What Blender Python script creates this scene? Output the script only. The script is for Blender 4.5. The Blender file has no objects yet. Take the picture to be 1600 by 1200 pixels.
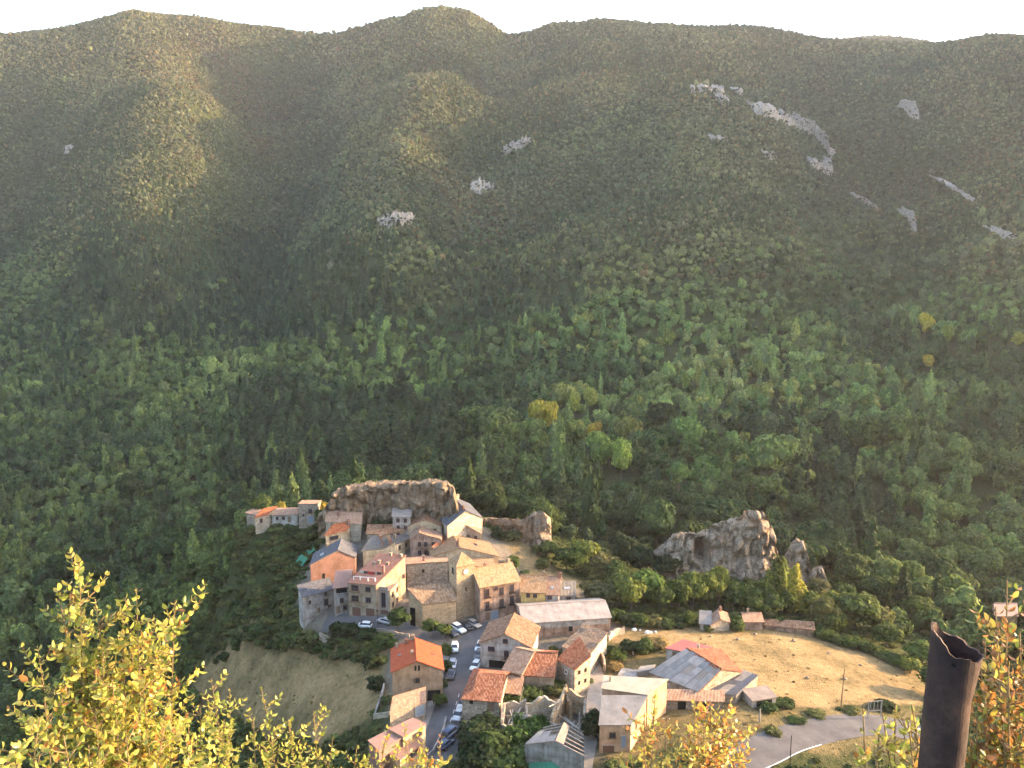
import bpy, bmesh, math, random
import numpy as np
from mathutils import Vector, Matrix, noise as mnoise

R = math.radians
random.seed(7)
rng = np.random.default_rng(7)
scene = bpy.context.scene
C = scene.collection

# ------------------------------------------------------------------ camera, sky, sun, exposure
CAM_H, PITCH, FPX = 89.0, R(9.0), 1330.0          # eye height over the village road, tilt, focal length for a 1600 px wide frame
cam_data = bpy.data.cameras.new('camera')
cam_data.sensor_width = 36.0
cam_data.lens = FPX / 1600.0 * 36.0
cam_data.clip_start = 0.1
cam_data.clip_end = 8000.0
cam = bpy.data.objects.new('camera', cam_data)
C.objects.link(cam)
cam.location = (0, 0, CAM_H)
cam.rotation_euler = (R(90) - PITCH, 0, 0)
scene.camera = cam

SUN_AZ, SUN_EL = R(78.0), R(14.0)                 # azimuth clockwise from the view direction (+Y), elevation
world = bpy.data.worlds.new('World')
scene.world = world
world.use_nodes = True
wn = world.node_tree.nodes
wl = world.node_tree.links
bg = wn['Background']
sky = wn.new('ShaderNodeTexSky')
sky.sky_type = 'NISHITA'
sky.sun_disc = False
sky.sun_elevation = SUN_EL
sky.sun_rotation = SUN_AZ
sky.altitude = 900.0
sky.air_density = 1.0
sky.dust_density = 4.0
sky.ozone_density = 0.4
wl.new(sky.outputs[0], bg.inputs[0])
bg.inputs[1].default_value = 0.15

sun_data = bpy.data.lights.new('sun', 'SUN')
sun_data.energy = 2.9
sun_data.angle = R(0.5)
sun_data.color = (1.0, 0.68, 0.38)
sun = bpy.data.objects.new('sun', sun_data)
C.objects.link(sun)
sun_dir = Vector((math.sin(SUN_AZ) * math.cos(SUN_EL), math.cos(SUN_AZ) * math.cos(SUN_EL), math.sin(SUN_EL)))
sun.rotation_euler = sun_dir.to_track_quat('Z', 'Y').to_euler()
sun.location = sun_dir * 900

vs = scene.view_settings
vs.view_transform = 'Standard'
vs.look = 'None'
vs.exposure = 2.95
vs.gamma = 1.0
vs.use_curve_mapping = False
scene.cycles.use_adaptive_sampling = True
scene.cycles.adaptive_threshold = 0.03
scene.cycles.max_bounces = 4
scene.cycles.diffuse_bounces = 2
scene.cycles.glossy_bounces = 2
scene.cycles.transmission_bounces = 4
scene.cycles.transparent_max_bounces = 8
scene.cycles.volume_bounces = 0
scene.cycles.use_denoising = True

# ------------------------------------------------------------------ pixel <-> place
_c, _s = math.cos(PITCH), math.sin(PITCH)
def ray(px, py):
    u, v = (px - 800) / FPX, (py - 600) / FPX
    return Vector((u, _c - v * _s, -_s - v * _c))
def at(px, py, z):
    d = ray(px, py)
    return Vector((0, 0, CAM_H)) + d * ((z - CAM_H) / d.z)
def atd(px, py, d):
    return Vector((0, 0, CAM_H)) + ray(px, py) * d
def proj(x, y, z):
    zz = z - CAM_H
    d = y * _c - zz * _s
    v = (-y * _s - zz * _c) / d
    return 800 + FPX * x / d, 600 + FPX * v, d

# ------------------------------------------------------------------ value noise on arrays
_perm = rng.random((256, 256))
def vnoise(x, y):
    xi, yi = np.floor(x).astype(int), np.floor(y).astype(int)
    fx, fy = x - xi, y - yi
    fx, fy = fx * fx * (3 - 2 * fx), fy * fy * (3 - 2 * fy)
    g = lambda a, b: _perm[a & 255, b & 255]
    a = g(xi, yi) * (1 - fx) + g(xi + 1, yi) * fx
    b = g(xi, yi + 1) * (1 - fx) + g(xi + 1, yi + 1) * fx
    return (a * (1 - fy) + b * fy) * 2 - 1
def fbm(x, y, sc, octv=4, gain=0.5):
    t, a, f = 0.0, 1.0, 1.0 / sc
    for i in range(octv):
        t = t + a * vnoise(x * f + 17.3 * i, y * f - 9.1 * i)
        a *= gain
        f *= 2.03
    return t

# ------------------------------------------------------------------ terrain control points
CP = []
def cd(px, py, d, dz=0.0):
    p = atd(px, py, d); CP.append((p.x, p.y, p.z + dz))
def cz(px, py, z):
    p = at(px, py, z); CP.append((p.x, p.y, z))
def cw(x, y, z):
    CP.append((x, y, z))
TH = -6.0                                            # canopy height taken off where the forest hides the soil
# crest of the far mountain
RIDGE = [(-500,130,1250),(-250,85,1280),(-100,62,1300),(0,52,1300),(80,40,1330),(150,26,1330),(230,17,1340),(330,29,1350),(420,48,1400),(510,52,1430),(580,44,1400),
         (630,33,1370),(680,28,1360),(730,31,1350),(770,45,1370),(800,57,1400),(880,33,1440),(960,32,1480),(1040,40,1500),(1140,34,1500),(1200,50,1480),(1250,60,1470),
         (1330,62,1480),(1420,60,1420),(1500,59,1330),(1600,60,1300),(1800,40,1200),(2100,20,1050)]
for px, py, d in RIDGE:
    cd(px, py, d, 5)
    q = atd(px, py, d * 1.22); CP.append((q.x, q.y, atd(px, py, d).z - 70))
    q = atd(px, py, d * 1.9); CP.append((q.x, q.y, atd(px, py, d).z - 200))
for px, py, d in [(1240,50,2250),(1340,41,2300),(1400,46,2300),(1460,57,2300)]:   # rounded hill behind the crest
    cd(px, py, d)
# mountain side: rows of (py, [(px, depth)...]); spurs come nearer, gullies lie deeper
ROWS = {
 120: [(-250,1130),(0,1150),(120,1130),(250,1090),(330,1120),(450,1260),(540,1220),(650,1110),(720,1160),(790,1270),(880,1120),(1000,1090),(1120,1095),(1230,1230),(1300,1270),(1400,1190),(1500,1130),(1700,1080)],
 75: [(900,1240),(1000,1230),(1120,1235)],
 200: [(-250,1030),(0,1050),(130,1020),(240,985),(330,1020),(430,1140),(520,1080),(630,985),(700,1040),(760,1130),(850,1030),(960,985),(1100,960),(1200,960),(1300,1090),(1370,1110),(1450,1020),(1600,970)],
 300: [(-250,950),(0,960),(120,925),(230,895),(320,920),(415,1015),(500,950),(600,860),(680,900),(730,965),(830,890),(950,850),(1100,825),(1240,835),(1330,930),(1400,940),(1500,860),(1650,820)],
 400: [(-250,870),(0,870),(120,840),(220,815),(310,830),(405,890),(480,830),(570,760),(660,770),(720,800),(820,750),(950,715),(1100,700),(1250,705),(1370,780),(1430,770),(1550,700),(1700,680)],
 480: [(-250,800),(0,800),(120,785),(240,765),(390,790),(500,730),(620,680),(740,680),(880,640),(1050,615),(1220,610),(1380,650),(1480,625),(1600,590)],
}
for py, row in ROWS.items():
    X_ = np.array([r_[0] for r_ in row], float); D_ = np.array([r_[1] for r_ in row], float)
    Wt = np.exp(-((X_[:, None] - X_[None]) / 230.0) ** 2); mean_ = (Wt * D_).sum(1) / Wt.sum(1)
    D_ = mean_ + (D_ - mean_) * (1.85 if py > 75 else 1.0)
    for px, d in zip(X_, D_): cd(px, py, d, TH * 0.7)
for py, row in {
 560: [(-300,740),(0,735),(200,715),(400,690),(600,630),(800,570),(1000,545),(1200,530),(1400,530),(1600,510),(1800,500)],
 640: [(-300,640),(0,635),(200,610),(400,570),(600,510),(800,470),(1000,450),(1200,440),(1400,445),(1600,430)],
 720: [(-300,550),(0,540),(200,515),(400,455),(600,400),(800,380),(1000,370),(1200,370),(1400,385),(1600,375)],
 800: [(-300,470),(0,465),(150,445),(300,405),(780,320),(920,300),(1020,308),(1260,330),(1400,345),(1600,335)],
}.items():
    for px, d in row: cd(px, py, d, TH * 1.3)
for px, py, d in [(0,880,405),(150,880,375),(280,880,330),(0,960,350),(120,960,325),(1400,880,300),(1500,880,300),(1600,880,300),(1700,900,290)]:
    cd(px, py, d, TH)
# village spur (canopy-free): pixel and height over the road
for px, py, z in [
 (690,1190,-0.6),(700,1140,-0.3),(720,1080,0),(735,1030,0),(750,1000,0),(775,985,0),(800,968,0.3),(700,985,0),(660,985,-0.2),(600,978,-0.3),(560,972,-0.5),
 (645,1100,-0.5),(610,1100,-2.5),(560,1060,-7),(500,1020,-7.5),(590,1010,-2.2),(520,990,-3),(475,988,-4),(560,1130,-7),(480,1100,-12.5),(400,1080,-19.5),(330,1060,-27),(400,1010,-13),(280,1000,-28),
 (450,960,-5),(400,950,-7),(340,950,-15),(420,890,1),(460,900,-0.4),(360,890,-6),(300,930,-24),(240,960,-35),(250,1050,-40),(150,1050,-52),(50,1100,-58),(300,1150,-38),(430,1150,-22),(500,1180,-16),
 (400,819,9.8),(450,817,10.2),(490,817,10.5),(400,824,9.0),(450,822,9.5),(490,822,9.8),(395,808,9),(430,806,9.5),(470,805,10.2),(500,806,11),(390,822,9.5),(420,819,10),(470,815,10.5),(500,818,10.5),(370,832,7),(520,855,7),(490,870,2),(555,850,9),(600,822,12),(560,820,11.5),(650,830,12),(700,825,13),(730,815,13.5),
 (570,900,5),(640,880,6),(690,870,7.5),(650,920,2.5),(720,900,5),(740,860,8.5),(770,835,9.5),(820,845,7.5),(850,850,6.5),(790,870,6.5),(820,890,4.5),(850,905,3),(890,912,2),(930,918,0.5),(860,880,3),
 (900,880,-1),(950,890,-4),(1000,900,-6),(1060,910,-5),(1130,908,-4),(1200,910,-4),(1250,920,-6),(1290,930,-9),(960,930,-0.5),(1050,945,-2),(1150,955,-2.5),(1250,965,-3.5),
 (760,960,0.6),(810,945,1.2),(850,946,1.5),(905,944,1.5),(870,990,0.3),(950,980,0),(1000,990,0),(1000,975,-0.3),(1100,980,-1),(1250,985,-3),(1330,1000,-5),(1400,1020,-7),(1450,1045,-8),
 (1050,1010,0),(1150,1030,0),(1250,1030,-1.5),(1350,1050,-3.5),(1420,1080,-4),(1200,1080,0.4),(1300,1100,-0.6),(1400,1120,-1.5),
 (870,1050,0),(800,1060,0),(780,1110,0),(850,1130,-1.5),(930,1100,0.3),(920,1180,-0.5),(960,1190,0),(1040,1130,0.5),(1100,1150,1),(1150,1190,1.2),(1230,1165,0.8),(1300,1135,0.2),(1370,1128,-0.6),(1450,1150,-1),(1550,1150,-2),
 (1350,960,-10),(1440,960,-15),(1550,960,-18),(1500,1030,-13),(1600,1030,-17),(1650,1120,-10)]:
    cz(px, py, z)
# the hill the camera stands on, kept under the lowest line of sight
for x in (-160, -90, -40, 0, 40, 90, 160):
    cw(x, 118, -4 - 0.12 * abs(x) * (2.2 if x < 0 else 0.4))
    cw(x, 90, 22 - 0.09 * abs(x)); cw(x, 60, 42 - 0.08 * abs(x)); cw(x, 30, 63.5 - 0.05 * abs(x)); cw(x, 12, 77.0 - 0.04 * abs(x)); cw(x, 5, 83.6); cw(x, 0, 87.3); cw(x, -8, 89.5); cw(x, -40, 99)
for x, y, z in [(-260,120,-40),(-300,40,20),(-300,-60,90),(260,110,-8),(300,40,30),(300,-60,95),(-420,200,-60),(-450,350,-45),(330,180,-18),(420,230,-15),(420,320,-20),
                (-700,600,10),(-900,900,220),(-1100,1300,300),(-600,100,20),(-700,-100,120),(560,300,-20),(700,250,-15),(800,100,10),(700,-80,70),(0,-120,115),(-1400,600,200),(-1400,1800,150),(1500,1900,200),(1500,300,30),(1500,-100,30),(-1400,-100,100)]:
    cw(x, y, z)
# unseen mountain flank at right, heights shaped to keep evening sun off the valley
for x, y, z in [(560,310,-12),(620,345,0),(640,380,40),(690,455,190),(640,480,150),(600,560,130),(760,500,240),(720,560,270),(850,540,330),(800,620,370),(900,610,400),(900,740,450),(1000,580,450),(1100,780,540),(1250,680,560),(1260,900,580),(1280,1200,540),(1290,1350,590),(1290,1500,680),(1290,1650,790),(1290,1800,780),(1200,1650,640),(1000,1600,330),(1000,1800,290),(1050,1450,380),(820,370,60),(1000,410,110),(1000,330,40),(1250,450,130),(1280,350,50),(900,270,0),(460,440,0),(470,560,40),(500,640,75)]:
    cw(x, y, z)
CP = np.array(CP)

def rbf_fit(P):
    X = P[:, :2]
    D = np.sqrt(((X[:, None] - X[None]) ** 2).sum(-1))
    n = len(X)
    A = np.zeros((n + 3, n + 3))
    A[:n, :n] = D + np.eye(n) * -0.4               # a little smoothing
    A[:n, n] = 1; A[:n, n + 1:] = X; A[n, :n] = 1; A[n + 1:, :n] = X.T
    b = np.zeros(n + 3); b[:n] = P[:, 2]
    return np.linalg.solve(A, b)
_w = rbf_fit(CP)
def rbf_eval(x, y):
    x, y = np.asarray(x, float).ravel(), np.asarray(y, float).ravel()
    out = np.empty(len(x))
    n = len(CP)
    for k in range(0, len(x), 20000):
        xx, yy = x[k:k + 20000], y[k:k + 20000]
        D = np.sqrt((xx[:, None] - CP[None, :, 0]) ** 2 + (yy[:, None] - CP[None, :, 1]) ** 2)
        out[k:k + 20000] = D @ _w[:n] + _w[n] + _w[n + 1] * xx + _w[n + 2] * yy
    return out

def axis(parts):
    v = []
    for a, b, st in parts: v += list(np.arange(a, b, st))
    v.append(parts[-1][1])
    return np.array(v, float)
GX = axis([(-1300,-620,22),(-620,-240,9),(-240,-110,4.5),(-110,130,1.4),(130,260,4.5),(260,620,9),(620,1300,22)])
GY = axis([(-60,0,6),(0,16,1.0),(16,104,5),(104,270,1.4),(270,420,5),(420,1500,9),(1500,2600,60)])
MX, MY = np.meshgrid(GX, GY)
MZ = rbf_eval(MX, MY).reshape(MX.shape)
far = np.clip((MY - 290) / 250, 0, 1)
MZ += far * (fbm(MX, MY, 150, 5) * 11 + fbm(MX + 500, MY, 40, 3) * 2.0 + np.clip((MY - 560) / 200, 0, 1) * fbm(MX / np.maximum(MY, 200) * 900, MY * 0.25, 70, 3) * 13)
MZ += (1 - far) * np.clip((MY - 100) / 30, 0, 1) * fbm(MX, MY, 9, 3) * 0.16

for _ in range(14):                                  # round the crests
    A_ = MZ.copy(); A_[1:-1, 1:-1] = (MZ[1:-1, 1:-1] * 2 + MZ[:-2, 1:-1] + MZ[2:, 1:-1] + MZ[1:-1, :-2] + MZ[1:-1, 2:]) / 6
    MZ = MZ * (1 - far) + A_ * far
BM = MZ.copy()
for _ in range(140):
    BM[1:-1, 1:-1] = (BM[:-2, 1:-1] + BM[2:, 1:-1] + BM[1:-1, :-2] + BM[1:-1, 2:]) / 4
HOLLOW = BM - MZ                                     # positive in gullies, negative on spurs
def ground(x, y):
    """height of the ground sheet at x, y (the mesh's own grid, bilinear)"""
    i = min(max(np.searchsorted(GX, x) - 1, 0), len(GX) - 2); j = min(max(np.searchsorted(GY, y) - 1, 0), len(GY) - 2)
    fx, fy = (x - GX[i]) / (GX[i + 1] - GX[i]), (y - GY[j]) / (GY[j + 1] - GY[j])
    return (MZ[j, i] * (1 - fx) + MZ[j, i + 1] * fx) * (1 - fy) + (MZ[j + 1, i] * (1 - fx) + MZ[j + 1, i + 1] * fx) * fy
def ground_arr(x, y):
    i = np.clip(np.searchsorted(GX, x) - 1, 0, len(GX) - 2); j = np.clip(np.searchsorted(GY, y) - 1, 0, len(GY) - 2)
    fx, fy = (x - GX[i]) / (GX[i + 1] - GX[i]), (y - GY[j]) / (GY[j + 1] - GY[j])
    return (MZ[j, i] * (1 - fx) + MZ[j, i + 1] * fx) * (1 - fy) + (MZ[j + 1, i] * (1 - fx) + MZ[j + 1, i + 1] * fx) * fy
def hit(px, py, d0=60.0):
    """where the line of sight through a pixel meets the ground"""
    r = ray(px, py); d = d0
    while d < 2600:
        p = Vector((0, 0, CAM_H)) + r * d
        if p.z < ground(p.x, p.y):
            lo, hi = d - max(1.0, d * 0.006), d
            for _ in range(14):
                m = (lo + hi) / 2; q = Vector((0, 0, CAM_H)) + r * m
                if q.z < ground(q.x, q.y): hi = m
                else: lo = m
            q = Vector((0, 0, CAM_H)) + r * hi
            return Vector((q.x, q.y, ground(q.x, q.y)))
        d += max(1.0, d * 0.006)
    return None

# ------------------------------------------------------------------ materials
def mat(name, rough=0.85, spec=0.2):
    m = bpy.data.materials.new(name)
    m.use_nodes = True
    b = m.node_tree.nodes['Principled BSDF']
    b.inputs['Roughness'].default_value = rough
    b.inputs['Specular IOR Level'].default_value = spec
    return m, m.node_tree.nodes, m.node_tree.links, b
def ramp(n, stops, interp='LINEAR'):
    r = n.new('ShaderNodeValToRGB')
    r.color_ramp.interpolation = interp
    el = r.color_ramp.elements
    while len(el) < len(stops): el.new(0.5)
    for e, (p, c) in zip(el, stops):
        e.position = p; e.color = (*c, 1)
    return r
def noise_tex(n, l, scale, detail=4, rough=0.6, vec=None, dist=0.0):
    t = n.new('ShaderNodeTexNoise')
    t.inputs['Scale'].default_value = scale
    t.inputs['Detail'].default_value = detail
    t.inputs['Roughness'].default_value = rough
    t.inputs['Distortion'].default_value = dist
    if vec is not None: l.new(vec, t.inputs['Vector'])
    return t
def mix(n, l, a, b, fac, mode='MIX'):
    m = n.new('ShaderNodeMix'); m.data_type = 'RGBA'; m.blend_type = mode
    for sock, v in ((m.inputs[6], a), (m.inputs[7], b), (m.inputs[0], fac)):
        if hasattr(v, 'is_output'): l.new(v, sock)
        else: sock.default_value = v if isinstance(v, (int, float)) else (*v, 1)
    return m.outputs[2]
def bump(n, l, b, height, strength=0.5, dist=0.1):
    k = n.new('ShaderNodeBump')
    k.inputs['Strength'].default_value = strength
    k.inputs['Distance'].default_value = dist
    l.new(height, k.inputs['Height']); l.new(k.outputs[0], b.inputs['Normal'])
def coords(n, kind='Object'):
    return n.new('ShaderNodeTexCoord').outputs[kind]

def tag(o, label=None, cat=None, group=None, kind=None):
    for k, v in (('label', label), ('category', cat), ('group', group), ('kind', kind)):
        if v: o[k] = v
    return o
def mesh_obj(name, verts, faces, material=None, parent=None, smooth=False):
    me = bpy.data.meshes.new(name)
    me.from_pydata([tuple(v) for v in verts], [], [tuple(f) for f in faces])
    if smooth:
        me.polygons.foreach_set('use_smooth', [True] * len(me.polygons))
    o = bpy.data.objects.new(name, me)
    C.objects.link(o)
    for m in (material if isinstance(material, (list, tuple)) else [material]):
        if m is not None: me.materials.append(m)
    if parent is not None: o.parent = parent
    return o
def empty(name, loc=(0, 0, 0), rz=0.0):
    o = bpy.data.objects.new(name, None)
    o.empty_display_size = 0.5
    C.objects.link(o)
    o.location = loc; o.rotation_euler = (0, 0, rz)
    return o

# ------------------------------------------------------------------ the ground sheet
def pip(px, py, poly):
    """points in polygon, arrays"""
    inside = np.zeros(px.shape, bool)
    n = len(poly)
    for i in range(n):
        x1, y1 = poly[i]; x2, y2 = poly[(i + 1) % n]
        c = ((y1 > py) != (y2 > py)) & (px < (x2 - x1) * (py - y1) / (y2 - y1 + 1e-9) + x1)
        inside ^= c
    return inside
def plan(pts):
    out = []
    for px, py in pts:
        h = hit(px, py)
        out.append((h.x, h.y))
    return out
FIELD_RIGHT = plan([(930,985),(1010,973),(1100,982),(1180,978),(1250,972),(1330,1000),(1450,1048),(1450,1075),(1440,1102),(1340,1105),(1260,1112),(1215,1090),(1170,1060),(1120,1030),(1040,1015),(985,1010),(950,1000)])
FIELD_LEFT = plan([(330,1040),(400,1000),(440,1020),(480,1015),(540,1030),(600,1035),(605,1090),(575,1130),(530,1160),(430,1160),(330,1120),(280,1080)])
SLOPE_GOLD = plan([(790,838),(830,846),(850,870),(880,898),(930,918),(880,916),(840,905),(815,890),(800,868),(780,850)])
VILLAGE = plan([(470,990),(480,880),(500,850),(560,830),(640,822),(740,815),(790,850),(830,910),(940,930),(970,985),(900,1010),(930,1090),(940,1190),(690,1195),(640,1195),(610,1090),(600,1000)])
YARD_RIGHT = plan([(940,1195),(935,1100),(930,1040),(960,1015),(1040,1020),(1120,1040),(1200,1085),(1250,1115),(1360,1110),(1440,1110),(1450,1195)])
gx, gy = MX.ravel(), MY.ravel()
gpx, gpy, _gd = proj(gx, np.maximum(gy, 1.0), MZ.ravel())
dry = np.zeros(len(gx)); bare = np.zeros(len(gx))
def soft(poly, amp, n=10):
    """membership of a plan polygon with a ragged, feathered rim"""
    w1, w2 = fbm(gx, gy, 11, 4) * amp, fbm(gx + 300, gy - 200, 11, 4) * amp
    t = np.zeros(len(gx)); r = np.random.default_rng(3)
    for k in range(n):
        dx, dy = r.normal(size=2) * 1.2
        t += pip(gx + w1 + dx, gy + w2 + dy, poly)
    return t / n
for poly, q, amp in ((FIELD_RIGHT, 1.0, 2.5), (SLOPE_GOLD, 1.0, 1.2), (FIELD_LEFT, 0.85, 4.0), (YARD_RIGHT, 0.5, 3.0)):
    dry = np.maximum(dry, soft(poly, amp) * q)
bare = soft(VILLAGE, 1.2)
red = np.clip(fbm(gx, gy, 120, 4) * 0.8 + 0.25, 0, 1) * np.clip((gy - 760) / 150, 0, 1)
nv_x = len(GX)
idx = np.arange(len(gx)).reshape(MX.shape)
faces = np.stack([idx[:-1, :-1], idx[:-1, 1:], idx[1:, 1:], idx[1:, :-1]], -1).reshape(-1, 4)
me = bpy.data.meshes.new('ground')
me.vertices.add(len(gx)); me.vertices.foreach_set('co', np.stack([gx, gy, MZ.ravel()], -1).ravel())
me.loops.add(len(faces) * 4); me.loops.foreach_set('vertex_index', faces.ravel())
me.polygons.add(len(faces)); me.polygons.foreach_set('loop_start', np.arange(len(faces)) * 4)
me.polygons.foreach_set('use_smooth', np.ones(len(faces), bool))
for nm, arr in (('dry', dry), ('bare', bare), ('red', red)):
    a = me.attributes.new(nm, 'FLOAT', 'POINT'); a.data.foreach_set('value', arr)
me.update(calc_edges=True); me.validate()
terrain = bpy.data.objects.new('terrain', me); C.objects.link(terrain)
tag(terrain, 'rolling ground of village spur, valley and wooded mountain', kind='structure')
m, n, l, b = mat('soil_and_grass', 0.95, 0.05)
co = coords(n)
n1 = noise_tex(n, l, 0.09, 6, 0.65, co); n2 = noise_tex(n, l, 0.9, 5, 0.7, co); n3 = noise_tex(n, l, 3.5, 3, 0.6, co)
scrub = ramp(n, [(0.3, (0.020, 0.030, 0.011)), (0.5, (0.045, 0.055, 0.020)), (0.7, (0.085, 0.075, 0.035))]); l.new(n2.outputs[0], scrub.inputs[0])
straw = ramp(n, [(0.32, (0.085, 0.078, 0.036)), (0.43, (0.19, 0.135, 0.065)), (0.55, (0.30, 0.205, 0.10)), (0.72, (0.39, 0.28, 0.15))])
sm = n.new('ShaderNodeMath'); sm.operation = 'MULTIPLY_ADD'; sm.inputs[1].default_value = 0.5; sm.inputs[2].default_value = 0.0
l.new(n1.outputs[0], sm.inputs[0])
sm2 = n.new('ShaderNodeMath'); sm2.operation = 'MULTIPLY_ADD'; sm2.inputs[1].default_value = 0.5
l.new(n2.outputs[0], sm2.inputs[0]); l.new(sm.outputs[0], sm2.inputs[2]); l.new(sm2.outputs[0], straw.inputs[0])
dirt = ramp(n, [(0.3, (0.12, 0.105, 0.085)), (0.55, (0.19, 0.16, 0.125)), (0.75, (0.26, 0.215, 0.165))]); l.new(n2.outputs[0], dirt.inputs[0])
def attr(nm):
    a = n.new('ShaderNodeAttribute'); a.attribute_name = nm; return a.outputs['Fac']
col = mix(n, l, scrub.outputs[0], (0.07, 0.050, 0.028), attr('red'))
fd = n.new('ShaderNodeMath'); fd.operation = 'MULTIPLY_ADD'; fd.inputs[1].default_value = 1.0; fd.use_clamp = True
dn = n.new('ShaderNodeMath'); dn.operation = 'MULTIPLY_ADD'; dn.inputs[1].default_value = 1.6; dn.inputs[2].default_value = -0.8
l.new(n1.outputs[0], dn.inputs[0]); l.new(attr('dry'), fd.inputs[0]); 
dm = n.new('ShaderNodeMath'); dm.operation = 'MULTIPLY'; l.new(dn.outputs[0], dm.inputs[0]); l.new(attr('dry'), dm.inputs[1]); l.new(dm.outputs[0], fd.inputs[2])
col = mix(n, l, col, straw.outputs[0], fd.outputs[0])
col = mix(n, l, col, dirt.outputs[0], attr('bare'))
l.new(col, b.inputs['Base Color'])
bump(n, l, b, n3.outputs[0], 0.9, 0.5)
me.materials.append(m)
# ------------------------------------------------------------------ foliage
def leaf_material(name, source, col=None, trans=0.35):
    """leaf surface; colour from the copy's own colour ('obj'), from the instance's tint ('inst') or fixed"""
    m, n, l, b = mat(name, 0.8, 0.08)
    if source == 'obj': c = n.new('ShaderNodeObjectInfo').outputs['Color']
    elif source == 'inst':
        a = n.new('ShaderNodeAttribute'); a.attribute_type = 'INSTANCER'; a.attribute_name = 'tint'; c = a.outputs['Color']
    else:
        k = n.new('ShaderNodeRGB'); k.outputs[0].default_value = (*col, 1); c = k.outputs[0]
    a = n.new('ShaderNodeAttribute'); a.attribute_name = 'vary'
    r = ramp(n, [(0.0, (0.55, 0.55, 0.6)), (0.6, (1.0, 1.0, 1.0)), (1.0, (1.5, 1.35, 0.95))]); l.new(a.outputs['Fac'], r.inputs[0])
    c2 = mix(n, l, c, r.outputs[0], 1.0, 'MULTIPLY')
    l.new(c2, b.inputs['Base Color'])
    t = n.new('ShaderNodeBsdfTranslucent'); l.new(c2, t.inputs[0])
    ms = n.new('ShaderNodeMixShader'); ms.inputs[0].default_value = trans
    l.new(b.outputs[0], ms.inputs[1]); l.new(t.outputs[0], ms.inputs[2])
    l.new(ms.outputs[0], n['Material Output'].inputs[0])
    return m
LEAF_OBJ = leaf_material('leaf_own_tint', 'obj')
LEAF_INST = leaf_material('leaf_copy_tint', 'inst', trans=0.12)
m, n, l, b = mat('bark', 0.9, 0.1)
nz = noise_tex(n, l, 6, 4, 0.7, coords(n)); rr = ramp(n, [(0.3, (0.05, 0.04, 0.03)), (0.7, (0.16, 0.135, 0.11))]); l.new(nz.outputs[0], rr.inputs[0]); l.new(rr.outputs[0], b.inputs['Base Color'])
bump(n, l, b, nz.outputs[0], 0.6, 0.05)
BARK = m

def leaf_mesh(name, pts, nrm, size, material, r, extra=None):
    """one mesh of small bent leaf sprays (two triangles each) at pts facing nrm; extra = (verts, faces) of an inner mass"""
    k = len(pts)
    up = r.normal(size=(k, 3)); t = np.cross(nrm, up); t /= np.linalg.norm(t, axis=1)[:, None] + 1e-9
    bt = np.cross(nrm, t)
    s = size * r.uniform(0.7, 1.35, k)[:, None]
    asp = r.uniform(0.45, 0.8, k)[:, None]
    v = np.stack([pts - t * s, pts - bt * s * asp + nrm * s * 0.16, pts + t * s, pts + bt * s * asp + nrm * s * 0.16], 1).reshape(-1, 3)
    base = np.arange(k) * 4
    f = np.concatenate([np.stack([base, base + 1, base + 2], -1), np.stack([base, base + 2, base + 3], -1)])
    vary = np.repeat(r.random(k), 4)
    if extra is not None:
        ev, ef = extra
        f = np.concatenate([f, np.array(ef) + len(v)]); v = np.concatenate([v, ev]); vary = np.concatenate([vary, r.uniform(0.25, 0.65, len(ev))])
    me = bpy.data.meshes.new(name)
    me.vertices.add(len(v)); me.vertices.foreach_set('co', v.ravel())
    me.loops.add(len(f) * 3); me.loops.foreach_set('vertex_index', f.ravel().astype(np.int32))
    me.polygons.add(len(f)); me.polygons.foreach_set('loop_start', np.arange(len(f)) * 3)
    a = me.attributes.new('vary', 'FLOAT', 'POINT'); a.data.foreach_set('value', vary)
    me.update(calc_edges=True); me.materials.append(material)
    return me
def ico(sub=2):
    bm = bmesh.new(); bmesh.ops.create_icosphere(bm, subdivisions=sub, radius=1)
    v = np.array([x.co[:] for x in bm.verts]); f = [[q.index for q in p.verts] for p in bm.faces]; bm.free()
    return v, f
def sph(r, k):
    d = r.normal(size=(k, 3)); return d / np.linalg.norm(d, axis=1)[:, None]
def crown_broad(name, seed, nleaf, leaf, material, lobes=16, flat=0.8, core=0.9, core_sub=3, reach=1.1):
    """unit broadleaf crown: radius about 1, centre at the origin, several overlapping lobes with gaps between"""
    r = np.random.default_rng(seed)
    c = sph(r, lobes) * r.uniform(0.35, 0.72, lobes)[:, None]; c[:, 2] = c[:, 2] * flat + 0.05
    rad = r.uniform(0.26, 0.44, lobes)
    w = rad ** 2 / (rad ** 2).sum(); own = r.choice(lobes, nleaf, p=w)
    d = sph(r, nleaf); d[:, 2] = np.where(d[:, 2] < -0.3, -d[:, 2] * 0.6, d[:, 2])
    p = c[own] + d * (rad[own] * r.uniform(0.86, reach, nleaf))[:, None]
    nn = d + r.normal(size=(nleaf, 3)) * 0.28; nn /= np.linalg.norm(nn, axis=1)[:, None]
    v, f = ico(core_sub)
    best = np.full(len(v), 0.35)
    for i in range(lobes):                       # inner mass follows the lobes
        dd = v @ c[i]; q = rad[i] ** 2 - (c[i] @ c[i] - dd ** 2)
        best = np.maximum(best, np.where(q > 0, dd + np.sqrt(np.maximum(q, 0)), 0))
    return leaf_mesh(name, p, nn, leaf, material, r, (v * (best * core)[:, None], f))
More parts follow.
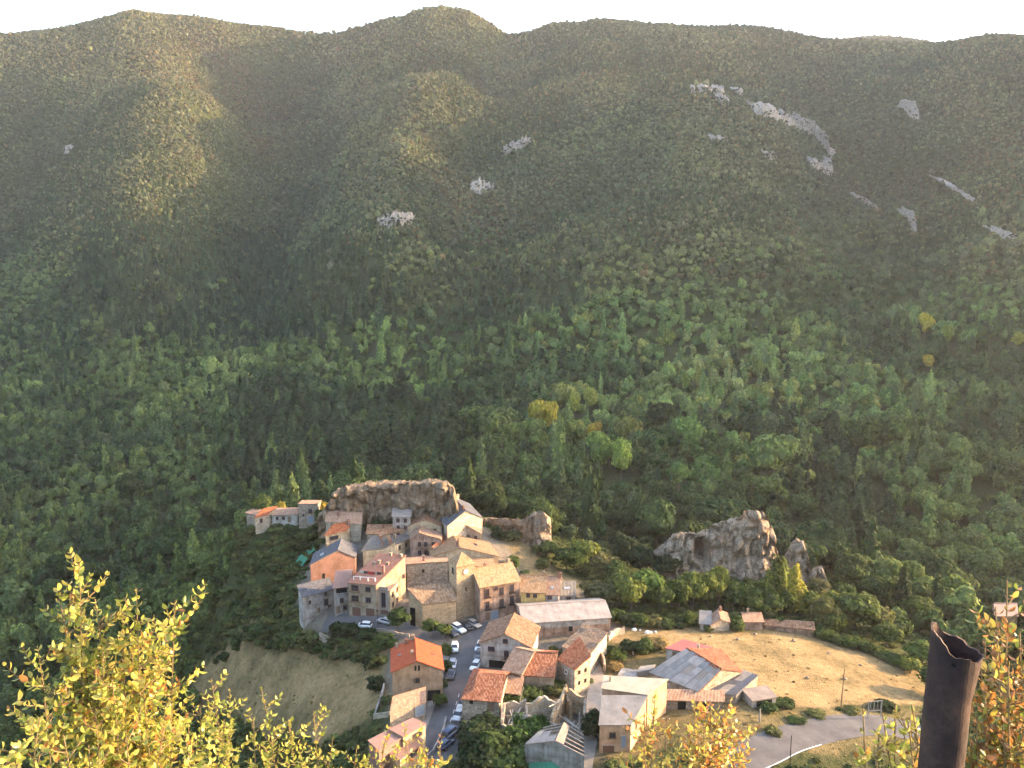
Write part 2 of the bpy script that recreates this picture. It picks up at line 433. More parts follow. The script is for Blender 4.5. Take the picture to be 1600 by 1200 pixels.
def crown_conifer(name, seed, nleaf, leaf, material, slim=0.34, tiers=9):
    """pointed crown from z = 0 to 2, tiers of drooping boughs"""
    r = np.random.default_rng(seed)
    t = r.random(nleaf) ** 0.75
    tz = (np.floor(t * tiers) + r.random(nleaf) * 0.75) / tiers
    rad = slim * (1 - tz) ** 0.8 * (1.05 - 0.35 * ((tz * tiers) % 1)) * r.uniform(0.7, 1.15, nleaf) + 0.02
    a = r.random(nleaf) * math.tau
    rad *= 1 + 0.22 * np.sin(a * 3 + np.floor(tz * tiers) * 2.1 + seed)
    p = np.stack([np.cos(a) * rad, np.sin(a) * rad, tz * 2], -1)
    nn = np.stack([np.cos(a), np.sin(a), np.full(nleaf, 0.7)], -1) + r.normal(size=(nleaf, 3)) * 0.4; nn /= np.linalg.norm(nn, axis=1)[:, None]
    k = 9; ang = np.arange(k) / k * math.tau
    ev = np.concatenate([np.stack([np.cos(ang) * slim * 0.68, np.sin(ang) * slim * 0.68, np.full(k, 0.1)], -1), [[0, 0, 1.8]]])
    return leaf_mesh(name, p, nn, leaf, material, r, (ev, [[i, (i + 1) % k, k] for i in range(k)]))
def crown_column(name, seed, nleaf, leaf, material, slim=0.22):
    """poplar: a tall flame from z = 0 to 2 with several rising tongues"""
    r = np.random.default_rng(seed)
    kk = 7; off = r.normal(size=(kk, 2)) * slim * 0.42; z0 = r.uniform(0, 0.5, kk); z1 = r.uniform(1.25, 2.0, kk); z1[0] = 2.0; off[0] = 0
    own = r.integers(0, kk, nleaf); t = r.random(nleaf)
    rad = slim * 0.62 * np.sin(np.clip(t * 0.93 + 0.07, 0, 1) * math.pi) ** 0.6 * r.uniform(0.75, 1.15, nleaf)
    a = r.random(nleaf) * math.tau
    p = np.stack([off[own, 0] * (1 - t * 0.4) + np.cos(a) * rad, off[own, 1] * (1 - t * 0.4) + np.sin(a) * rad, z0[own] + (z1 - z0)[own] * t], -1)
    nn = np.stack([np.cos(a), np.sin(a), np.full(nleaf, 0.5)], -1) + r.normal(size=(nleaf, 3)) * 0.4; nn /= np.linalg.norm(nn, axis=1)[:, None]
    k = 9; ang = np.arange(k) / k * math.tau; ev = []; ef = []
    for j, (z, q) in enumerate(((0.08, 0.3), (0.6, 0.75), (1.2, 0.6), (1.85, 0.05))):
        ev += [(math.cos(x) * slim * q, math.sin(x) * slim * q, z) for x in ang]
        if j:
            for i in range(k):
                a0, a1, b0, b1 = (j - 1) * k + i, (j - 1) * k + (i + 1) % k, j * k + i, j * k + (i + 1) % k
                ef += [[a0, a1, b1], [a0, b1, b0]]
    return leaf_mesh(name, p, nn, leaf, material, r, (np.array(ev), ef))
def trunk_mesh(name, seed, h=1.0, r0=0.05, limbs=4, spread=0.5):
    """tapered trunk from z = -0.15 to h with rising limbs"""
    r = random.Random(seed); v = []; f = []
    def tube(pts, rads, k=6):
        s = len(v)
        for (x, y, z), q in zip(pts, rads):
            for i in range(k):
                a = i / k * math.tau; v.append((x + math.cos(a) * q, y + math.sin(a) * q, z))
        for j in range(len(pts) - 1):
            for i in range(k):
                f.append((s + j * k + i, s + j * k + (i + 1) % k, s + (j + 1) * k + (i + 1) % k, s + (j + 1) * k + i))
    lean = (r.uniform(-.06, .06), r.uniform(-.06, .06))
    tube([(0, 0, -0.15), (lean[0] * .4, lean[1] * .4, h * .35), (lean[0], lean[1], h * .7), (lean[0] * 1.5, lean[1] * 1.5, h)], [r0 * 1.5, r0, r0 * .75, r0 * .3])
    for i in range(limbs):
        a = i / limbs * math.tau + r.uniform(-.5, .5); z0 = h * r.uniform(.4, .7); L = spread * r.uniform(.6, 1)
        tube([(lean[0] * .7, lean[1] * .7, z0), (math.cos(a) * L * .5, math.sin(a) * L * .5, z0 + L * .45), (math.cos(a) * L, math.sin(a) * L, z0 + L * .75)], [r0 * .55, r0 * .4, r0 * .15], 5)
    me = bpy.data.meshes.new(name); me.from_pydata(v, [], f); me.materials.append(BARK)
    return me

# crowns for the far wood (copied through geometry nodes) and for single trees
protos = bpy.data.collections.new('wood_kinds')
def proto(me):
    o = bpy.data.objects.new(me.name, me); protos.objects.link(o); return o
FAR_MESHES = []
for i in range(4): FAR_MESHES.append(crown_broad('a_oak_%d' % i, 20 + i, 420, 0.17, LEAF_INST, lobes=13, core_sub=2, core=0.92))
for i in range(3): FAR_MESHES.append(crown_conifer('b_pine_%d' % i, 30 + i, 340, 0.12, LEAF_INST, slim=(0.40, 0.46, 0.36)[i]))
for i in range(2): FAR_MESHES.append(crown_column('c_poplar_%d' % i, 40 + i, 420, 0.09, LEAF_INST, slim=0.30))
for i in range(2): FAR_MESHES.append(crown_broad('d_bush_%d' % i, 50 + i, 220, 0.24, LEAF_INST, lobes=8, flat=0.7, core_sub=1))
for me_ in FAR_MESHES: proto(me_)

def scatter_nodes(name):
    g = bpy.data.node_groups.new(name, 'GeometryNodeTree')
    g.interface.new_socket('Geometry', in_out='INPUT', socket_type='NodeSocketGeometry')
    g.interface.new_socket('Geometry', in_out='OUTPUT', socket_type='NodeSocketGeometry')
    N, L = g.nodes, g.links
    gi, go = N.new('NodeGroupInput'), N.new('NodeGroupOutput')
    ip = N.new('GeometryNodeInstanceOnPoints')
    ci = N.new('GeometryNodeCollectionInfo'); ci.inputs['Collection'].default_value = protos
    ci.inputs['Separate Children'].default_value = True; ci.inputs['Reset Children'].default_value = True
    def na(nm, t):
        a = N.new('GeometryNodeInputNamedAttribute'); a.data_type = t; a.inputs['Name'].default_value = nm; return a.outputs['Attribute']
    L.new(gi.outputs[0], ip.inputs['Points']); L.new(ci.outputs[0], ip.inputs['Instance'])
    ip.inputs['Pick Instance'].default_value = True
    L.new(na('kind_index', 'INT'), ip.inputs['Instance Index'])
    cr = N.new('ShaderNodeCombineXYZ'); L.new(na('spin', 'FLOAT'), cr.inputs[2])
    er = N.new('FunctionNodeEulerToRotation'); L.new(cr.outputs[0], er.inputs[0]); L.new(er.outputs[0], ip.inputs['Rotation'])
    L.new(na('size', 'FLOAT_VECTOR'), ip.inputs['Scale'])
    L.new(ip.outputs[0], go.inputs[0])
    return g
SCATTER = scatter_nodes('wood_scatter')
def scatter(name, pts, kinds, spins, sizes, tints, label):
    me = bpy.data.meshes.new(name)
    me.vertices.add(len(pts)); me.vertices.foreach_set('co', np.asarray(pts, float).ravel())
    a = me.attributes.new('kind_index', 'INT', 'POINT'); a.data.foreach_set('value', np.asarray(kinds, np.int32))
    a = me.attributes.new('spin', 'FLOAT', 'POINT'); a.data.foreach_set('value', np.asarray(spins, np.float32))
    a = me.attributes.new('size', 'FLOAT_VECTOR', 'POINT'); a.data.foreach_set('vector', np.asarray(sizes, np.float32).ravel())
    a = me.attributes.new('tint', 'FLOAT_COLOR', 'POINT'); a.data.foreach_set('color', np.concatenate([tints, np.ones((len(tints), 1))], 1).astype(np.float32).ravel())
    o = bpy.data.objects.new(name, me); C.objects.link(o)
    md = o.modifiers.new('scatter', 'NODES'); md.node_group = SCATTER
    tag(o, label, kind='stuff')
    return o

# single-tree building blocks
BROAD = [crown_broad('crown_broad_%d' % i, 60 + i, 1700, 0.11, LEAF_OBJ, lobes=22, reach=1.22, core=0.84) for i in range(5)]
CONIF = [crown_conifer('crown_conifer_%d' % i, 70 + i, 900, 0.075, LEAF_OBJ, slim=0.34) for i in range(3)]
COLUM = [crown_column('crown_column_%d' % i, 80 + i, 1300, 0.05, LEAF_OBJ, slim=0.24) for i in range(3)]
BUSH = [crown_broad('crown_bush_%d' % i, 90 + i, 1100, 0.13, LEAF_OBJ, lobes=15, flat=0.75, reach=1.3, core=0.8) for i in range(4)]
TRUNK = [trunk_mesh('trunk_%d' % i, i) for i in range(4)]
def tree(name, loc, kind, h, w, col, label, cat='tree', group=None, trunk=None, rnd=random):
    """a tree standing at loc: h total height, w crown diameter; parts trunk and crown"""
    root = empty(name, loc, rnd.uniform(0, math.tau))
    tag(root, label, cat, group)
    if kind == 'broad': me, bot = rnd.choice(BROAD), trunk if trunk is not None else h * 0.2
    elif kind == 'bush': me, bot = rnd.choice(BUSH), trunk if trunk is not None else 0.0
    elif kind == 'conifer': me, bot = rnd.choice(CONIF), trunk if trunk is not None else h * 0.06
    else: me, bot = rnd.choice(COLUM), trunk if trunk is not None else h * 0.05
    cr = bpy.data.objects.new('crown', me); C.objects.link(cr); cr.parent = root
    ch = h - bot
    if kind in ('broad', 'bush'):
        cr.location = (0, 0, bot + ch * 0.46); cr.scale = (w / 2, w / 2, ch * 0.56)
    else:
        cr.location = (0, 0, bot); cr.scale = (w / 2 / (0.34 if kind == 'conifer' else 0.24), w / 2 / (0.34 if kind == 'conifer' else 0.24), ch / 2)
    cr.color = (*col, 1)
    tk = bpy.data.objects.new('stem' if kind == 'bush' else 'trunk', rnd.choice(TRUNK)); C.objects.link(tk); tk.parent = root
    th = bot + ch * 0.62
    tk.scale = (max(w * 0.45, 0.6), max(w * 0.45, 0.6), th)
    return root

# ------------------------------------------------------------------ the wood: points over valley and mountain
def scatter_points(n_try, y0, y1, spacing_fn):
    y = np.sqrt(rng.uniform(y0 ** 2, y1 ** 2, n_try)); x = rng.uniform(-0.72, 0.72, n_try) * y
    z = ground_arr(x, y)
    return x, y, z
def noise01(x, y, sc, k=3): return np.clip(fbm(x, y, sc, k) * 0.55 + 0.5, 0, 1)
N_TRY = 380000
wy = rng.uniform(180, 1560, N_TRY); wx = rng.uniform(-1.0, 1.0, N_TRY) * (90 + 0.64 * wy)
wy[:14000] = rng.uniform(1700, 2500, 14000); wx[:14000] = wy[:14000] * rng.uniform(0.29, 0.50, 14000)      # the rounded hill behind the crest
wz = ground_arr(wx, wy)
wpx, wpy, wd = proj(wx, wy, wz)
keep = np.ones(N_TRY, bool)
keep &= ~((wpx < -60) | (wpx > 1660))
# no wood on the village spur, the fields or the open clearings
def pipx(poly): return pip(wpx, wpy, poly)
OPEN = [(330,1300),(300,1040),(330,960),(370,900),(352,862),(366,835),(385,812),(500,798),(520,770),(700,760),(745,795),(800,808),(860,812),(880,850),(940,880),(1030,890),(1050,850),(1200,840),(1290,900),(1300,935),(1350,950),(1460,1010),(1640,1060),(1700,1300)]
keep &= ~pipx(OPEN) | (wy > 262 + 0 * wx)
keep &= ~((wy < 262) & (wx > -78) & (wx < 100) & (wy > 120))
keep &= ~((np.abs(wx) < 80) & (wy < 262))
for poly in ([(150,770),(230,752),(300,748),(330,762),(260,790),(170,792)], [(120,860),(170,850),(200,880),(150,900)], [(230,800),(330,770),(352,778),(250,815)], [(165,622),(215,618),(225,632),(175,640)]):
    keep &= ~pipx(poly) | (rng.random(N_TRY) < 0.45)
# crown width by place: valley trees broad, mountain scrub small
mount = np.clip((540 - wpy) / 200, 0, 1)
patch = noise01(wx, wy, 160); patch2 = noise01(wx + 900, wy - 300, 60)
cw_ = (8.2 - 4.8 * mount) * np.exp(rng.normal(size=N_TRY) * 0.30) * (1.0 - 0.18 * np.clip((wpx < 420) * 1.0, 0, 1))
YEL = (0.44, 0.34, 0.06)
AUTUMN = ((840,682,15,12,(0.38,0.33,0.06),'large yellowing tree in the valley wood, left of a pair'),(858,683,14,10,(0.42,0.34,0.05),'yellow tree touching the large yellowing one'),(897,655,12,7,(0.28,0.30,0.07),'yellow-green tree above the bright pair'),(922,645,11,9,(0.28,0.30,0.07),'pale yellow-green tree higher in the valley wood'),(922,693,8,5,YEL,'small yellow tree right of the yellow pair'),(931,690,8,6,(0.36,0.26,0.06),'small golden tree next to the small yellow one'),
   (940,745,15,13,(0.17,0.235,0.06),'big light green tree above the rock face'),(970,752,14,10,(0.24,0.32,0.07),'lime green tree beside the big light green one'),(1045,550,11,9,(0.16,0.20,0.05),'lime tree high in the valley wood'),(1445,530,14,11,(0.44,0.37,0.06),'bright yellow tree at the upper right of the wood'),(1478,545,12,9,(0.18,0.22,0.05),'lime tree right of the bright yellow one'),(1450,580,8,7,YEL,'small yellow tree below the bright yellow one'),(1590,548,9,9,(0.24,0.24,0.05),'yellow-green tree at the right frame edge'),
   (1185,600,12,6,(0.16,0.2,0.05),'slim lime tree in the middle of the wood'),(1070,622,11,5,(0.15,0.2,0.05),'slim light tree left of the lime row'),(1135,590,10,8,(0.2,0.2,0.06),'pale yellowish tree in the upper valley wood'))
AUT = []
for px, py, h, w, c_, lb in AUTUMN:                  # autumn trees that stand out: the wood leaves them room
    p = hit(px, py); AUT.append((p, h * 1.45, w * 1.0, c_, lb))
    ax = wx - p.x; ay = wy - p.y; rr_ = p.length; vx, vy = -p.x / rr_, -p.y / rr_
    al = ax * vx + ay * vy; ac = np.abs(ax * vy - ay * vx)
    keep &= ~((ax ** 2 + ay ** 2 < (w * 0.6 + 2) ** 2) | ((al > 0) & (al < 22) & (ac < w * 0.55)))
# spacing: drop points so that the mean spacing follows the crown
area_per_try = (1380 * (2 * (90 + 0.64 * 870))) / N_TRY
cell_w = (90 + 0.64 * wy) / (90 + 0.64 * 870)
p_keep = area_per_try * cell_w / (cw_ ** 2 * 0.52)
p_keep[:14000] = 1.0
keep &= rng.random(N_TRY) < p_keep * np.where((patch2 < 0.3) & (mount > 0.6), 0.7, 1.0)
S = np.where(keep)[0]
wx, wy, wz, wpx, wpy, wd, mount, patch, patch2, cw_ = (a[S] for a in (wx, wy, wz, wpx, wpy, wd, mount, patch, patch2, cw_))
K = len(S)
_jx, _jy = fbm(wx, wy, 60, 3) * 26 + rng.normal(size=K) * 9, fbm(wx + 700, wy, 60, 3) * 20 + rng.normal(size=K) * 7
def inpoly(poly): return pip(wpx + _jx, wpy + _jy, poly)
pine = np.where(wpy > 540, 0.05, np.clip((patch - 0.55) * 4, 0, 0.45))
for poly, pr in (([(130,330),(330,350),(420,380),(620,380),(640,520),(420,540),(250,520),(120,460)], 0.85), ([(380,640),(560,600),(720,660),(740,770),(560,775),(380,790),(330,740)], 0.85),
                 ([(1180,660),(1330,700),(1400,820),(1330,880),(1200,800),(1150,740)], 0.75), ([(680,400),(900,430),(900,510),(700,520)], 0.8), ([(850,60),(1150,90),(1150,150),(850,130)], 0.6)):
    pine = np.where(inpoly(poly), pr, pine)
is_pine = rng.random(K) < pine
is_pop = ~is_pine & (wpy > 500) & (rng.random(K) < 0.10)
kinds = np.where(is_pine, 4 + rng.integers(0, 3, K), np.where(is_pop, 7 + rng.integers(0, 2, K), rng.integers(0, 4, K)))
hgt = cw_ * rng.uniform(0.85, 1.45, K)
pw = np.where(is_pine, cw_ * 0.62, cw_)
sizes = np.stack([pw / 2, pw / 2, hgt * 0.5], -1)
sizes[is_pine] = np.stack([cw_ * 0.95, cw_ * 0.95, hgt * 0.56], -1)[is_pine]
sizes[is_pop] = np.stack([cw_ * 0.8, cw_ * 0.8, hgt * 0.82], -1)[is_pop]
zoff = np.where(is_pine | is_pop, -0.3, hgt * 0.42)
tone = rng.random(K)[:, None]
bright = np.clip(patch2 * 1.5 - 0.35 + rng.normal(size=K) * 0.22, 0, 1)[:, None]
col = np.array([0.030, 0.046, 0.018]) * (1 - bright) + np.array([0.092, 0.112, 0.036]) * bright
olive = np.clip(mount * 0.8 + rng.normal(size=K) * 0.2, 0, 1)[:, None]
col = col * (1 - olive) + (np.array([0.060, 0.061, 0.037]) * (0.7 + 0.6 * tone)) * olive
rust = ((rng.random(K) < 0.05 + 0.14 * (fbm(wx, wy, 120, 4) * 0.8 + 0.25 > 0.5)) & (mount > 0.5))[:, None]
col = np.where(rust, np.array([0.078, 0.060, 0.032]) * rng.uniform(0.7, 1.2, (K, 1)), col)
col[is_pine] = (np.array([0.030, 0.042, 0.021]) * (0.8 + 0.5 * tone))[is_pine]
# brighter broadleaf stands
for poly, c in (([(545,530),(620,520),(700,545),(720,620),(640,640),(550,610)], (0.092, 0.118, 0.036)), ([(1180,620),(1290,610),(1400,640),(1400,740),(1290,730),(1180,690)], (0.072, 0.10, 0.032)),
                ([(300,560),(440,540),(450,590),(330,610)], (0.105, 0.125, 0.042)), ([(1390,480),(1560,450),(1600,520),(1430,540)], (0.066, 0.09, 0.03)), ([(820,480),(1050,480),(1060,560),(840,590)], (0.056, 0.08, 0.027)),
                ([(1060,540),(1180,540),(1180,640),(1080,640)], (0.115, 0.12, 0.045)), ([(1050,690),(1150,680),(1160,780),(1050,790)], (0.064, 0.096, 0.03))):
    s = inpoly(poly) & ~is_pine & (rng.random(K) < 0.75)
    col[s] = np.array(c) * rng.uniform(0.75, 1.25, (s.sum(), 1))
col = col * np.clip(1.0 + rng.normal(size=(K, 1)) * 0.24, 0.5, 1.8) * (1.5 + 0.65 * mount[:, None])
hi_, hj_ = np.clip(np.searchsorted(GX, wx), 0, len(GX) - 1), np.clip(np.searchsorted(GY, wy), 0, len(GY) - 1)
hol = np.clip(HOLLOW[hj_, hi_] / 12.0, -1, 1)[:, None] * mount[:, None]     # gully trees tinted darker and greener, spurs lighter: relief shade painted into the colour
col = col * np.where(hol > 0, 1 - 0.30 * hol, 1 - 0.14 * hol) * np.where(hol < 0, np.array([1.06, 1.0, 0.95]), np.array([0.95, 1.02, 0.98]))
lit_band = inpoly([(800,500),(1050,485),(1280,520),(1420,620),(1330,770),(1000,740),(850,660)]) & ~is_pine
col[lit_band] *= 1.25  # sunlight painted in: crown colours raised across this valley band
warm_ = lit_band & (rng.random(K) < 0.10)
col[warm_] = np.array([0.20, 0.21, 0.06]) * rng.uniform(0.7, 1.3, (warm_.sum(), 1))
pts = np.stack([wx, wy, wz + zoff], -1)
# the trees that show largest stand singly, the rest of the wood is one mass
seen = (wpx > -10) & (wpx < 1610) & (wpy < 960) & ~is_pine & ~is_pop & (wd < 480)
order = np.argsort(-(cw_ / wd) * seen)[:270]
seen_p = (wpx > 0) & (wpx < 1600) & is_pine & (wpy < 960)
order_p = np.argsort(-(cw_ / wd) * seen_p)[:70]
single = np.zeros(K, bool); single[order] = True; single[order_p] = True
rest = ~single
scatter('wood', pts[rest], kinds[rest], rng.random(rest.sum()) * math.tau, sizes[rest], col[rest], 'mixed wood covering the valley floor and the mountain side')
def region(px, py):
    if px < 230: return 'at the far left, beyond the golden shrub'
    if px < 400: return 'left of the cliff terrace houses'
    if px < 520: return 'behind the cliff terrace houses'
    if px < 720: return 'right above the big flat-topped rock'
    if px < 870: return 'behind the rocky ridge and slate house'
    if px < 1030: return 'between the rocky ridge and the cave rock'
    if px < 1230: return 'above the pale cave rock'
    if px < 1420: return 'above the yellow poplar and hedge'
    return 'at the right, above the rusty pipe'
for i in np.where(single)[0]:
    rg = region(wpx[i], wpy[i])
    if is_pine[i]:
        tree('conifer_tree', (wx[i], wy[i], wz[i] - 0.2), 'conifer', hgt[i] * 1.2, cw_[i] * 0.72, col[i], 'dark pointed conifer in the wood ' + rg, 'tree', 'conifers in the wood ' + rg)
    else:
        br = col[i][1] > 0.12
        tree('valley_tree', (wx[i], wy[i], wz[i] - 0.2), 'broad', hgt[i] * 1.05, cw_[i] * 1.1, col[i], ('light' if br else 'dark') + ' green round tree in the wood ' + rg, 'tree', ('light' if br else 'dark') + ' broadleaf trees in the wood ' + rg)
for p, h, w, c_, lb in AUT: tree('autumn_tree', p - Vector((0, 0, 0.2)), 'broad', h, w, c_, lb, 'tree')
print('WOOD', K, 'single', single.sum())
# ------------------------------------------------------------------ building materials
def plaster(name, col, dirt=0.35, warm=(0.75, 0.68, 0.6)):
    m, n, l, b = mat(name, 0.92, 0.12)
    co = coords(n)
    a = noise_tex(n, l, 0.55, 6, 0.65, co); c = noise_tex(n, l, 5.0, 4, 0.6, co)
    mp = n.new('ShaderNodeMapping'); mp.inputs['Scale'].default_value = (2.2, 2.2, 0.18); l.new(co, mp.inputs[0])
    st = noise_tex(n, l, 1.0, 4, 0.6, mp.outputs[0])
    r1 = ramp(n, [(0.35, tuple(k * (1 - dirt) * w for k, w in zip(col, warm))), (0.62, col), (0.8, tuple(min(1, k * 1.12) for k in col))]); l.new(a.outputs[0], r1.inputs[0])
    r2 = ramp(n, [(0.36, (0.62, 0.58, 0.54)), (0.55, (1, 1, 1))]); l.new(st.outputs[0], r2.inputs[0])
    c1 = mix(n, l, r1.outputs[0], r2.outputs[0], dirt * 1.4 if dirt < 0.7 else 1.0, 'MULTIPLY')
    l.new(c1, b.inputs['Base Color']); bump(n, l, b, c.outputs[0], 0.35, 0.05)
    return m
def stone(name, cols, scale=1.9):
    m, n, l, b = mat(name, 0.95, 0.1)
    co = coords(n)
    mp = n.new('ShaderNodeMapping'); mp.inputs['Scale'].default_value = (1, 1, 1.7); l.new(co, mp.inputs[0])
    v = n.new('ShaderNodeTexVoronoi'); v.inputs['Scale'].default_value = scale; v.inputs['Randomness'].default_value = 0.9; l.new(mp.outputs[0], v.inputs['Vector'])
    e = n.new('ShaderNodeTexVoronoi'); e.feature = 'DISTANCE_TO_EDGE'; e.inputs['Scale'].default_value = scale; l.new(mp.outputs[0], e.inputs['Vector'])
    sx = n.new('ShaderNodeSeparateColor'); l.new(v.outputs['Color'], sx.inputs[0])
    r = ramp(n, [(0.0, cols[0]), (0.5, cols[1]), (1.0, cols[2])]); l.new(sx.outputs[0], r.inputs[0])
    jr = ramp(n, [(0.0, (0.55, 0.52, 0.48)), (0.09, (1, 1, 1))]); l.new(e.outputs['Distance'], jr.inputs[0])
    big = noise_tex(n, l, 0.4, 5, 0.65, co); br = ramp(n, [(0.3, (0.66, 0.62, 0.58)), (0.65, (1.08, 1.04, 1.0))]); l.new(big.outputs[0], br.inputs[0])
    c1 = mix(n, l, r.outputs[0], jr.outputs[0], 0.8, 'MULTIPLY'); c1 = mix(n, l, c1, br.outputs[0], 1.0, 'MULTIPLY')
    l.new(c1, b.inputs['Base Color']); bump(n, l, b, e.outputs['Distance'], 0.8, 0.12)
    return m
def tiles(name, c0, c1, c2, patch=0.5, moss=0.0, tw=0.27, tl=0.42):
    """curved roof tiles: u along the ridge and v down the slope, both in metres"""
    m, n, l, b = mat(name, 0.9, 0.12)
    uv = coords(n, 'UV')
    mp = n.new('ShaderNodeMapping'); mp.inputs['Scale'].default_value = (1 / tw, 1 / tl, 1); l.new(uv, mp.inputs[0])
    fl = n.new('ShaderNodeVectorMath'); fl.operation = 'FLOOR'; l.new(mp.outputs[0], fl.inputs[0])
    wnz = n.new('ShaderNodeTexWhiteNoise'); wnz.noise_dimensions = '2D'; l.new(fl.outputs[0], wnz.inputs['Vector'])
    big = noise_tex(n, l, 0.35, 5, 0.7, uv)
    ad = n.new('ShaderNodeMath'); ad.operation = 'MULTIPLY_ADD'; ad.inputs[1].default_value = 0.62
    l.new(wnz.outputs['Value'], ad.inputs[0])
    mb = n.new('ShaderNodeMath'); mb.operation = 'MULTIPLY_ADD'; mb.inputs[1].default_value = patch * 1.5; mb.inputs[2].default_value = 0.19 - patch * 0.75; l.new(big.outputs[0], mb.inputs[0])
    l.new(mb.outputs[0], ad.inputs[2])
    r = ramp(n, [(0.1, c0), (0.5, c1), (0.95, c2)]); l.new(ad.outputs[0], r.inputs[0])
    sep = n.new('ShaderNodeSeparateXYZ'); l.new(mp.outputs[0], sep.inputs[0])
    sn = n.new('ShaderNodeMath'); sn.operation = 'MULTIPLY'; sn.inputs[1].default_value = math.tau; l.new(sep.outputs[0], sn.inputs[0])
    si = n.new('ShaderNodeMath'); si.operation = 'SINE'; l.new(sn.outputs[0], si.inputs[0])
    fr = n.new('ShaderNodeMath'); fr.operation = 'FRACT'; l.new(sep.outputs[1], fr.inputs[0])
    hh = n.new('ShaderNodeMath'); hh.operation = 'MULTIPLY_ADD'; hh.inputs[1].default_value = 0.6; l.new(fr.outputs[0], hh.inputs[0]); l.new(si.outputs[0], hh.inputs[2])
    gr = ramp(n, [(0.0, (0.45, 0.42, 0.4)), (0.5, (1, 1, 1))])
    g2 = n.new('ShaderNodeMath'); g2.operation = 'MULTIPLY_ADD'; g2.inputs[1].default_value = 0.5; g2.inputs[2].default_value = 0.5; l.new(si.outputs[0], g2.inputs[0]); l.new(g2.outputs[0], gr.inputs[0])
    c_ = mix(n, l, r.outputs[0], gr.outputs[0], 0.55, 'MULTIPLY')
    if moss:
        mr = ramp(n, [(0.52, (0, 0, 0)), (0.68, (1, 1, 1))]); l.new(big.outputs[0], mr.inputs[0])
        mm = n.new('ShaderNodeMath'); mm.operation = 'MULTIPLY'; mm.inputs[1].default_value = moss; l.new(mr.outputs[0], mm.inputs[0])
        c_ = mix(n, l, c_, (0.16, 0.13, 0.085), mm.outputs[0])
    l.new(c_, b.inputs['Base Color']); bump(n, l, b, hh.outputs[0], 0.9, 0.09)
    return m
def sheeting(name, col, ribs=0.18, rough=0.6, stain=0.4, metal=0.0):
    m, n, l, b = mat(name, rough, 0.35)
    uv = coords(n, 'UV'); b.inputs['Metallic'].default_value = metal
    mp = n.new('ShaderNodeMapping'); mp.inputs['Scale'].default_value = (0.9, 0.12, 1); l.new(uv, mp.inputs[0])
    st = noise_tex(n, l, 1.4, 5, 0.65, mp.outputs[0]); bg_ = noise_tex(n, l, 0.5, 5, 0.6, uv)
    r = ramp(n, [(0.3, tuple(k * (1 - stain) for k in col)), (0.6, col), (0.8, tuple(min(1, k * 1.1) for k in col))]); l.new(bg_.outputs[0], r.inputs[0])
    r2 = ramp(n, [(0.35, (0.7, 0.66, 0.62)), (0.6, (1, 1, 1))]); l.new(st.outputs[0], r2.inputs[0])
    c_ = mix(n, l, r.outputs[0], r2.outputs[0], stain * 1.5, 'MULTIPLY')
    l.new(c_, b.inputs['Base Color'])
    sep = n.new('ShaderNodeSeparateXYZ'); l.new(uv, sep.inputs[0])
    sn = n.new('ShaderNodeMath'); sn.operation = 'MULTIPLY'; sn.inputs[1].default_value = math.tau / ribs; l.new(sep.outputs[0], sn.inputs[0])
    si = n.new('ShaderNodeMath'); si.operation = 'SINE'; l.new(sn.outputs[0], si.inputs[0]); bump(n, l, b, si.outputs[0], 0.5, 0.03)
    return m
def plain(name, col, rough=0.7, spec=0.25, metal=0.0, var=0.2, sc=3.0):
    m, n, l, b = mat(name, rough, spec)
    b.inputs['Metallic'].default_value = metal
    a = noise_tex(n, l, sc, 4, 0.6, coords(n)); r = ramp(n, [(0.3, tuple(k * (1 - var) for k in col)), (0.7, tuple(min(1, k * (1 + var * 0.5)) for k in col))])
    l.new(a.outputs[0], r.inputs[0]); l.new(r.outputs[0], b.inputs['Base Color'])
    return m
M = {}
M['cream'] = plaster('cream_plaster', (0.54, 0.43, 0.29), 0.3)
M['beige'] = plaster('beige_plaster', (0.42, 0.325, 0.235), 0.3)
M['peach'] = plaster('peach_plaster', (0.50, 0.33, 0.21), 0.2)
M['pink'] = plaster('pink_plaster', (0.40, 0.275, 0.21), 0.45)
M['white'] = plaster('white_plaster', (0.50, 0.475, 0.43), 0.35)
M['grey'] = plaster('grey_plaster', (0.40, 0.37, 0.34), 0.4)
M['yellow'] = plaster('yellow_plaster', (0.62, 0.42, 0.16), 0.2)
M['palestone'] = stone('pale_stone', ((0.34, 0.28, 0.21), (0.46, 0.39, 0.30), (0.58, 0.50, 0.40)), 2.2)
M['stone'] = stone('rubble_stone', ((0.24, 0.20, 0.16), (0.35, 0.29, 0.23), (0.46, 0.39, 0.31)), 1.8)
M['church'] = stone('church_stone', ((0.36, 0.25, 0.155), (0.47, 0.345, 0.22), (0.56, 0.43, 0.29)), 2.6)
M['concrete'] = plaster('concrete', (0.36, 0.34, 0.32), 0.35)
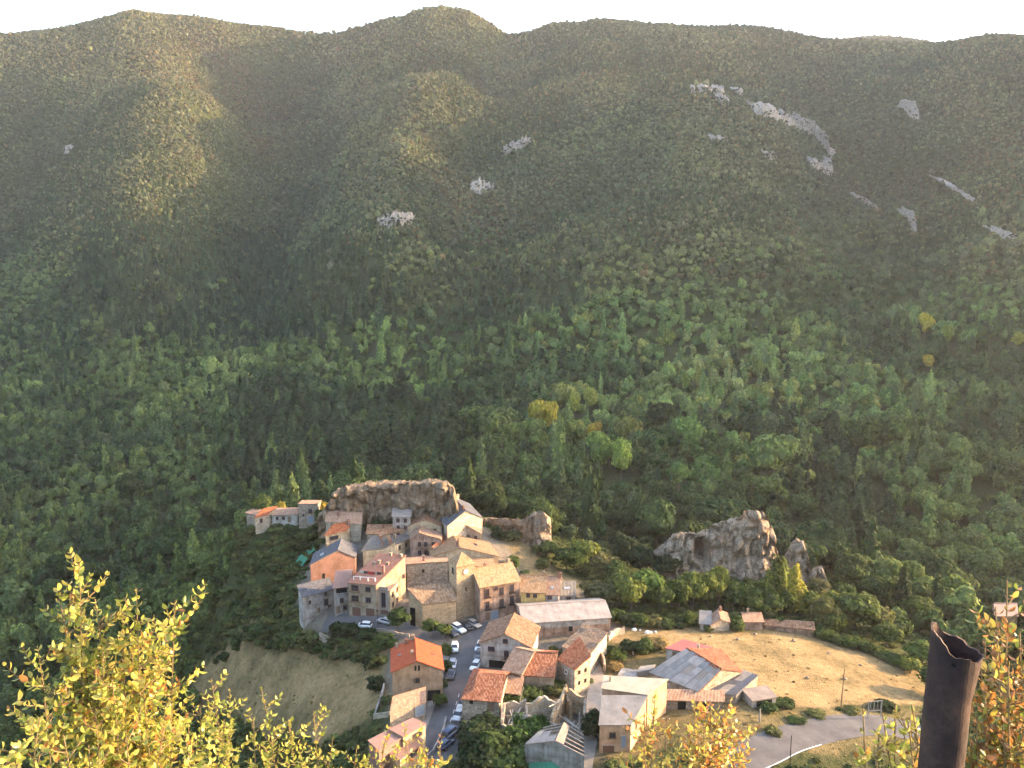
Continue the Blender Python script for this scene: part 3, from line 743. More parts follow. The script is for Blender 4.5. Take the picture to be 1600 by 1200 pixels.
def brickwork(name, c0, c1):
    m, n, l, b = mat(name, 0.9, 0.1)
    uv = coords(n, 'UV')
    br = n.new('ShaderNodeTexBrick'); br.inputs['Scale'].default_value = 1.0; br.inputs['Brick Width'].default_value = 0.33; br.inputs['Row Height'].default_value = 0.2; br.inputs['Mortar Size'].default_value = 0.012
    br.inputs['Color1'].default_value = (*c0, 1); br.inputs['Color2'].default_value = (*c1, 1); br.inputs['Mortar'].default_value = (0.36, 0.30, 0.26, 1)
    l.new(uv, br.inputs['Vector'])
    bg_ = noise_tex(n, l, 0.35, 5, 0.65, uv); rr_ = ramp(n, [(0.32, (0.66, 0.62, 0.58)), (0.6, (1.05, 1, 1))]); l.new(bg_.outputs[0], rr_.inputs[0])
    l.new(mix(n, l, br.outputs['Color'], rr_.outputs[0], 1.0, 'MULTIPLY'), b.inputs['Base Color']); bump(n, l, b, br.outputs['Fac'], -0.4, 0.02)
    return m
M['brick'] = brickwork('hollow_brick', (0.27, 0.125, 0.08), (0.21, 0.10, 0.065))
M['facing'] = brickwork('facing_brick', (0.36, 0.15, 0.10), (0.30, 0.13, 0.09))
M['t_orange'] = tiles('orange_tiles', (0.42, 0.085, 0.035), (0.52, 0.115, 0.05), (0.58, 0.15, 0.07), 0.15, tw=0.3)
M['t_red'] = tiles('red_tiles', (0.17, 0.06, 0.032), (0.33, 0.125, 0.07), (0.50, 0.26, 0.16), 0.35)
M['t_bright'] = tiles('bright_tiles', (0.24, 0.065, 0.03), (0.46, 0.15, 0.07), (0.56, 0.27, 0.15), 0.4)
M['t_old'] = tiles('old_tiles', (0.17, 0.09, 0.055), (0.32, 0.175, 0.105), (0.48, 0.31, 0.20), 0.5, 0.35)
M['t_tan'] = tiles('tan_tiles', (0.27, 0.155, 0.085), (0.40, 0.25, 0.14), (0.50, 0.34, 0.21), 0.3, 0.15)
M['t_pale'] = tiles('pale_tiles', (0.30, 0.165, 0.11), (0.42, 0.255, 0.17), (0.52, 0.36, 0.26), 0.35)
M['t_moss'] = tiles('mossy_tiles', (0.15, 0.10, 0.07), (0.28, 0.19, 0.13), (0.40, 0.31, 0.23), 0.5, 0.7)
M['t_terra'] = tiles('terracotta_paving', (0.34, 0.15, 0.10), (0.42, 0.20, 0.14), (0.48, 0.25, 0.18), 0.2, tw=0.33, tl=0.33)
M['slate'] = tiles('slate', (0.085, 0.085, 0.095), (0.13, 0.13, 0.145), (0.19, 0.185, 0.2), 0.4, tw=0.35, tl=0.3)
M['greyroof'] = tiles('grey_roof', (0.14, 0.125, 0.11), (0.20, 0.18, 0.16), (0.27, 0.245, 0.22), 0.4, tw=0.35, tl=0.3)
M['s_pale'] = sheeting('pale_fibre_sheet', (0.33, 0.28, 0.245), stain=0.4)
M['s_cream'] = sheeting('cream_sheet', (0.44, 0.36, 0.26), stain=0.25)
M['s_grey'] = sheeting('grey_fibre_sheet', (0.22, 0.20, 0.185), stain=0.4)
M['s_brown'] = sheeting('brown_fibre_sheet', (0.26, 0.20, 0.16), stain=0.35)
M['s_dark'] = sheeting('dark_sheet', (0.05, 0.055, 0.075), stain=0.3, rough=0.45)
M['s_red'] = sheeting('red_sheet', (0.42, 0.11, 0.09), stain=0.25)
M['s_roof'] = sheeting('brown_roof_sheet', (0.30, 0.17, 0.13), stain=0.25)
M['wood'] = plain('old_wood', (0.20, 0.13, 0.085), 0.85, 0.15, 0, 0.45, 5)
M['greywood'] = plain('weathered_timber', (0.36, 0.31, 0.26), 0.9, 0.1, 0, 0.4, 4)
M['shutter'] = plain('brown_shutter', (0.16, 0.075, 0.045), 0.6, 0.3, 0, 0.3)
M['garage'] = plain('brown_garage_door', (0.15, 0.075, 0.05), 0.55, 0.35, 0, 0.25)
M['bluedoor'] = plain('grey_blue_door', (0.22, 0.26, 0.31), 0.6, 0.3, 0, 0.25)
M['iron'] = plain('dark_iron', (0.035, 0.03, 0.03), 0.6, 0.4, 0.6, 0.4)
M['paint'] = plain('white_paint', (0.72, 0.71, 0.68), 0.6, 0.3, 0, 0.15)
M['dark'] = plain('dark_opening', (0.02, 0.018, 0.017), 0.95, 0.05, 0, 0.3)
M['zinc'] = plain('zinc_pipe', (0.45, 0.45, 0.45), 0.45, 0.5, 0.7, 0.2)
M['redcloth'] = plain('red_curtain', (0.34, 0.05, 0.05), 0.9, 0.1)
M['green_net'] = plain('green_net', (0.05, 0.20, 0.12), 0.8, 0.2)
M['towel'] = plain('turquoise_cloth', (0.30, 0.62, 0.52), 0.9, 0.1)
mg, n, l, b = mat('window_glass', 0.12, 0.6); b.inputs['Base Color'].default_value = (0.03, 0.035, 0.045, 1); M['glass'] = mg

# ------------------------------------------------------------------ mesh helpers
class MB:
    def __init__(self): self.v, self.f, self.uv = [], [], []
    def poly(self, pts, uv=None):
        s = len(self.v); self.v += [tuple(p) for p in pts]; self.f.append(tuple(range(s, s + len(pts)))); self.uv.append(uv or [(p[0] + p[1] * 0.7, p[2]) for p in pts])
    def box(self, x0, x1, y0, y1, z0, z1):
        a = [(x, y, z) for z in (z0, z1) for y in (y0, y1) for x in (x0, x1)]
        for q in ((0, 2, 3, 1), (4, 5, 7, 6), (0, 1, 5, 4), (2, 6, 7, 3), (0, 4, 6, 2), (1, 3, 7, 5)): self.poly([a[i] for i in q])
    def tube(self, pts, rads, k=6, cap=True):
        pts = [Vector(p) for p in pts]; rings = []
        if isinstance(rads, (int, float)): rads = [rads] * len(pts)
        for i, p in enumerate(pts):
            d = (pts[min(i + 1, len(pts) - 1)] - pts[max(i - 1, 0)]).normalized()
            a = d.orthogonal().normalized() if abs(d.z) < 0.9 else Vector((1, 0, 0)).cross(d).normalized(); c_ = d.cross(a)
            rings.append([p + (a * math.cos(j / k * math.tau) + c_ * math.sin(j / k * math.tau)) * rads[i] for j in range(k)])
        for i in range(len(rings) - 1):
            for j in range(k): self.poly([rings[i][j], rings[i][(j + 1) % k], rings[i + 1][(j + 1) % k], rings[i + 1][j]])
        if cap: self.poly(rings[0][::-1]); self.poly(rings[-1])
    def build(self, name, material, parent=None, smooth=False):
        o = mesh_obj(name, self.v, self.f, material, parent, smooth)
        ul = o.data.uv_layers.new(name='UVMap'); k = [c for u in self.uv for p in u for c in p]
        ul.data.foreach_set('uv', k)
        return o
def box_part(name, material, parent, *dims):
    q = MB(); q.box(*dims); return q.build(name, material, parent)
_cache = {}
def shared(key, make):
    if key not in _cache: _cache[key] = make()
    return _cache[key]
def place(name, me, parent, mtx=None):
    o = bpy.data.objects.new(name, me); C.objects.link(o); o.parent = parent
    if mtx is not None: o.matrix_local = mtx
    return o
def ring_mesh(w, h, bar, dep, material, sill=True, cross=True):
    q = MB()
    q.box(-w / 2 - bar, -w / 2, -dep, 0.03, -bar, h + bar); q.box(w / 2, w / 2 + bar, -dep, 0.03, -bar, h + bar)
    q.box(-w / 2, w / 2, -dep, 0.03, h, h + bar); q.box(-w / 2, w / 2, -dep, 0.03, -bar, 0)
    if cross: q.box(-0.03, 0.03, -dep * 0.6, 0.02, 0, h)
    if sill: q.box(-w / 2 - bar * 1.6, w / 2 + bar * 1.6, -dep - 0.08, 0.02, -bar - 0.07, -bar - 0.003)
    me = bpy.data.meshes.new('frame'); me.from_pydata(q.v, [], q.f); me.materials.append(material); return me
def quad_mesh(w, h, y, material, thick=0.02):
    q = MB(); q.box(-w / 2, w / 2, y - thick, y + 0.02, 0, h)
    me = bpy.data.meshes.new('pane'); me.from_pydata(q.v, [], q.f); me.materials.append(material); return me
def opening(parent, mtx, w, h, kind, frame='shutter'):
    """a window, door or the like set in a wall; mtx: x along the wall, -y outward, z up, origin at the sill's middle"""
    key = (round(w, 2), round(h, 2), kind, frame)
    if kind in ('win', 'shut', 'half'):
        o = place('window', shared(key + ('f',), lambda: ring_mesh(w, h, 0.09, 0.10, M[frame])), parent, mtx)
        place('pane', shared(key + ('p',), lambda: quad_mesh(w, h, -0.03, M['glass'])), o)
        if kind == 'shut':
            for s in (-1, 1):
                place('shutter', shared(key + ('s',), lambda: quad_mesh(w * 0.5, h, -0.05, M['shutter'], 0.04)), o, Matrix.Translation((s * w * 0.8, 0, 0)))
        if kind == 'half':
            place('shutter', shared(key + ('s',), lambda: quad_mesh(w * 0.7, h, -0.05, M['wood'], 0.04)), o, Matrix.Translation((-w * 0.9, 0, 0)))
    elif kind == 'hole':
        place('opening', shared(key + ('h',), lambda: quad_mesh(w, h, -0.012, M['dark'])), parent, mtx)
    elif kind in ('door', 'garage', 'blue'):
        mm = {'door': M['wood'], 'garage': M['garage'], 'blue': M['bluedoor']}[kind]
        def mk():
            q = MB(); nrib = max(3, int(h / 0.35))
            for i in range(nrib): q.box(-w / 2, w / 2, -0.05 - 0.015 * (i % 2), 0.02, h * i / nrib, h * (i + 1) / nrib - 0.02)
            me = bpy.data.meshes.new('door'); me.from_pydata(q.v, [], q.f); me.materials.append(mm); return me
        o = place('door', shared(key + ('d',), mk), parent, mtx)
        place('door_frame', shared(key + ('f',), lambda: ring_mesh(w, h, 0.12, 0.12, M['greywood'], False, False)), o)
    elif kind in ('balc', 'balcw'):
        o = place('window', shared(key + ('f',), lambda: ring_mesh(w, h, 0.09, 0.10, M[frame], False)), parent, mtx)
        place('pane', shared(key + ('p',), lambda: quad_mesh(w, h, -0.03, M['glass'])), o)
        def mk():
            q = MB(); W = w * 1.7; q.box(-W / 2, W / 2, -0.75, 0, -0.16, -0.03)
            q.box(-W / 2, W / 2, -0.75, -0.71, 0.92, 0.97)
            for s in (-1, 1): q.box(s * W / 2 - 0.02, s * W / 2 + 0.02, -0.71, 0, 0.92, 0.97)
            k = int(W / 0.18)
            for i in range(k + 1): q.box(-W / 2 + W * i / k - 0.012, -W / 2 + W * i / k + 0.012, -0.742, -0.718, -0.03, 0.92)
            me = bpy.data.meshes.new('balcony'); me.from_pydata(q.v, [], q.f); me.materials.append(M['iron'] if kind == 'balc' else M['wood']); return me
        place('balcony', shared(key + ('b',), mk), parent, mtx)

HOUSE_PLANS = []
def height_fn(kind, ze, rise, mpos):
    def tri(t): return t / mpos if t < mpos else (1 - t) / (1 - mpos)
    return {'gable_x': lambda s, t: ze + rise * tri(t), 'gable_y': lambda s, t: ze + rise * tri(s), 'shed_f': lambda s, t: ze + rise * t, 'shed_b': lambda s, t: ze + rise * (1 - t),
            'shed_l': lambda s, t: ze + rise * s, 'shed_r': lambda s, t: ze + rise * (1 - s), 'pyramid': lambda s, t: ze + rise * min(tri(s), tri(t)), 'flat': lambda s, t: ze,
            'hip_x': lambda s, t: ze + rise * min(tri(t), s / 0.28, 1.0), 'none': lambda s, t: ze}[kind]
def house(name, label, A, B, Cc, ze, roof, rise, wall, roofm, D=None, wins=(), chim=(), mpos=0.5, over=0.3, depth=None, sag=0.05, cat='house', group=None, thick=0.16, sky=(), base=None, frame='shutter', skirt=3.5):
    """a building from three (or four) eave corners seen in the picture at height ze over the road: front left, front right, back right"""
    P = [at(p[0], p[1], p[2] if len(p) > 2 else ze) for p in (A, B)]
    if depth is not None:
        e = (P[1] - P[0]); e.z = 0; e.normalize(); P.append(P[1] + Vector((-e.y, e.x, 0)) * depth)
    else: P.append(at(Cc[0], Cc[1], Cc[2] if len(Cc) > 2 else ze))
    P.append(at(D[0], D[1], D[2] if len(D) > 2 else ze) if D else P[0] + P[2] - P[1])
    P = [Vector((p.x, p.y, 0)) for p in P]
    HOUSE_PLANS.append([(p.x, p.y) for p in P])
    gz = min(ground(p.x, p.y) for p in P) if base is None else base
    ang = math.atan2(P[1].y - P[0].y, P[1].x - P[0].x)
    root = empty(name, (P[0].x, P[0].y, gz), ang); tag(root, label, cat, group)
    inv = Matrix.Rotation(-ang, 3, 'Z'); Q = [inv @ (p - P[0]) for p in P]
    H = height_fn(roof, ze - gz, rise, mpos)
    def pt(s, t):
        a = Q[0].lerp(Q[1], s); c_ = Q[3].lerp(Q[2], s); return a.lerp(c_, t)
    W, Dp = (Q[1] - Q[0]).length, (Q[3] - Q[0]).length
    # walls
    q = MB(); edges = [((0, 0), (1, 0)), ((1, 0), (1, 1)), ((1, 1), (0, 1)), ((0, 1), (0, 0))]
    for (s0, t0), (s1, t1) in edges:
        cut = [0.0, 1.0]
        if roof in ('gable_x', 'gable_y'): cut = sorted({0.0, mpos if (s1 - s0) + (t1 - t0) > 0 else 1 - mpos, 1.0})
        for a, c_ in zip(cut, cut[1:]):
            p0, p1 = pt(s0 + (s1 - s0) * a, t0 + (t1 - t0) * a), pt(s0 + (s1 - s0) * c_, t0 + (t1 - t0) * c_)
            h0, h1 = H(s0 + (s1 - s0) * a, t0 + (t1 - t0) * a) - 0.02, H(s0 + (s1 - s0) * c_, t0 + (t1 - t0) * c_) - 0.02
            L = (pt(s1, t1) - pt(s0, t0)).length
            q.poly([(p0.x, p0.y, -skirt), (p1.x, p1.y, -skirt), (p1.x, p1.y, h1), (p0.x, p0.y, h0)], [(L * a, -3.5), (L * c_, -3.5), (L * c_, h1), (L * a, h0)])
    q.build('wall', wall, root)
    # roof slab on a grid, a little uneven
    ro = None
    if roof != 'none':
        es, et = over / W, over / Dp
        ns, nt = max(4, int(W / 1.6)), max(4, int(Dp / 1.6))
        def axis_(k, e, brk):
            v = sorted(set([-e, 1 + e] + [i / k for i in range(k + 1)] + brk)); return v
        S_ = axis_(ns, es, [mpos] if roof in ('gable_y', 'pyramid') else ([0.28] if roof == 'hip_x' else [])); T_ = axis_(nt, et, [mpos] if roof in ('gable_x', 'pyramid', 'hip_x') else [])
        q = MB(); sd = random.random() * 50
        def top(s, t):
            p = pt(s, t); z = H(s, t) + 0.02 + thick * 0.5 + mnoise.noise((p.x * 0.35 + sd, p.y * 0.35, 0)) * sag; return Vector((p.x, p.y, z))
        slope_x = roof in ('gable_y', 'shed_l', 'shed_r')
        def uvf(s, t): return (t * Dp, s * W) if slope_x else (s * W, t * Dp)
        G = [[top(s, t) for s in S_] for t in T_]
        dn = Vector((0, 0, -thick))
        for j in range(len(T_) - 1):
            for i in range(len(S_) - 1):
                u4 = [uvf(S_[i], T_[j]), uvf(S_[i + 1], T_[j]), uvf(S_[i + 1], T_[j + 1]), uvf(S_[i], T_[j + 1])]
                a, b_, c_, d_ = G[j][i], G[j][i + 1], G[j + 1][i + 1], G[j + 1][i]
                if roof in ('pyramid', 'hip_x') and ((S_[i] < mpos) == (T_[j] < mpos)):
                    q.poly([a, b_, c_], u4[:3]); q.poly([a, c_, d_], [u4[0], u4[2], u4[3]])
                elif roof in ('pyramid', 'hip_x'):
                    q.poly([a, b_, d_], [u4[0], u4[1], u4[3]]); q.poly([b_, c_, d_], u4[1:])
                else: q.poly([a, b_, c_, d_], u4)
                q.poly([d_ + dn, c_ + dn, b_ + dn, a + dn])
        for i in range(len(S_) - 1):
            q.poly([G[0][i] + dn, G[0][i + 1] + dn, G[0][i + 1], G[0][i]]); q.poly([G[-1][i + 1] + dn, G[-1][i] + dn, G[-1][i], G[-1][i + 1]])
        for j in range(len(T_) - 1):
            q.poly([G[j + 1][0] + dn, G[j][0] + dn, G[j][0], G[j + 1][0]]); q.poly([G[j][-1] + dn, G[j + 1][-1] + dn, G[j + 1][-1], G[j][-1]])
        ro = q.build('roof', roofm, root)
        if roof in ('gable_x', 'gable_y'):
            q = MB(); a, b_ = (top(-es, mpos), top(1 + es, mpos)) if roof == 'gable_x' else (top(mpos, -et), top(mpos, 1 + et))
            k = max(3, int((b_ - a).length / 0.5))
            q.tube([a.lerp(b_, i / k) + Vector((0, 0, 0.02)) for i in range(k + 1)], [0.13 + 0.02 * (i % 2) for i in range(k + 1)], 6)
            q.build('ridge', roofm, ro)
        for s, t, w_, h_ in chim:
            p = top(s, t); q = MB(); q.box(p.x - w_ / 2, p.x + w_ / 2, p.y - w_ / 2, p.y + w_ / 2, p.z - 0.4, p.z + h_)
            q.box(p.x - w_ / 2 - 0.08, p.x + w_ / 2 + 0.08, p.y - w_ / 2 - 0.08, p.y + w_ / 2 + 0.08, p.z + h_, p.z + h_ + 0.1)
            q.box(p.x - w_ / 4, p.x + w_ / 4, p.y - w_ / 4, p.y + w_ / 4, p.z + h_ + 0.1, p.z + h_ + 0.32)
            q.build('chimney', M['beige'] if random.random() < 0.6 else M['brick'], ro)
        for s, t, w_, h_ in sky:
            a = top(s, t); du = (top(s + 0.05, t) - top(s - 0.05, t)).normalized(); dv = (top(s, t + 0.05) - top(s, t - 0.05)).normalized(); nn = du.cross(dv)
            q = MB(); c4 = [a - du * w_ / 2 - dv * h_ / 2, a + du * w_ / 2 - dv * h_ / 2, a + du * w_ / 2 + dv * h_ / 2, a - du * w_ / 2 + dv * h_ / 2]
            q.poly([c + nn * 0.09 for c in c4])
            for i in range(4): q.poly([c4[i] - nn * 0.05, c4[(i + 1) % 4] - nn * 0.05, c4[(i + 1) % 4] + nn * 0.09, c4[i] + nn * 0.09])
            q.build('skylight', [M['zinc'], M['glass']], ro).data.polygons[0].material_index = 0 if random.random() < 0.6 else 1
    for wn_ in wins:
        side, pos, down, w_, h_, kind = wn_[:6]
        i = 'frbl'.index(side); (s0, t0), (s1, t1) = edges[i]
        p0, p1 = pt(s0, t0), pt(s1, t1); e = (p1 - p0).normalized(); p = p0.lerp(p1, pos)
        z = (ze - gz) - down - h_
        mtx = Matrix.Translation((p.x, p.y, z)) @ Matrix.Rotation(math.atan2(e.y, e.x), 4, 'Z')
        opening(root, mtx, w_, h_, kind, wn_[6] if len(wn_) > 6 else frame)
    root['zl'] = ze - gz
    return root, ro, pt, H
def rows(side, xs, downs, w=0.8, h=1.15, kind='win'):
    return [(side, x, d, w, h, kind) for d in downs for x in xs]
# ------------------------------------------------------------------ the village, building by building
house('stone_house', 'low stone house at the far tip of the cliff terrace, leftmost of all', (385,801), (400,804), None, 13, 'shed_f', 0.8, M['stone'], M['t_pale'], depth=5, base=9.7, skirt=1.6)
house('stone_house', 'small stone house with a red sloping roof on the cliff terrace', (398.4,808.4), (417,804.8), (431,794,14.2), 13.2, 'shed_f', 1.4, M['palestone'], M['t_bright'], wins=[('f',0.5,0.8,0.7,1.0,'win')], base=9.7, skirt=1.6)
house('long_house', 'long whitewashed low house with a thin tiled roof on the cliff terrace', (425,804.6), (464.5,803.7), None, 13.0, 'shed_f', 0.7, M['white'], M['t_pale'], depth=3.8, wins=[('f',0.68,0.7,0.9,1.5,'door'),('f',0.2,0.6,0.6,0.8,'win'),('f',0.45,0.6,0.6,0.8,'win')], base=9.7, skirt=1.6)
house('stone_house', 'tall roofless stone house with red door openings beside the rock', (466,790), (496,790), None, 15.9, 'shed_b', 0.5, M['stone'], M['t_pale'], depth=5, wins=[('f',0.62,1.1,0.9,1.1,'win'),('f',0.62,3.2,1.6,1.9,'blue'),('f',0.25,2.6,0.5,0.7,'hole')], over=0.15, base=9.7, skirt=1.6)
house('tiled_house', 'house with pale orange tiles below the big rock, above the yellow gable', (509,814), (563,818), (567,805), 14.6, 'gable_x', 1.8, M['palestone'], M['t_pale'], mpos=0.5, chim=[(0.35,0.3,0.6,0.9)], wins=rows('f',(0.2,0.5),(0.9,),0.7,0.9))
house('red_roofed_house', 'house with red-orange roof and sunlit yellow side wall over the slate roofs', (508.5,836), (541,829), (564,816), 13.0, 'gable_x', 1.6, M['cream'], M['t_bright'], wins=rows('r',(0.3,0.7),(0.9,3.2),0.7,1.0)+[('f',0.4,0.8,2.4,0.9,'win')], chim=[(0.85,0.35,0.7,1.2)])
house('annex', 'little cream annex at the corner of the red-roofed house', (530,842), (545,838), None, 9.5, 'shed_f', 0.8, M['cream'], M['t_pale'], depth=4, wins=[('f',0.6,0.7,0.5,0.7,'win')])
_, ro, pt, H = house('brick_building', 'tall bare brick gable with a slate roof at the village edge', (485,882), (555,870), (559,853), 10.0, 'gable_y', 2.6, M['brick'], M['slate'], mpos=0.62, over=0.25, sky=[(0.22,0.4,0.9,1.2),(0.1,0.55,0.5,0.5)], chim=[(0.3,0.9,0.6,1.0)], wins=[('f',0.28,3.0,0.7,1.5,'hole')])
house('grey_house', 'grey rendered house with dark slate roof at the lower left corner of the village', (472.5,932), (521,920), (514,906,5.6), 4.4, 'shed_f', 1.5, M['grey'], M['slate'], wins=[('f',0.22,1.6,0.5,0.7,'win'),('f',0.5,3.9,0.8,1.4,'door'),('f',0.74,0.4,0.6,0.8,'win'),('f',0.75,2.2,1.0,1.6,'win'),('f',0.86,4.0,0.9,0.8,'win')], sky=[(0.12,0.5,1.4,0.8)])
house('narrow_house', 'narrow grey house with brown roof and open loggia between slate house and apartments', (521.5,918), (545,915.5), (549,891,9.2), 6.8, 'shed_f', 2.4, M['grey'], M['s_roof'], wins=[('f',0.5,0.35,2.6,1.2,'hole'),('f',0.5,3.0,0.8,1.1,'win'),('f',0.25,4.9,1.0,1.9,'door'),('f',0.7,5.0,0.8,1.0,'win')])
root, ro, pt, H = house('apartment_house', 'four-storey apartment house with a terracotta roof terrace and brown garage doors', (544,910), (587,913.5), (633,867.5,13.2), 8.6, 'shed_f', 4.4, M['beige'], M['t_terra'], over=0.2, sag=0.0,
   wins=[('f',0.24,0.6,1.7,1.4,'balcw'),('f',0.72,0.8,1.2,1.1,'win'),('f',0.24,3.3,1.7,1.4,'balcw'),('f',0.72,3.5,1.2,1.1,'win'),('f',0.28,6.2,2.2,2.3,'garage'),('f',0.78,6.2,2.2,2.3,'garage'),('r',0.93,0.2,0.7,0.9,'win')])
def on_roof(root, pt, H, s, t): 
    p = pt(s, t); return Vector((p.x, p.y, H(s, t) + 0.1))
q = MB(); a = pt(0.12, 0.1); zz = H(0.12, 0.1) + 0.12                # roof terrace cut into the slope: parapet, posts, glazing, curtain
p0, p1, p2, p3 = pt(0.06, 0.06), pt(0.86, 0.06), pt(0.86, 0.32), pt(0.06, 0.32)
h1 = H(0.5, 0.32) + 0.35
q.poly([(p3.x, p3.y, H(0.06, 0.32)), (p2.x, p2.y, H(0.86, 0.32)), (p2.x, p2.y, h1 + 0.4), (p3.x, p3.y, h1 + 0.4)]); q.build('terrace_wall', M['white'], root)
for s in (0.3, 0.55, 0.78):
    p = pt(s, 0.318); mtx = Matrix.Translation((p.x, p.y, H(s, 0.3) - 0.05)); opening(root, mtx, 0.9, 0.75, 'win')
p = pt(0.5, 0.30); place('curtain', quad_mesh(1.6, 0.8, 0, M['redcloth']), root, Matrix.Translation((p.x, p.y, H(0.5, 0.3) + 0.02)))
for s in (0.1, 0.34, 0.62, 0.88):
    p = pt(s, 0.09); box_part('terrace_post', M['paint'], root, p.x - 0.1, p.x + 0.1, p.y - 0.1, p.y + 0.1, H(s, 0.09), H(s, 0.09) + 0.95)
pa, pb = pt(0.08, 0.09), pt(0.9, 0.09); q = MB(); q.tube([(pa.x, pa.y, H(0.08, 0.09) + 0.95), (pb.x, pb.y, H(0.9, 0.09) + 0.95)], 0.08, 6); q.build('terrace_rail', M['paint'], root)
for s, t, h_ in ((0.25,0.62,0.7),(0.38,0.68,0.8),(0.72,0.66,0.6),(0.86,0.38,1.9),(0.9,0.95,0.7),(0.5,0.96,0.8)):
    p = pt(s, t); z = H(s, t); q = MB(); q.box(p.x - 0.3, p.x + 0.3, p.y - 0.3, p.y + 0.3, z, z + h_); q.box(p.x - 0.38, p.x + 0.38, p.y - 0.38, p.y + 0.38, z + h_, z + h_ + 0.12); q.build('chimney', M['beige'] if h_ < 1.5 else M['facing'], ro)
_h = house('brick_wing', 'lower wing with red brick front and greenish flat roof beside the apartment house', (589,922), (609,923.5), (636,896), 6.8, 'shed_f', 0.3, M['cream'], M['s_brown'], over=0.12, sag=0.0,
   wins=[('f',0.5,0.6,0.9,3.6,'win'),('f',0.55,5.0,1.9,1.7,'garage')]+rows('r',(0.15,0.4,0.62,0.84),(0.9,3.6),0.9,1.1))
p = place('brick_facing', quad_mesh(2.9, 6.0, -0.012, M['facing'], 0.006), _h[0], Matrix.Translation((1.35, 0, 0.9)))
house('grey_roofed_house', 'house with grey roof and several chimneys behind the apartment house', (567,860), (600,857.5), (617,845,12.6), 10.6, 'shed_f', 2.0, M['cream'], M['greyroof'], D=(582,837,12.8), chim=[(0.4,0.9,0.6,1.0),(0.8,0.85,0.6,1.1),(0.95,0.7,0.5,0.9),(0.7,0.45,0.5,0.8)])
house('grey_roofed_house', 'house with grey roof and sunlit cream gable in the village middle', (617,851), (640,841), (628,827), 11.4, 'shed_f', 0.8, M['cream'], M['greyroof'], wins=rows('f',(0.3,0.75),(0.8,3.0),0.7,1.0)+rows('r',(0.4,),(1.0,),0.7,1.0), chim=[(0.1,0.8,0.6,1.0),(0.2,0.4,0.5,0.9)])
house('stone_cottage', 'small stone cottage squeezed below the big rock, left of the narrow grey house', (573,834), (604,834), (606,824), 13.2, 'shed_f', 0.7, M['stone'], M['t_old'], wins=rows('f',(0.3,0.7),(0.7,),0.6,0.8), chim=[(0.8,0.6,0.5,0.8)])
house('tiled_house', 'low tiled house filling the gap above the apartment roof', (604,832), (634,828), (632,818), 13.0, 'gable_x', 1.2, M['beige'], M['t_old'], wins=rows('f',(0.25,0.6),(0.6,),0.6,0.8))
house('tower_house', 'narrow grey house with metal roof standing against the big rock', (613.5,807), (641,807.5), (641.5,793.5), 16.8, 'shed_f', 0.4, M['grey'], M['s_pale'], wins=rows('f',(0.3,0.72),(0.6,2.6),0.8,0.9))
house('tiled_house', 'house with old tan tiles and pale side wall below the narrow grey house', (637,822), (690,822), (690,806), 14.2, 'gable_y', 2.0, M['cream'], M['t_old'], mpos=0.52, chim=[(0.7,0.5,0.6,1.0),(0.35,0.9,0.6,0.9)], wins=rows('f',(0.6,0.8),(0.8,),0.7,0.9))
house('tall_house', 'tall shaded house with rows of windows and a worn tiled roof in the village middle', (641,842), (689,842), (690,826), 12.4, 'gable_y', 1.7, M['pink'], M['t_pale'], mpos=0.3, wins=rows('f',(0.3,0.5,0.75),(0.9,3.2,5.4),0.8,1.2)+[('f',0.52,3.0,0.9,1.6,'balc')], chim=[(0.75,0.9,0.6,1.0)])
house('red_tiled_house', 'small house with red tiles wedged between tall house and tan gable', (676,854), (692,848), (712,834), 11.0, 'shed_f', 1.0, M['pink'], M['t_red'])
house('slate_house', 'large house with blue slate roof beside the big rock', (699,821), (753,808), (733,787), 15.4, 'gable_y', 3.0, M['palestone'], M['slate'], mpos=0.52, sky=[(0.16,0.25,1.3,0.8)], chim=[(0.62,0.92,0.7,1.3),(0.5,0.1,0.5,0.8)])
house('gabled_house', 'house with pale pinkish tile roof in front of the slate house', (700,829), (751,833), (753,811), 12.2, 'gable_y', 2.0, M['beige'], M['t_pale'], mpos=0.55, wins=rows('f',(0.62,0.85),(0.9,),0.8,1.0), chim=[(0.9,0.9,0.5,0.8)])
house('wide_house', 'wide house with one grey and one sunlit tan roof slope above the clock tower', (676,869), (779,869), (764,848), 9.6, 'gable_y', 2.4, M['cream'], M['t_tan'], mpos=0.42, sky=[(0.25,0.8,0.9,0.7),(0.72,0.5,0.8,1.7)], chim=[(0.4,0.15,0.6,1.1),(0.44,0.35,0.5,1.0)], wins=[('f',0.14,0.9,0.9,0.7,'win'),('f',0.85,1.4,1.6,1.3,'hole'),('f',0.55,1.0,0.7,0.9,'win')])
house('low_house', 'low house with pale roof half hidden behind the clock tower', (741,884), (772,886), (768,872), 8.6, 'shed_f', 0.8, M['cream'], M['t_tan'])
house('stone_building', 'shaded rubble stone building with thin tiled roof behind the church', (635.6,884), (699,880), (697,868), 9.4, 'shed_b', 0.5, M['stone'], M['t_pale'], chim=[(0.42,0.3,0.5,1.3)], wins=[('f',0.4,1.3,0.6,0.8,'hole')])
house('church_nave', 'church nave with mossy tiled roof and tall buttress next to the clock tower', (660,943), (713,937), (701,910,9.4), 6.2, 'shed_f', 3.0, M['church'], M['t_moss'], D=(639,922,9.0), sag=0.12, wins=[('l',0.25,1.5,1.4,5.5,'hole')], cat='church')
ch = bpy.data.objects['church_nave']
for px, w_, d_ in ((668, 1.6, 1.4), (700, 0.9, 0.8)):
    pass
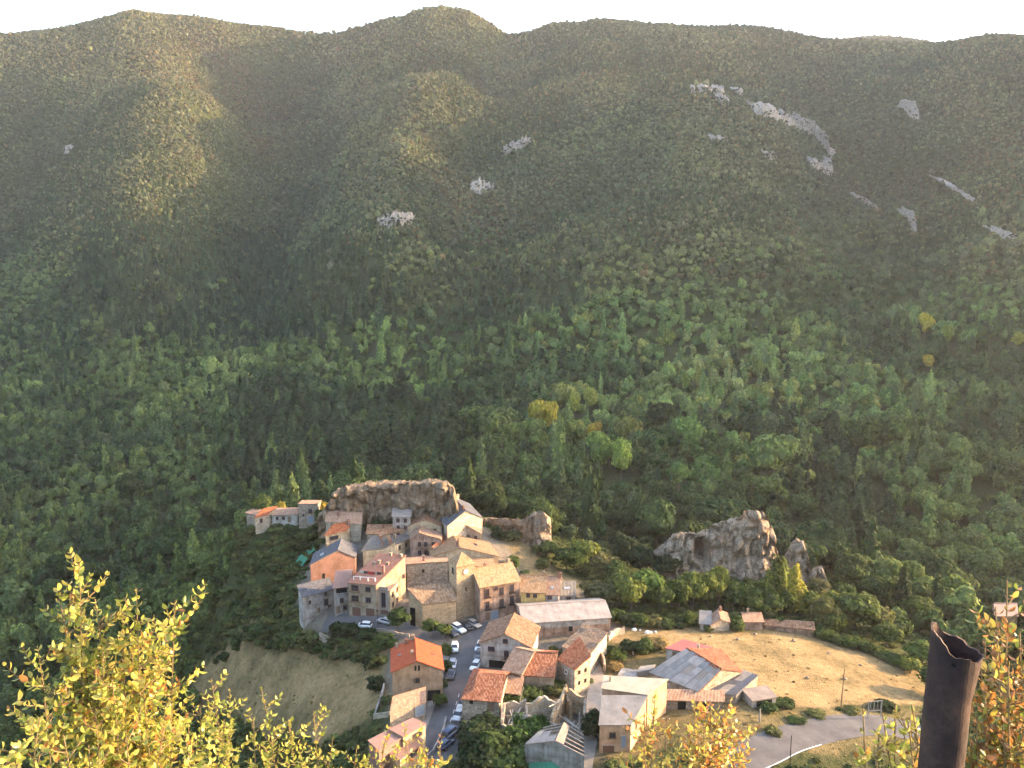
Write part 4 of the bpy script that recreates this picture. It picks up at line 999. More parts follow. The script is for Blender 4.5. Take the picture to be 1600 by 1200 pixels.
root, ro, pt, H = house('clock_tower', 'square stone church tower with a round clock and pyramid tile roof', (713.4,884), (741.8,878.5), None, 14.1, 'pyramid', 2.3, M['church'], M['t_tan'], depth=4.4, cat='tower', wins=[('l',0.5,1.2,0.9,1.6,'hole'),('f',0.5,6.0,0.3,0.9,'hole')])
zl = root['zl']; W_ = pt(1, 0).x
def disc(q, cx, cz, r, y0, y1, k=24):
    for i in range(k):
        a0, a1 = i / k * math.tau, (i + 1) / k * math.tau
        q.poly([(cx, y0, cz), (cx + r * math.cos(a0), y0, cz + r * math.sin(a0)), (cx + r * math.cos(a1), y0, cz + r * math.sin(a1))])
        q.poly([(cx + r * math.cos(a0), y0, cz + r * math.sin(a0)), (cx + r * math.cos(a0), y1, cz + r * math.sin(a0)), (cx + r * math.cos(a1), y1, cz + r * math.sin(a1)), (cx + r * math.cos(a1), y0, cz + r * math.sin(a1))])
q = MB(); disc(q, W_ * 0.5, zl - 1.9, 0.78, -0.10, 0.02); ring_ = q.build('clock_rim', M['stone'], root)
q = MB(); disc(q, W_ * 0.5, zl - 1.9, 0.62, -0.13, -0.1); cf = q.build('clock_face', M['paint'], root)
q = MB()
for ang, L, w_ in ((R(35), 0.5, 0.045), (R(160), 0.36, 0.06)):
    dx, dz = math.sin(ang), math.cos(ang); q.poly([(W_ * 0.5 - dz * w_, -0.145, zl - 1.9 + dx * w_), (W_ * 0.5 + dz * w_, -0.145, zl - 1.9 - dx * w_), (W_ * 0.5 + dx * L, -0.145, zl - 1.9 + dz * L)])
for k in range(12):
    a = k / 12 * math.tau; q.box(W_ * 0.5 + math.sin(a) * 0.53 - 0.03, W_ * 0.5 + math.sin(a) * 0.53 + 0.03, -0.142, -0.13, zl - 1.9 + math.cos(a) * 0.53 - 0.04, zl - 1.9 + math.cos(a) * 0.53 + 0.04)
q.build('clock_hands', M['iron'], cf)
house('pink_house', 'big pinkish house with sunlit tan roof and iron balconies right of the clock tower', (750,917), (812,907), None, 9.3, 'gable_x', 2.7, M['pink'], M['t_tan'], depth=10.5,
   wins=[('f',0.18,0.9,0.9,1.9,'balc'),('f',0.18,4.0,0.9,1.9,'balc'),('f',0.4,0.6,0.7,0.9,'win'),('f',0.54,1.0,0.95,1.9,'win'),('f',0.54,4.0,0.95,1.9,'balc'),('f',0.8,0.7,0.95,1.9,'balc'),('f',0.8,3.6,0.95,1.9,'balc'),('f',0.18,6.6,1.2,2.2,'door'),('f',0.36,6.6,1.8,2.2,'blue')], chim=[(0.95,0.55,0.7,1.0),(0.35,0.6,0.5,0.9)])
house('yellow_house', 'ochre yellow house with dark shutters and tan roof', (814,924.5), (852,925.5), None, 6.8, 'gable_x', 2.5, M['yellow'], M['t_tan'], depth=9, wins=[('f',0.3,0.4,0.8,0.9,'win'),('f',0.58,0.4,0.8,0.9,'win'),('f',0.32,3.0,1.2,1.8,'shut'),('f',0.62,3.2,0.6,0.7,'win','paint')], chim=[(0.9,0.55,0.6,0.9)])
house('rose_roofed_house', 'narrow house with pinkish roof and grey front right of the yellow house', (852.8,928), (873,929), None, 6.3, 'gable_x', 2.6, M['grey'], M['t_pale'], depth=9.3, wins=[('f',0.3,0.4,1.0,0.8,'win'),('f',0.35,2.8,0.9,1.7,'door')], sky=[(0.45,0.18,0.6,0.7)], chim=[(0.95,0.5,0.8,0.9)])
house('grey_annex', 'small grey house with flat pale roof at the end of the row', (873.8,930.5), (898,930), (898,914), 5.0, 'shed_f', 0.9, M['grey'], M['greyroof'], wins=[('f',0.6,0.5,0.9,0.7,'win'),('f',0.2,2.3,0.9,1.4,'win'),('f',0.72,2.3,0.9,1.4,'win')], sky=[(0.5,0.5,1.6,0.9)])
house('long_barn', 'long barn with pale corrugated roof and pinkish plaster wall', (818,973.5), (954,964.3), None, 4.1, 'gable_x', 1.7, M['pink'], M['s_pale'], depth=11, sag=0.04, wins=[('f',0.54,0.9,0.9,1.9,'hole'),('l',0.5,0.6,3.2,2.6,'hole')], cat='barn')
q = MB(); bb = bpy.data.objects['long_barn']; q.box(0.0, 20.2, -0.14, -0.02, bb['zl'] - 1.55, bb['zl'] - 0.25); q.build('upper_wall', M['concrete'], bb)
house('white_house', 'white house with tiled gable roof over an open dark garage beside the road', (750.5,1003), (829,1010), (841,979), 5.8, 'gable_y', 2.5, M['white'], M['t_old'], mpos=0.5, over=0.5,
   wins=[('f',0.5,-1.1,0.9,0.8,'win'),('f',0.22,0.9,1.3,0.9,'win'),('f',0.52,1.5,0.9,2.0,'balcw'),('f',0.42,3.9,5.4,2.6,'hole')])
house('tiled_barn', 'house with pinkish old tiles, left half of the twin roofs by the white house', (786,1046), (815,1053), None, 4.9, 'gable_x', 2.2, M['beige'], M['t_pale'], depth=11, over=0.25, wins=[('f',0.75,0.5,1.4,0.6,'hole')])
house('tiled_barn', 'house with speckled orange tiles, right half of the twin roofs by the white house', (815.5,1054), (865,1057), None, 4.4, 'gable_x', 2.2, M['beige'], M['t_red'], depth=11, over=0.3)
house('lean_to', 'tiled lean-to with dark open front below the twin tiled roofs', (783,1081), (811,1084), (817,1057,4.2), 2.9, 'shed_f', 1.3, M['stone'], M['t_pale'], wins=[('f',0.5,0.15,3.0,1.2,'hole')])
house('roadside_house', 'house with broad red speckled tile roof right beside the road', (722,1090), (780,1095), None, 4.4, 'hip_x', 2.3, M['palestone'], M['t_red'], depth=11.5, over=0.4, wins=[('f',0.25,0.3,0.7,0.8,'hole'),('f',0.78,0.5,1.4,1.8,'door')])
house('corner_house', 'narrow tall house with orange tiles and pale sunlit wall among the ruins', (872,1030), (898,1046), (922,1037), 5.6, 'shed_f', 1.7, M['palestone'], M['t_bright'], D=(905,1009), sag=0.12, wins=rows('r',(0.3,0.7),(0.6,2.9),0.6,0.8,'hole')+[('f',0.5,1.3,0.6,0.7,'win','paint')])
house('long_barn_ruin', 'long sagging mossy tiled roof with a sunlit wall, next to the pale barn', (879,1011), (922,1031), (948,998), 3.6, 'shed_l', 1.4, M['palestone'], M['t_moss'], D=(912,976), sag=0.3, cat='barn')
house('brick_house', 'beige brick house with grey corrugated roof and small lit window by the lane', (937,1132.5), (985.6,1132.5), (1010,1088,6.4), 5.2, 'shed_f', 1.2, M['peach'], M['s_grey'], D=(942,1088,6.4), sag=0.02, over=0.2, wins=[('f',0.42,1.5,1.0,1.0,'win'),('f',0.78,2.2,0.8,2.2,'blue'),('f',0.3,4.0,2.0,1.8,'garage'),('r',0.35,1.2,0.8,1.2,'hole')])
house('cream_roofed_house', 'house with bright cream roof behind the grey corrugated roof', (941,1075.5), (1012,1085.5), (1042,1067), 6.6, 'shed_f', 0.6, M['peach'], M['s_cream'], D=(944.5,1061), sag=0.02, over=0.15, chim=[(0.12,0.6,0.3,0.9)])
root, ro, pt, H = house('patchwork_barn', 'barn with patchwork grey sheets on one roof slope and red tiles on the other', (1018,1050), (1092,1080), (1159,1049), 3.6, 'gable_x', 2.6, M['stone'], M['t_red'], D=(1126,1014), sag=0.05, over=0.25, cat='barn')
def roof_panels(root, ro, pt, H, s0, s1, t0, t1, ns, nt, mats, rnd, lift=0.16):
    """loose roofing sheets laid on a slope, each a piece of its own"""
    for j in range(nt):
        for i in range(ns):
            a, b_ = s0 + (s1 - s0) * i / ns, s0 + (s1 - s0) * (i + 1) / ns - 0.004; c_, d_ = t0 + (t1 - t0) * j / nt, t0 + (t1 - t0) * (j + 1) / nt + 0.01
            k = lift + 0.02 + rnd.uniform(0, 0.03) + 0.015 * (j % 2)
            q = MB(); P4 = [pt(a, c_), pt(b_, c_), pt(b_, d_), pt(a, d_)]; Z4 = [H(a, c_), H(b_, c_), H(b_, d_), H(a, d_)]
            dz = rnd.uniform(-0.02, 0.02)
            top = [Vector((p.x, p.y, z + k + (dz if n_ > 1 else 0))) for n_, (p, z) in enumerate(zip(P4, Z4))]
            L1, L2 = (P4[1] - P4[0]).length, (P4[2] - P4[1]).length
            q.poly(top, [(i * 3.1, 0), (i * 3.1 + L1, 0), (i * 3.1 + L1, L2), (i * 3.1, L2)])
            for n_ in range(4): q.poly([top[n_] - Vector((0, 0, 0.05)), top[(n_ + 1) % 4] - Vector((0, 0, 0.05)), top[(n_ + 1) % 4], top[n_]])
            q.build('roof_sheet', rnd.choice(mats), ro)
roof_panels(root, ro, pt, H, -0.02, 1.02, -0.03, 0.5, 7, 3, [M['s_grey'], M['s_brown'], M['s_pale'], M['s_grey'], M['s_brown']], random.Random(4))
root, ro, pt, H = house('lean_to', 'low lean-to roofed with dark and pale sheets beside the patchwork barn', (1096,1083), (1150,1087), (1184,1060), 2.6, 'shed_f', 0.5, M['stone'], M['s_grey'], D=(1160,1051), sag=0.02, over=0.1)
roof_panels(root, ro, pt, H, 0, 1, 0, 1, 3, 5, [M['s_dark'], M['s_dark'], M['s_pale'], M['s_grey']], random.Random(9))
house('white_cottage', 'white cottage with flat red roof beside the golden field', (1041,1013), (1088,1022), (1112,1014), 3.3, 'shed_f', 0.3, M['white'], M['s_red'], D=(1068,1002), wins=[('f',0.28,0.4,0.8,1.9,'door'),('f',0.45,0.6,0.7,0.8,'win'),('f',0.75,0.6,0.8,0.8,'win')], chim=[(0.85,0.4,0.5,1.2)], over=0.2)
house('low_outbuilding', 'long low outbuilding with orange tiled roof behind the golden shrub', (1038,1092.5), (1130,1095), (1130,1081,3.4), 2.7, 'shed_f', 0.7, M['stone'], M['t_pale'], D=(1035,1079,3.4), wins=[('f',0.3,0.4,1.6,1.9,'hole'),('f',0.7,0.5,1.0,1.0,'hole')])
root, ro, pt, H = house('open_shed', 'small open shed with a flat grey roof on posts next to the lean-to', (1176,1095), (1213,1089), (1197,1073), 2.5, 'shed_f', 0.15, M['greywood'], M['s_brown'], D=(1160,1079), over=0.2, cat='shed', wins=[('f',0.5,0.3,3.4,1.9,'hole')])
root, ro, pt, H = house('red_roofed_villa', 'peach house with bright orange roof and small arched windows beside the road', (613,1049), (691.5,1045.5), (687,1011), 6.6, 'gable_y', 2.1, M['peach'], M['t_orange'], mpos=0.49, over=0.35, sag=0.0,
   wins=[('f',0.46,-1.0,0.38,1.1,'hole'),('f',0.53,-1.0,0.38,1.1,'hole'),('f',0.5,1.7,0.7,0.8,'half'),('f',0.82,4.4,2.6,2.2,'hole')], chim=[(0.3,0.95,0.7,0.9),(0.44,0.97,0.6,1.0),(0.4,0.35,0.4,0.6),(0.1,0.95,0.5,0.8)], sky=[(0.15,0.55,0.6,0.6),(0.83,0.5,1.0,0.3)])
house('garage', 'garage with patchy pinkish tiles and blue-grey door below the orange-roofed house', (609.5,1115), (664.5,1097.5), (664.5,1075,4.0), 2.9, 'shed_f', 1.2, M['stone'], M['t_pale'], D=(614,1090,4.0), over=0.12, sag=0.08, cat='garage', wins=[('f',0.84,0.25,2.0,2.0,'blue')])
house('roadside_building', 'upper brown-roofed building with a lit window strip at the bottom of the road', (630,1151), (664.7,1131.5), (645,1125), 3.3, 'shed_f', 0.3, M['cream'], M['s_roof'], D=(609,1142), over=0.15, sag=0.0, wins=[('f',0.62,0.7,2.2,0.8,'win'),('f',0.2,1.0,0.9,1.9,'door')])
house('roadside_building', 'lower brown-roofed building at the bottom of the road behind the foreground sprigs', (592,1172), (629.5,1152), (608.5,1143), 2.9, 'shed_f', 0.3, M['s_roof'], M['s_roof'], D=(576,1160), over=0.15, sag=0.0)
house('roadside_building', 'peach annex at the lower frame edge in front of the brown roofs', (625,1188), (664,1158), (650,1150), 1.2, 'flat', 0, M['peach'], M['s_roof'], D=(608,1178), over=0.05, sag=0.0, wins=[('f',0.5,0.3,3.0,0.8,'win')])
house('farmhouse', 'grey-roofed farm building among trees beyond the golden field', (1094,974), (1110,975), (1110,962), 0.9, 'shed_f', 1.0, M['grey'], M['s_grey'])
house('farmhouse', 'farmhouse with pinkish tiles among trees beyond the golden field', (1111,977), (1140,972), (1136,958), 0.9, 'gable_y', 1.2, M['palestone'], M['t_pale'], chim=[(0.6,0.9,0.5,1.0)])
house('farmhouse', 'farmhouse with a low hipped roof, right of the bush beyond the golden field', (1163,971), (1192,971), (1184,958), 0.4, 'gable_x', 1.1, M['pink'], M['t_pale'], chim=[(0.3,0.5,0.4,0.9)])
house('long_shed', 'long low red-tiled shed below the yellow poplar', (1195,976), (1272,983), (1270,976), -1.2, 'shed_f', 0.5, M['pink'], M['t_old'], D=(1196,971))
house('far_house', 'distant house with dull red roof above the rusty pipe', (1556,962), (1590,962), (1584,944), -8.5, 'gable_x', 1.8, M['pink'], M['s_roof'])
house('far_house', 'distant little pink house with white wall right of the rusty pipe', (1531,980), (1551,983), (1551,972), -9.5, 'gable_x', 1.0, M['white'], M['t_red'], wins=[('f',0.4,0.4,0.6,0.8,'win')])
# ------------------------------------------------------------------ rocks
def rock_material(name, pale, dark, ochre, oamt=0.35, grass=True):
    m, n, l, b = mat(name, 0.95, 0.1)
    co = coords(n); geo = n.new('ShaderNodeNewGeometry')
    a = noise_tex(n, l, 0.5, 8, 0.7, co); f = noise_tex(n, l, 2.6, 6, 0.7, co)
    mp = n.new('ShaderNodeMapping'); mp.inputs['Scale'].default_value = (1, 1, 0.16); l.new(co, mp.inputs[0])
    st = noise_tex(n, l, 1.1, 5, 0.65, mp.outputs[0]); oc = noise_tex(n, l, 0.13, 3, 0.5, co)
    r = ramp(n, [(0.3, dark), (0.5, tuple((p + d) / 2 for p, d in zip(pale, dark))), (0.72, pale)]); l.new(a.outputs[0], r.inputs[0])
    rs = ramp(n, [(0.36, (0.40, 0.37, 0.34)), (0.5, (0.9, 0.88, 0.85)), (0.6, (1.1, 1.08, 1.05))]); l.new(st.outputs[0], rs.inputs[0])
    rf = ramp(n, [(0.34, (0.38, 0.36, 0.34)), (0.5, (0.85, 0.83, 0.8)), (0.66, (1.2, 1.17, 1.12))]); l.new(f.outputs[0], rf.inputs[0])
    c_ = mix(n, l, r.outputs[0], rs.outputs[0], 0.8, 'MULTIPLY'); c_ = mix(n, l, c_, rf.outputs[0], 0.8, 'MULTIPLY')
    om = ramp(n, [(0.52, (0, 0, 0)), (0.66, (oamt,) * 3)]); l.new(oc.outputs[0], om.inputs[0]); c_ = mix(n, l, c_, ochre, om.outputs[0])
    if grass:
        sp = n.new('ShaderNodeSeparateXYZ'); l.new(geo.outputs['Normal'], sp.inputs[0])
        g = n.new('ShaderNodeMath'); g.operation = 'MULTIPLY_ADD'; g.inputs[1].default_value = 0.6; l.new(f.outputs[0], g.inputs[0]); l.new(sp.outputs[2], g.inputs[2])
        gm = ramp(n, [(1.02, (0, 0, 0)), (1.12, (1, 1, 1))]); l.new(g.outputs[0], gm.inputs[0]); c_ = mix(n, l, c_, (0.42, 0.30, 0.12), gm.outputs[0])
    l.new(c_, b.inputs['Base Color']); bump(n, l, b, f.outputs[0], 1.0, 0.35)
    return m
M['rock'] = rock_material('limestone', (0.50, 0.405, 0.315), (0.14, 0.108, 0.082), (0.42, 0.20, 0.10))
M['rock2'] = rock_material('brown_rock', (0.36, 0.27, 0.19), (0.13, 0.10, 0.07), (0.30, 0.17, 0.09))
M['cliff'] = rock_material('far_cliff', (0.56, 0.51, 0.46), (0.14, 0.12, 0.10), (0.36, 0.24, 0.17), 0.25, False)
ROCK_PLANS = []
def rock(name, label, prof, zb, T, material, seed=0, amp=1.0, cave=None, cat='rock', step=0.4, drop=0.25):
    """an outcrop from its skyline: prof = (px, skyline py, foot py), zb = height of the foot, T = thickness front to back"""
    pr = np.array(prof, float); cols = []
    px = pr[0, 0]
    while px <= pr[-1, 0]:
        t_, b_ = np.interp(px, pr[:, 0], pr[:, 1]), np.interp(px, pr[:, 0], pr[:, 2]); z_ = zb if not callable(zb) else zb(px)
        P = at(px, b_, z_); r = ray(px, t_); k = P.y / r.y
        cols.append((P.x, P.y, z_, max(CAM_H + r.z * k - z_, 0.3))); px += step / P.y * FPX
    verts = []; NR = 0
    w_ = len(cols)
    for ci, (x, y, z, h) in enumerate(cols):
        e = min(ci, w_ - 1 - ci) / max(1, w_ * 0.12); th = T * min(1, 0.25 + 0.75 * min(1, e))
        nf = 30
        sec = [(-0.05 * th - 0.10 * h * (1 - k / nf) ** 1.5, -3 + (h + 3) * k / nf) for k in range(nf + 1)]
        sec += [(th * q, h * (1 - drop * q ** 1.3)) for q in (0.08, 0.16, 0.25, 0.36, 0.48, 0.6, 0.72)]
        sec += [(th * (0.8 + 0.2 * k / 6), h * (1 - drop * 0.7) * (1 - k / 6) - 4 * (k / 6)) for k in range(7)]
        NR = len(sec)
        for k, (dy, dz) in enumerate(sec):
            p = Vector((x, y + dy, z + dz)); q = p * 0.16 + Vector((seed * 7.1, 0, 0))
            n1 = mnoise.noise(q) + 0.55 * mnoise.noise(q * 2.3) + 0.35 * mnoise.noise(q * 5.1)
            rd = 1 - 2 * abs(mnoise.noise(q * 1.6 + Vector((9, 3, 1))))
            edge = min(1.0, k / 3) if k <= nf else 1.0
            vd = mnoise.voronoi(Vector((p.x * 0.34 + seed, p.y * 0.34, p.z * 0.24)))[0]; vb = mnoise.voronoi(Vector((p.x * 0.9, p.y * 0.9 + seed, p.z * 0.6)))[0]
            blk = min(0.5, vd[1] - vd[0]) * 2.4 + min(0.4, vb[1] - vb[0]) * 1.1
            off = (n1 * 1.1 + rd * 0.8 + blk - 0.9) * amp * edge
            if k <= nf:
                p.y -= off
                if k > nf - 2: p.z += (mnoise.noise(q * 4) * 0.8 + mnoise.noise(q * 11) * 0.5 + blk * 0.5 - 0.5) * amp; p.y += 0.5
            elif k < nf + 8: p.z += (n1 * 0.6 + mnoise.noise(q * 11) * 0.35 + blk * 0.4 - 0.4) * amp
            else: p.y += off
            p.x += mnoise.noise(q * 3 + Vector((0, 5, 0))) * 0.4 * amp
            if cave and k <= nf:
                cx, cz_, wx_, wz_, dp = cave
                g = math.exp(-(((p.x - cx) / wx_) ** 2 + ((dz - cz_) / wz_) ** 2) ** 2); p.y += dp * g
            verts.append(p)
    f = []
    for c_ in range(w_ - 1):
        for k in range(NR - 1):
            a = c_ * NR + k; f.append((a, a + NR, a + NR + 1, a + 1))
    f.append(tuple(range(NR - 1, -1, -1))); f.append(tuple((w_ - 1) * NR + k for k in range(NR)))
    o = mesh_obj(name, verts, f, material, None, True)
    try: o.data.set_sharp_from_angle(angle=R(24))
    except Exception: pass
    ROCK_PLANS.append([(cols[0][0], cols[0][1]), (cols[-1][0], cols[-1][1]), (cols[-1][0], cols[-1][1] + T), (cols[0][0], cols[0][1] + T)])
    return tag(o, label, cat)
rock('rock_outcrop', 'broad flat-topped brown rock crowning the village, sunlit along its top', [(498,806,824),(508,795,824),(520,772,824),(530,764,823),(552,759,822),(590,757,822),(620,755,823),(650,754,825),(680,753,828),(700,754,830),(709,762,832),(714,778,834),(718,800,834)], 11.5, 9, M['rock2'], 1, 1.2, drop=0.12)
rock('rock_ridge', 'low rocky ridge running right from the slate house', [(742,818,830),(752,811,832),(775,810,836),(800,811,842),(820,812,847),(832,808,850)], 7.5, 4, M['rock2'], 2, 0.8, drop=0.3)
rock('rock_outcrop', 'small blocky sunlit rock at the end of the low ridge', [(817,816,850),(824,806,852),(833,800,853),(843,797,854),(851,800,854),(857,806,853),(862,816,852),(863,835,852)], 6.5, 5, M['rock'], 3, 0.9, drop=0.6)
big = at(1096, 905, -4)
rock('rock_outcrop', 'large pale rock face with a cave hollow standing behind the orchard trees', [(1020,862,900),(1036,850,902),(1050,836,904),(1062,830,905),(1085,832,906),(1105,826,907),(1112,818,907),(1122,816,907),(1140,811,908),(1152,806,908),(1158,798,908),(1166,796,908),(1182,798,908),(1194,806,908),(1199,818,907),(1206,828,907),(1209,850,906),(1216,872,906),(1220,890,906)], -5.5, 8, M['rock'], 4, 1.25, cave=(big.x + 0.3, 9.3, 1.9, 3.4, 6.5), drop=0.5)
rock('rock_pinnacle', 'pointed grey rock pinnacle right of the large pale rock face', [(1218,892,922),(1225,864,923),(1233,848,924),(1241,841,925),(1251,844,926),(1258,858,926),(1263,882,927),(1268,905,927)], -7, 4.5, M['rock'], 5, 1.0, drop=0.8)
rock('rock_pinnacle', 'small jagged rock at the foot of the grey pinnacle', [(1260,902,936),(1267,888,937),(1276,882,938),(1285,890,939),(1291,906,940),(1296,928,941)], -9, 3.5, M['rock'], 6, 0.8, drop=0.8)
def slope_cliff(label, prof, seed, amp=1.6):
    """a pale cliff band on the mountain side: foot points found on the slope"""
    pts = []
    for px, t_, b_ in prof:
        h = hit(px, b_); pts.append((px, t_, b_, h))
    verts = []; f = []; NR = 12; cols = 0
    xs = np.arange(prof[0][0], prof[-1][0] + 0.1, 1.3)
    P = np.array([(p[0], p[1], p[2], p[3].x, p[3].y, p[3].z) for p in pts])
    for px in xs:
        jag = 0.55 + 0.9 * abs(mnoise.noise((px * 0.09, seed * 2.2, 0))) + 0.35 * mnoise.noise((px * 0.4, seed, 3))
        t_, x, y, z = (np.interp(px, P[:, 0], P[:, k]) for k in (1, 3, 4, 5))
        r = ray(px, t_); kk = (y + 4) / r.y; h = max(1.0, (CAM_H + r.z * kk - z) * jag * 0.85)
        for k in range(NR):
            q = k / (NR - 1); yy = y - 3 + 7 * q ** 2 if k < NR - 3 else y + 4 + 12 * (k - NR + 3)
            zz = z - 5 + (h + 5) * min(1, k / (NR - 4)) + (3 * (k - NR + 4) if k >= NR - 3 else 0)
            v = Vector((x, yy, zz)); s = v * 0.07 + Vector((seed * 3.3, 0, 0))
            n1 = mnoise.noise(s) + 0.6 * mnoise.noise(s * 2.7) + 0.4 * mnoise.noise(s * 6)
            bk = mnoise.voronoi(v * 0.16)[0]; v.y -= n1 * amp * 2.2 + (bk[1] - bk[0]) * 3.0; v.z += (mnoise.noise(s * 3.1) * 1.2 + mnoise.noise(s * 9) * 1.3) * amp if k > 3 else 0; v.x += mnoise.noise(s * 4.7) * amp
            verts.append(v)
    for c_ in range(len(xs) - 1):
        for k in range(NR - 1): a = c_ * NR + k; f.append((a, a + NR, a + NR + 1, a + 1))
    o = mesh_obj('cliff', verts, f, M['cliff']); tag(o, label, 'cliff', 'pale cliffs on the far mountain side')
CLIFFS = [('longest pale cliff band stepping down the upper mountain right of the middle', [(1168,160,168),(1180,163,178),(1196,168,184),(1214,170,190),(1232,175,196),(1250,180,203),(1268,183,212),(1280,190,222),(1288,203,232),(1296,222,246),(1306,236,244)]),
 ('pale cliff block just below the longest cliff band', [(1266,250,262),(1275,248,268),(1285,252,272),(1299,254,272)]),
 ('thin pale cliff left of the longest band, highest on the slope', [(1078,138,144),(1100,135,144),(1120,134,146),(1132,136,150)]),
 ('pale rock tooth beside the longest cliff band', [(1118,150,156),(1128,142,160),(1140,152,161)]),
 ('two-pronged pale rock above the longest cliff band', [(1148,140,150),(1156,133,152),(1162,142,150)]),
 ('short pale ledge below the upper cliff band', [(1106,214,219),(1122,215,223),(1138,217,223)]),
 ('small pale ledge under the middle of the cliff band', [(1190,238,245),(1202,238,249),(1213,241,248)]),
 ('pale ledge with dark streaks on the middle spur left of centre', [(588,345,352),(604,341,357),(625,338,356),(646,344,354)]),
 ('tiny white rock patch on the left mountain', [(98,229,237),(107,227,238),(116,231,237)]),
 ('grey rock streak beside the central gully', [(786,232,238),(800,222,236),(818,217,230),(832,216,222)]),
 ('pale rocks under the central gully, near the valley', [(735,288,296),(748,284,300),(760,292,302),(772,288,300)]),
 ('rock slope on the upper right mountain edge', [(1414,166,180),(1424,158,188),(1436,162,192)]),
 ('slanting pale rock line lower right of the cliff band', [(1332,305,310),(1348,308,318),(1364,318,328),(1376,328,336)]),
 ('steep pale rock beside the right gully', [(1418,330,352),(1425,322,364),(1432,334,360)]),
 ('slanting rock line on the right mountain', [(1464,278,286),(1480,284,294),(1496,294,304),(1512,306,314),(1530,316,322)]),
 ('reddish pale rock at the right frame edge', [(1560,366,374),(1575,364,378),(1592,370,378)])]
for i, (lb, pf) in enumerate(CLIFFS): slope_cliff(lb, pf, i + 2)
cp_, cs_ = [], []
for lb, pf in CLIFFS:                                # scrub rooted on the ledges
    for px in np.arange(pf[0][0] - 4, pf[-1][0] + 4, 1.5):
        if rng.random() < 0.5:
            t_, b_ = np.interp(px, [p[0] for p in pf], [p[1] for p in pf]), np.interp(px, [p[0] for p in pf], [p[2] for p in pf])
            h = hit(px, b_); f_ = rng.random() ** 0.8 * 1.15; zz = h.z + (b_ - t_) * h.y / FPX * f_ * 0.8
            cp_.append((h.x, h.y - 1.5 - 3 * (1 - f_), zz)); cs_.append(rng.uniform(0.8, 2.0))
cs_ = np.array(cs_)
scatter('cliff_scrub', np.array(cp_), 9 + rng.integers(0, 2, len(cp_)), rng.random(len(cp_)) * math.tau, np.stack([cs_, cs_, cs_ * 1.1], -1), np.array([[0.075, 0.078, 0.042]]) * rng.uniform(0.6, 1.5, (len(cp_), 1)), 'scrub rooted on the pale cliff ledges')

# ------------------------------------------------------------------ roads, lanes, walls
def spline(pts, step):
    out = []
    n_ = len(pts)
    for i in range(n_ - 1):
        p0, p1, p2, p3 = pts[max(i - 1, 0)], pts[i], pts[i + 1], pts[min(i + 2, n_ - 1)]
        k = max(2, int((p2 - p1).length / step))
        for j in range(k):
            t = j / k
            out.append(0.5 * ((2 * p1) + (p2 - p0) * t + (2 * p0 - 5 * p1 + 4 * p2 - p3) * t * t + (3 * p1 - p0 - 3 * p2 + p3) * t ** 3))
    out.append(pts[-1]); return out
def ribbon(name, px, width, lift, material, shift=0.0, kind='structure', parent=None, seg=None, label=None, ncross=7, thick=0.0):
    pts = px if isinstance(px[0], Vector) else [hit(*p) for p in px]
    pts = [Vector((p.x, p.y, 0)) for p in pts]; sp = spline(pts, 1.2)
    if seg: sp = sp[seg[0]:seg[1]]
    q = MB(); rows_ = []; L = 0
    for i, p in enumerate(sp):
        d = (sp[min(i + 1, len(sp) - 1)] - sp[max(i - 1, 0)]).normalized(); nn = Vector((-d.y, d.x, 0)); r = []
        if i: L += (p - sp[i - 1]).length
        for k in range(ncross):
            c_ = p + nn * (shift + (k / (ncross - 1) - 0.5) * width); r.append((Vector((c_.x, c_.y, ground(c_.x, c_.y) + lift)), (k / (ncross - 1) * width, L)))
        rows_.append(r)
    for i in range(len(rows_) - 1):
        for k in range(ncross - 1):
            q.poly([rows_[i][k][0], rows_[i][k + 1][0], rows_[i + 1][k + 1][0], rows_[i + 1][k][0]][::-1], [rows_[i][k][1], rows_[i][k + 1][1], rows_[i + 1][k + 1][1], rows_[i + 1][k][1]][::-1])
        if thick:
            for k, s in ((0, 1), (ncross - 1, -1)):
                a, b_ = rows_[i][k][0], rows_[i + 1][k][0]; dn = Vector((0, 0, -thick)); q.poly([a, b_, b_ + dn, a + dn])
    o = q.build(name, material, parent)
    if kind and parent is None: tag(o, label, kind=kind)
    return o, sp
m, n, l, b = mat('asphalt', 0.9, 0.2)
co = coords(n); a1 = noise_tex(n, l, 0.25, 5, 0.65, co); a2 = noise_tex(n, l, 9, 3, 0.6, co)
r = ramp(n, [(0.35, (0.075, 0.072, 0.075)), (0.65, (0.12, 0.115, 0.115))]); l.new(a1.outputs[0], r.inputs[0]); l.new(r.outputs[0], b.inputs['Base Color']); bump(n, l, b, a2.outputs[0], 0.3, 0.02); M['asphalt'] = m
m, n, l, b = mat('worn_asphalt', 0.92, 0.15)
co = coords(n); a1 = noise_tex(n, l, 0.3, 6, 0.7, co); r = ramp(n, [(0.3, (0.07, 0.065, 0.066)), (0.7, (0.125, 0.115, 0.112))]); l.new(a1.outputs[0], r.inputs[0]); l.new(r.outputs[0], b.inputs['Base Color']); M['worn'] = m
m, n, l, b = mat('concrete_lane', 0.92, 0.15)
co = coords(n); a1 = noise_tex(n, l, 0.5, 6, 0.7, co); r = ramp(n, [(0.3, (0.20, 0.18, 0.155)), (0.7, (0.31, 0.275, 0.24))]); l.new(a1.outputs[0], r.inputs[0]); l.new(r.outputs[0], b.inputs['Base Color']); M['lane'] = m
ROAD = [(628,1235),(660,1190),(686,1160),(698,1140),(708,1115),(716,1090),(721,1068),(726,1042),(734,1014),(746,999),(766,986),(790,974)]
road, RSP = ribbon('road', ROAD, 8.2, 0.07, M['asphalt'], label='asphalt village road curving up to the square')
i = 2
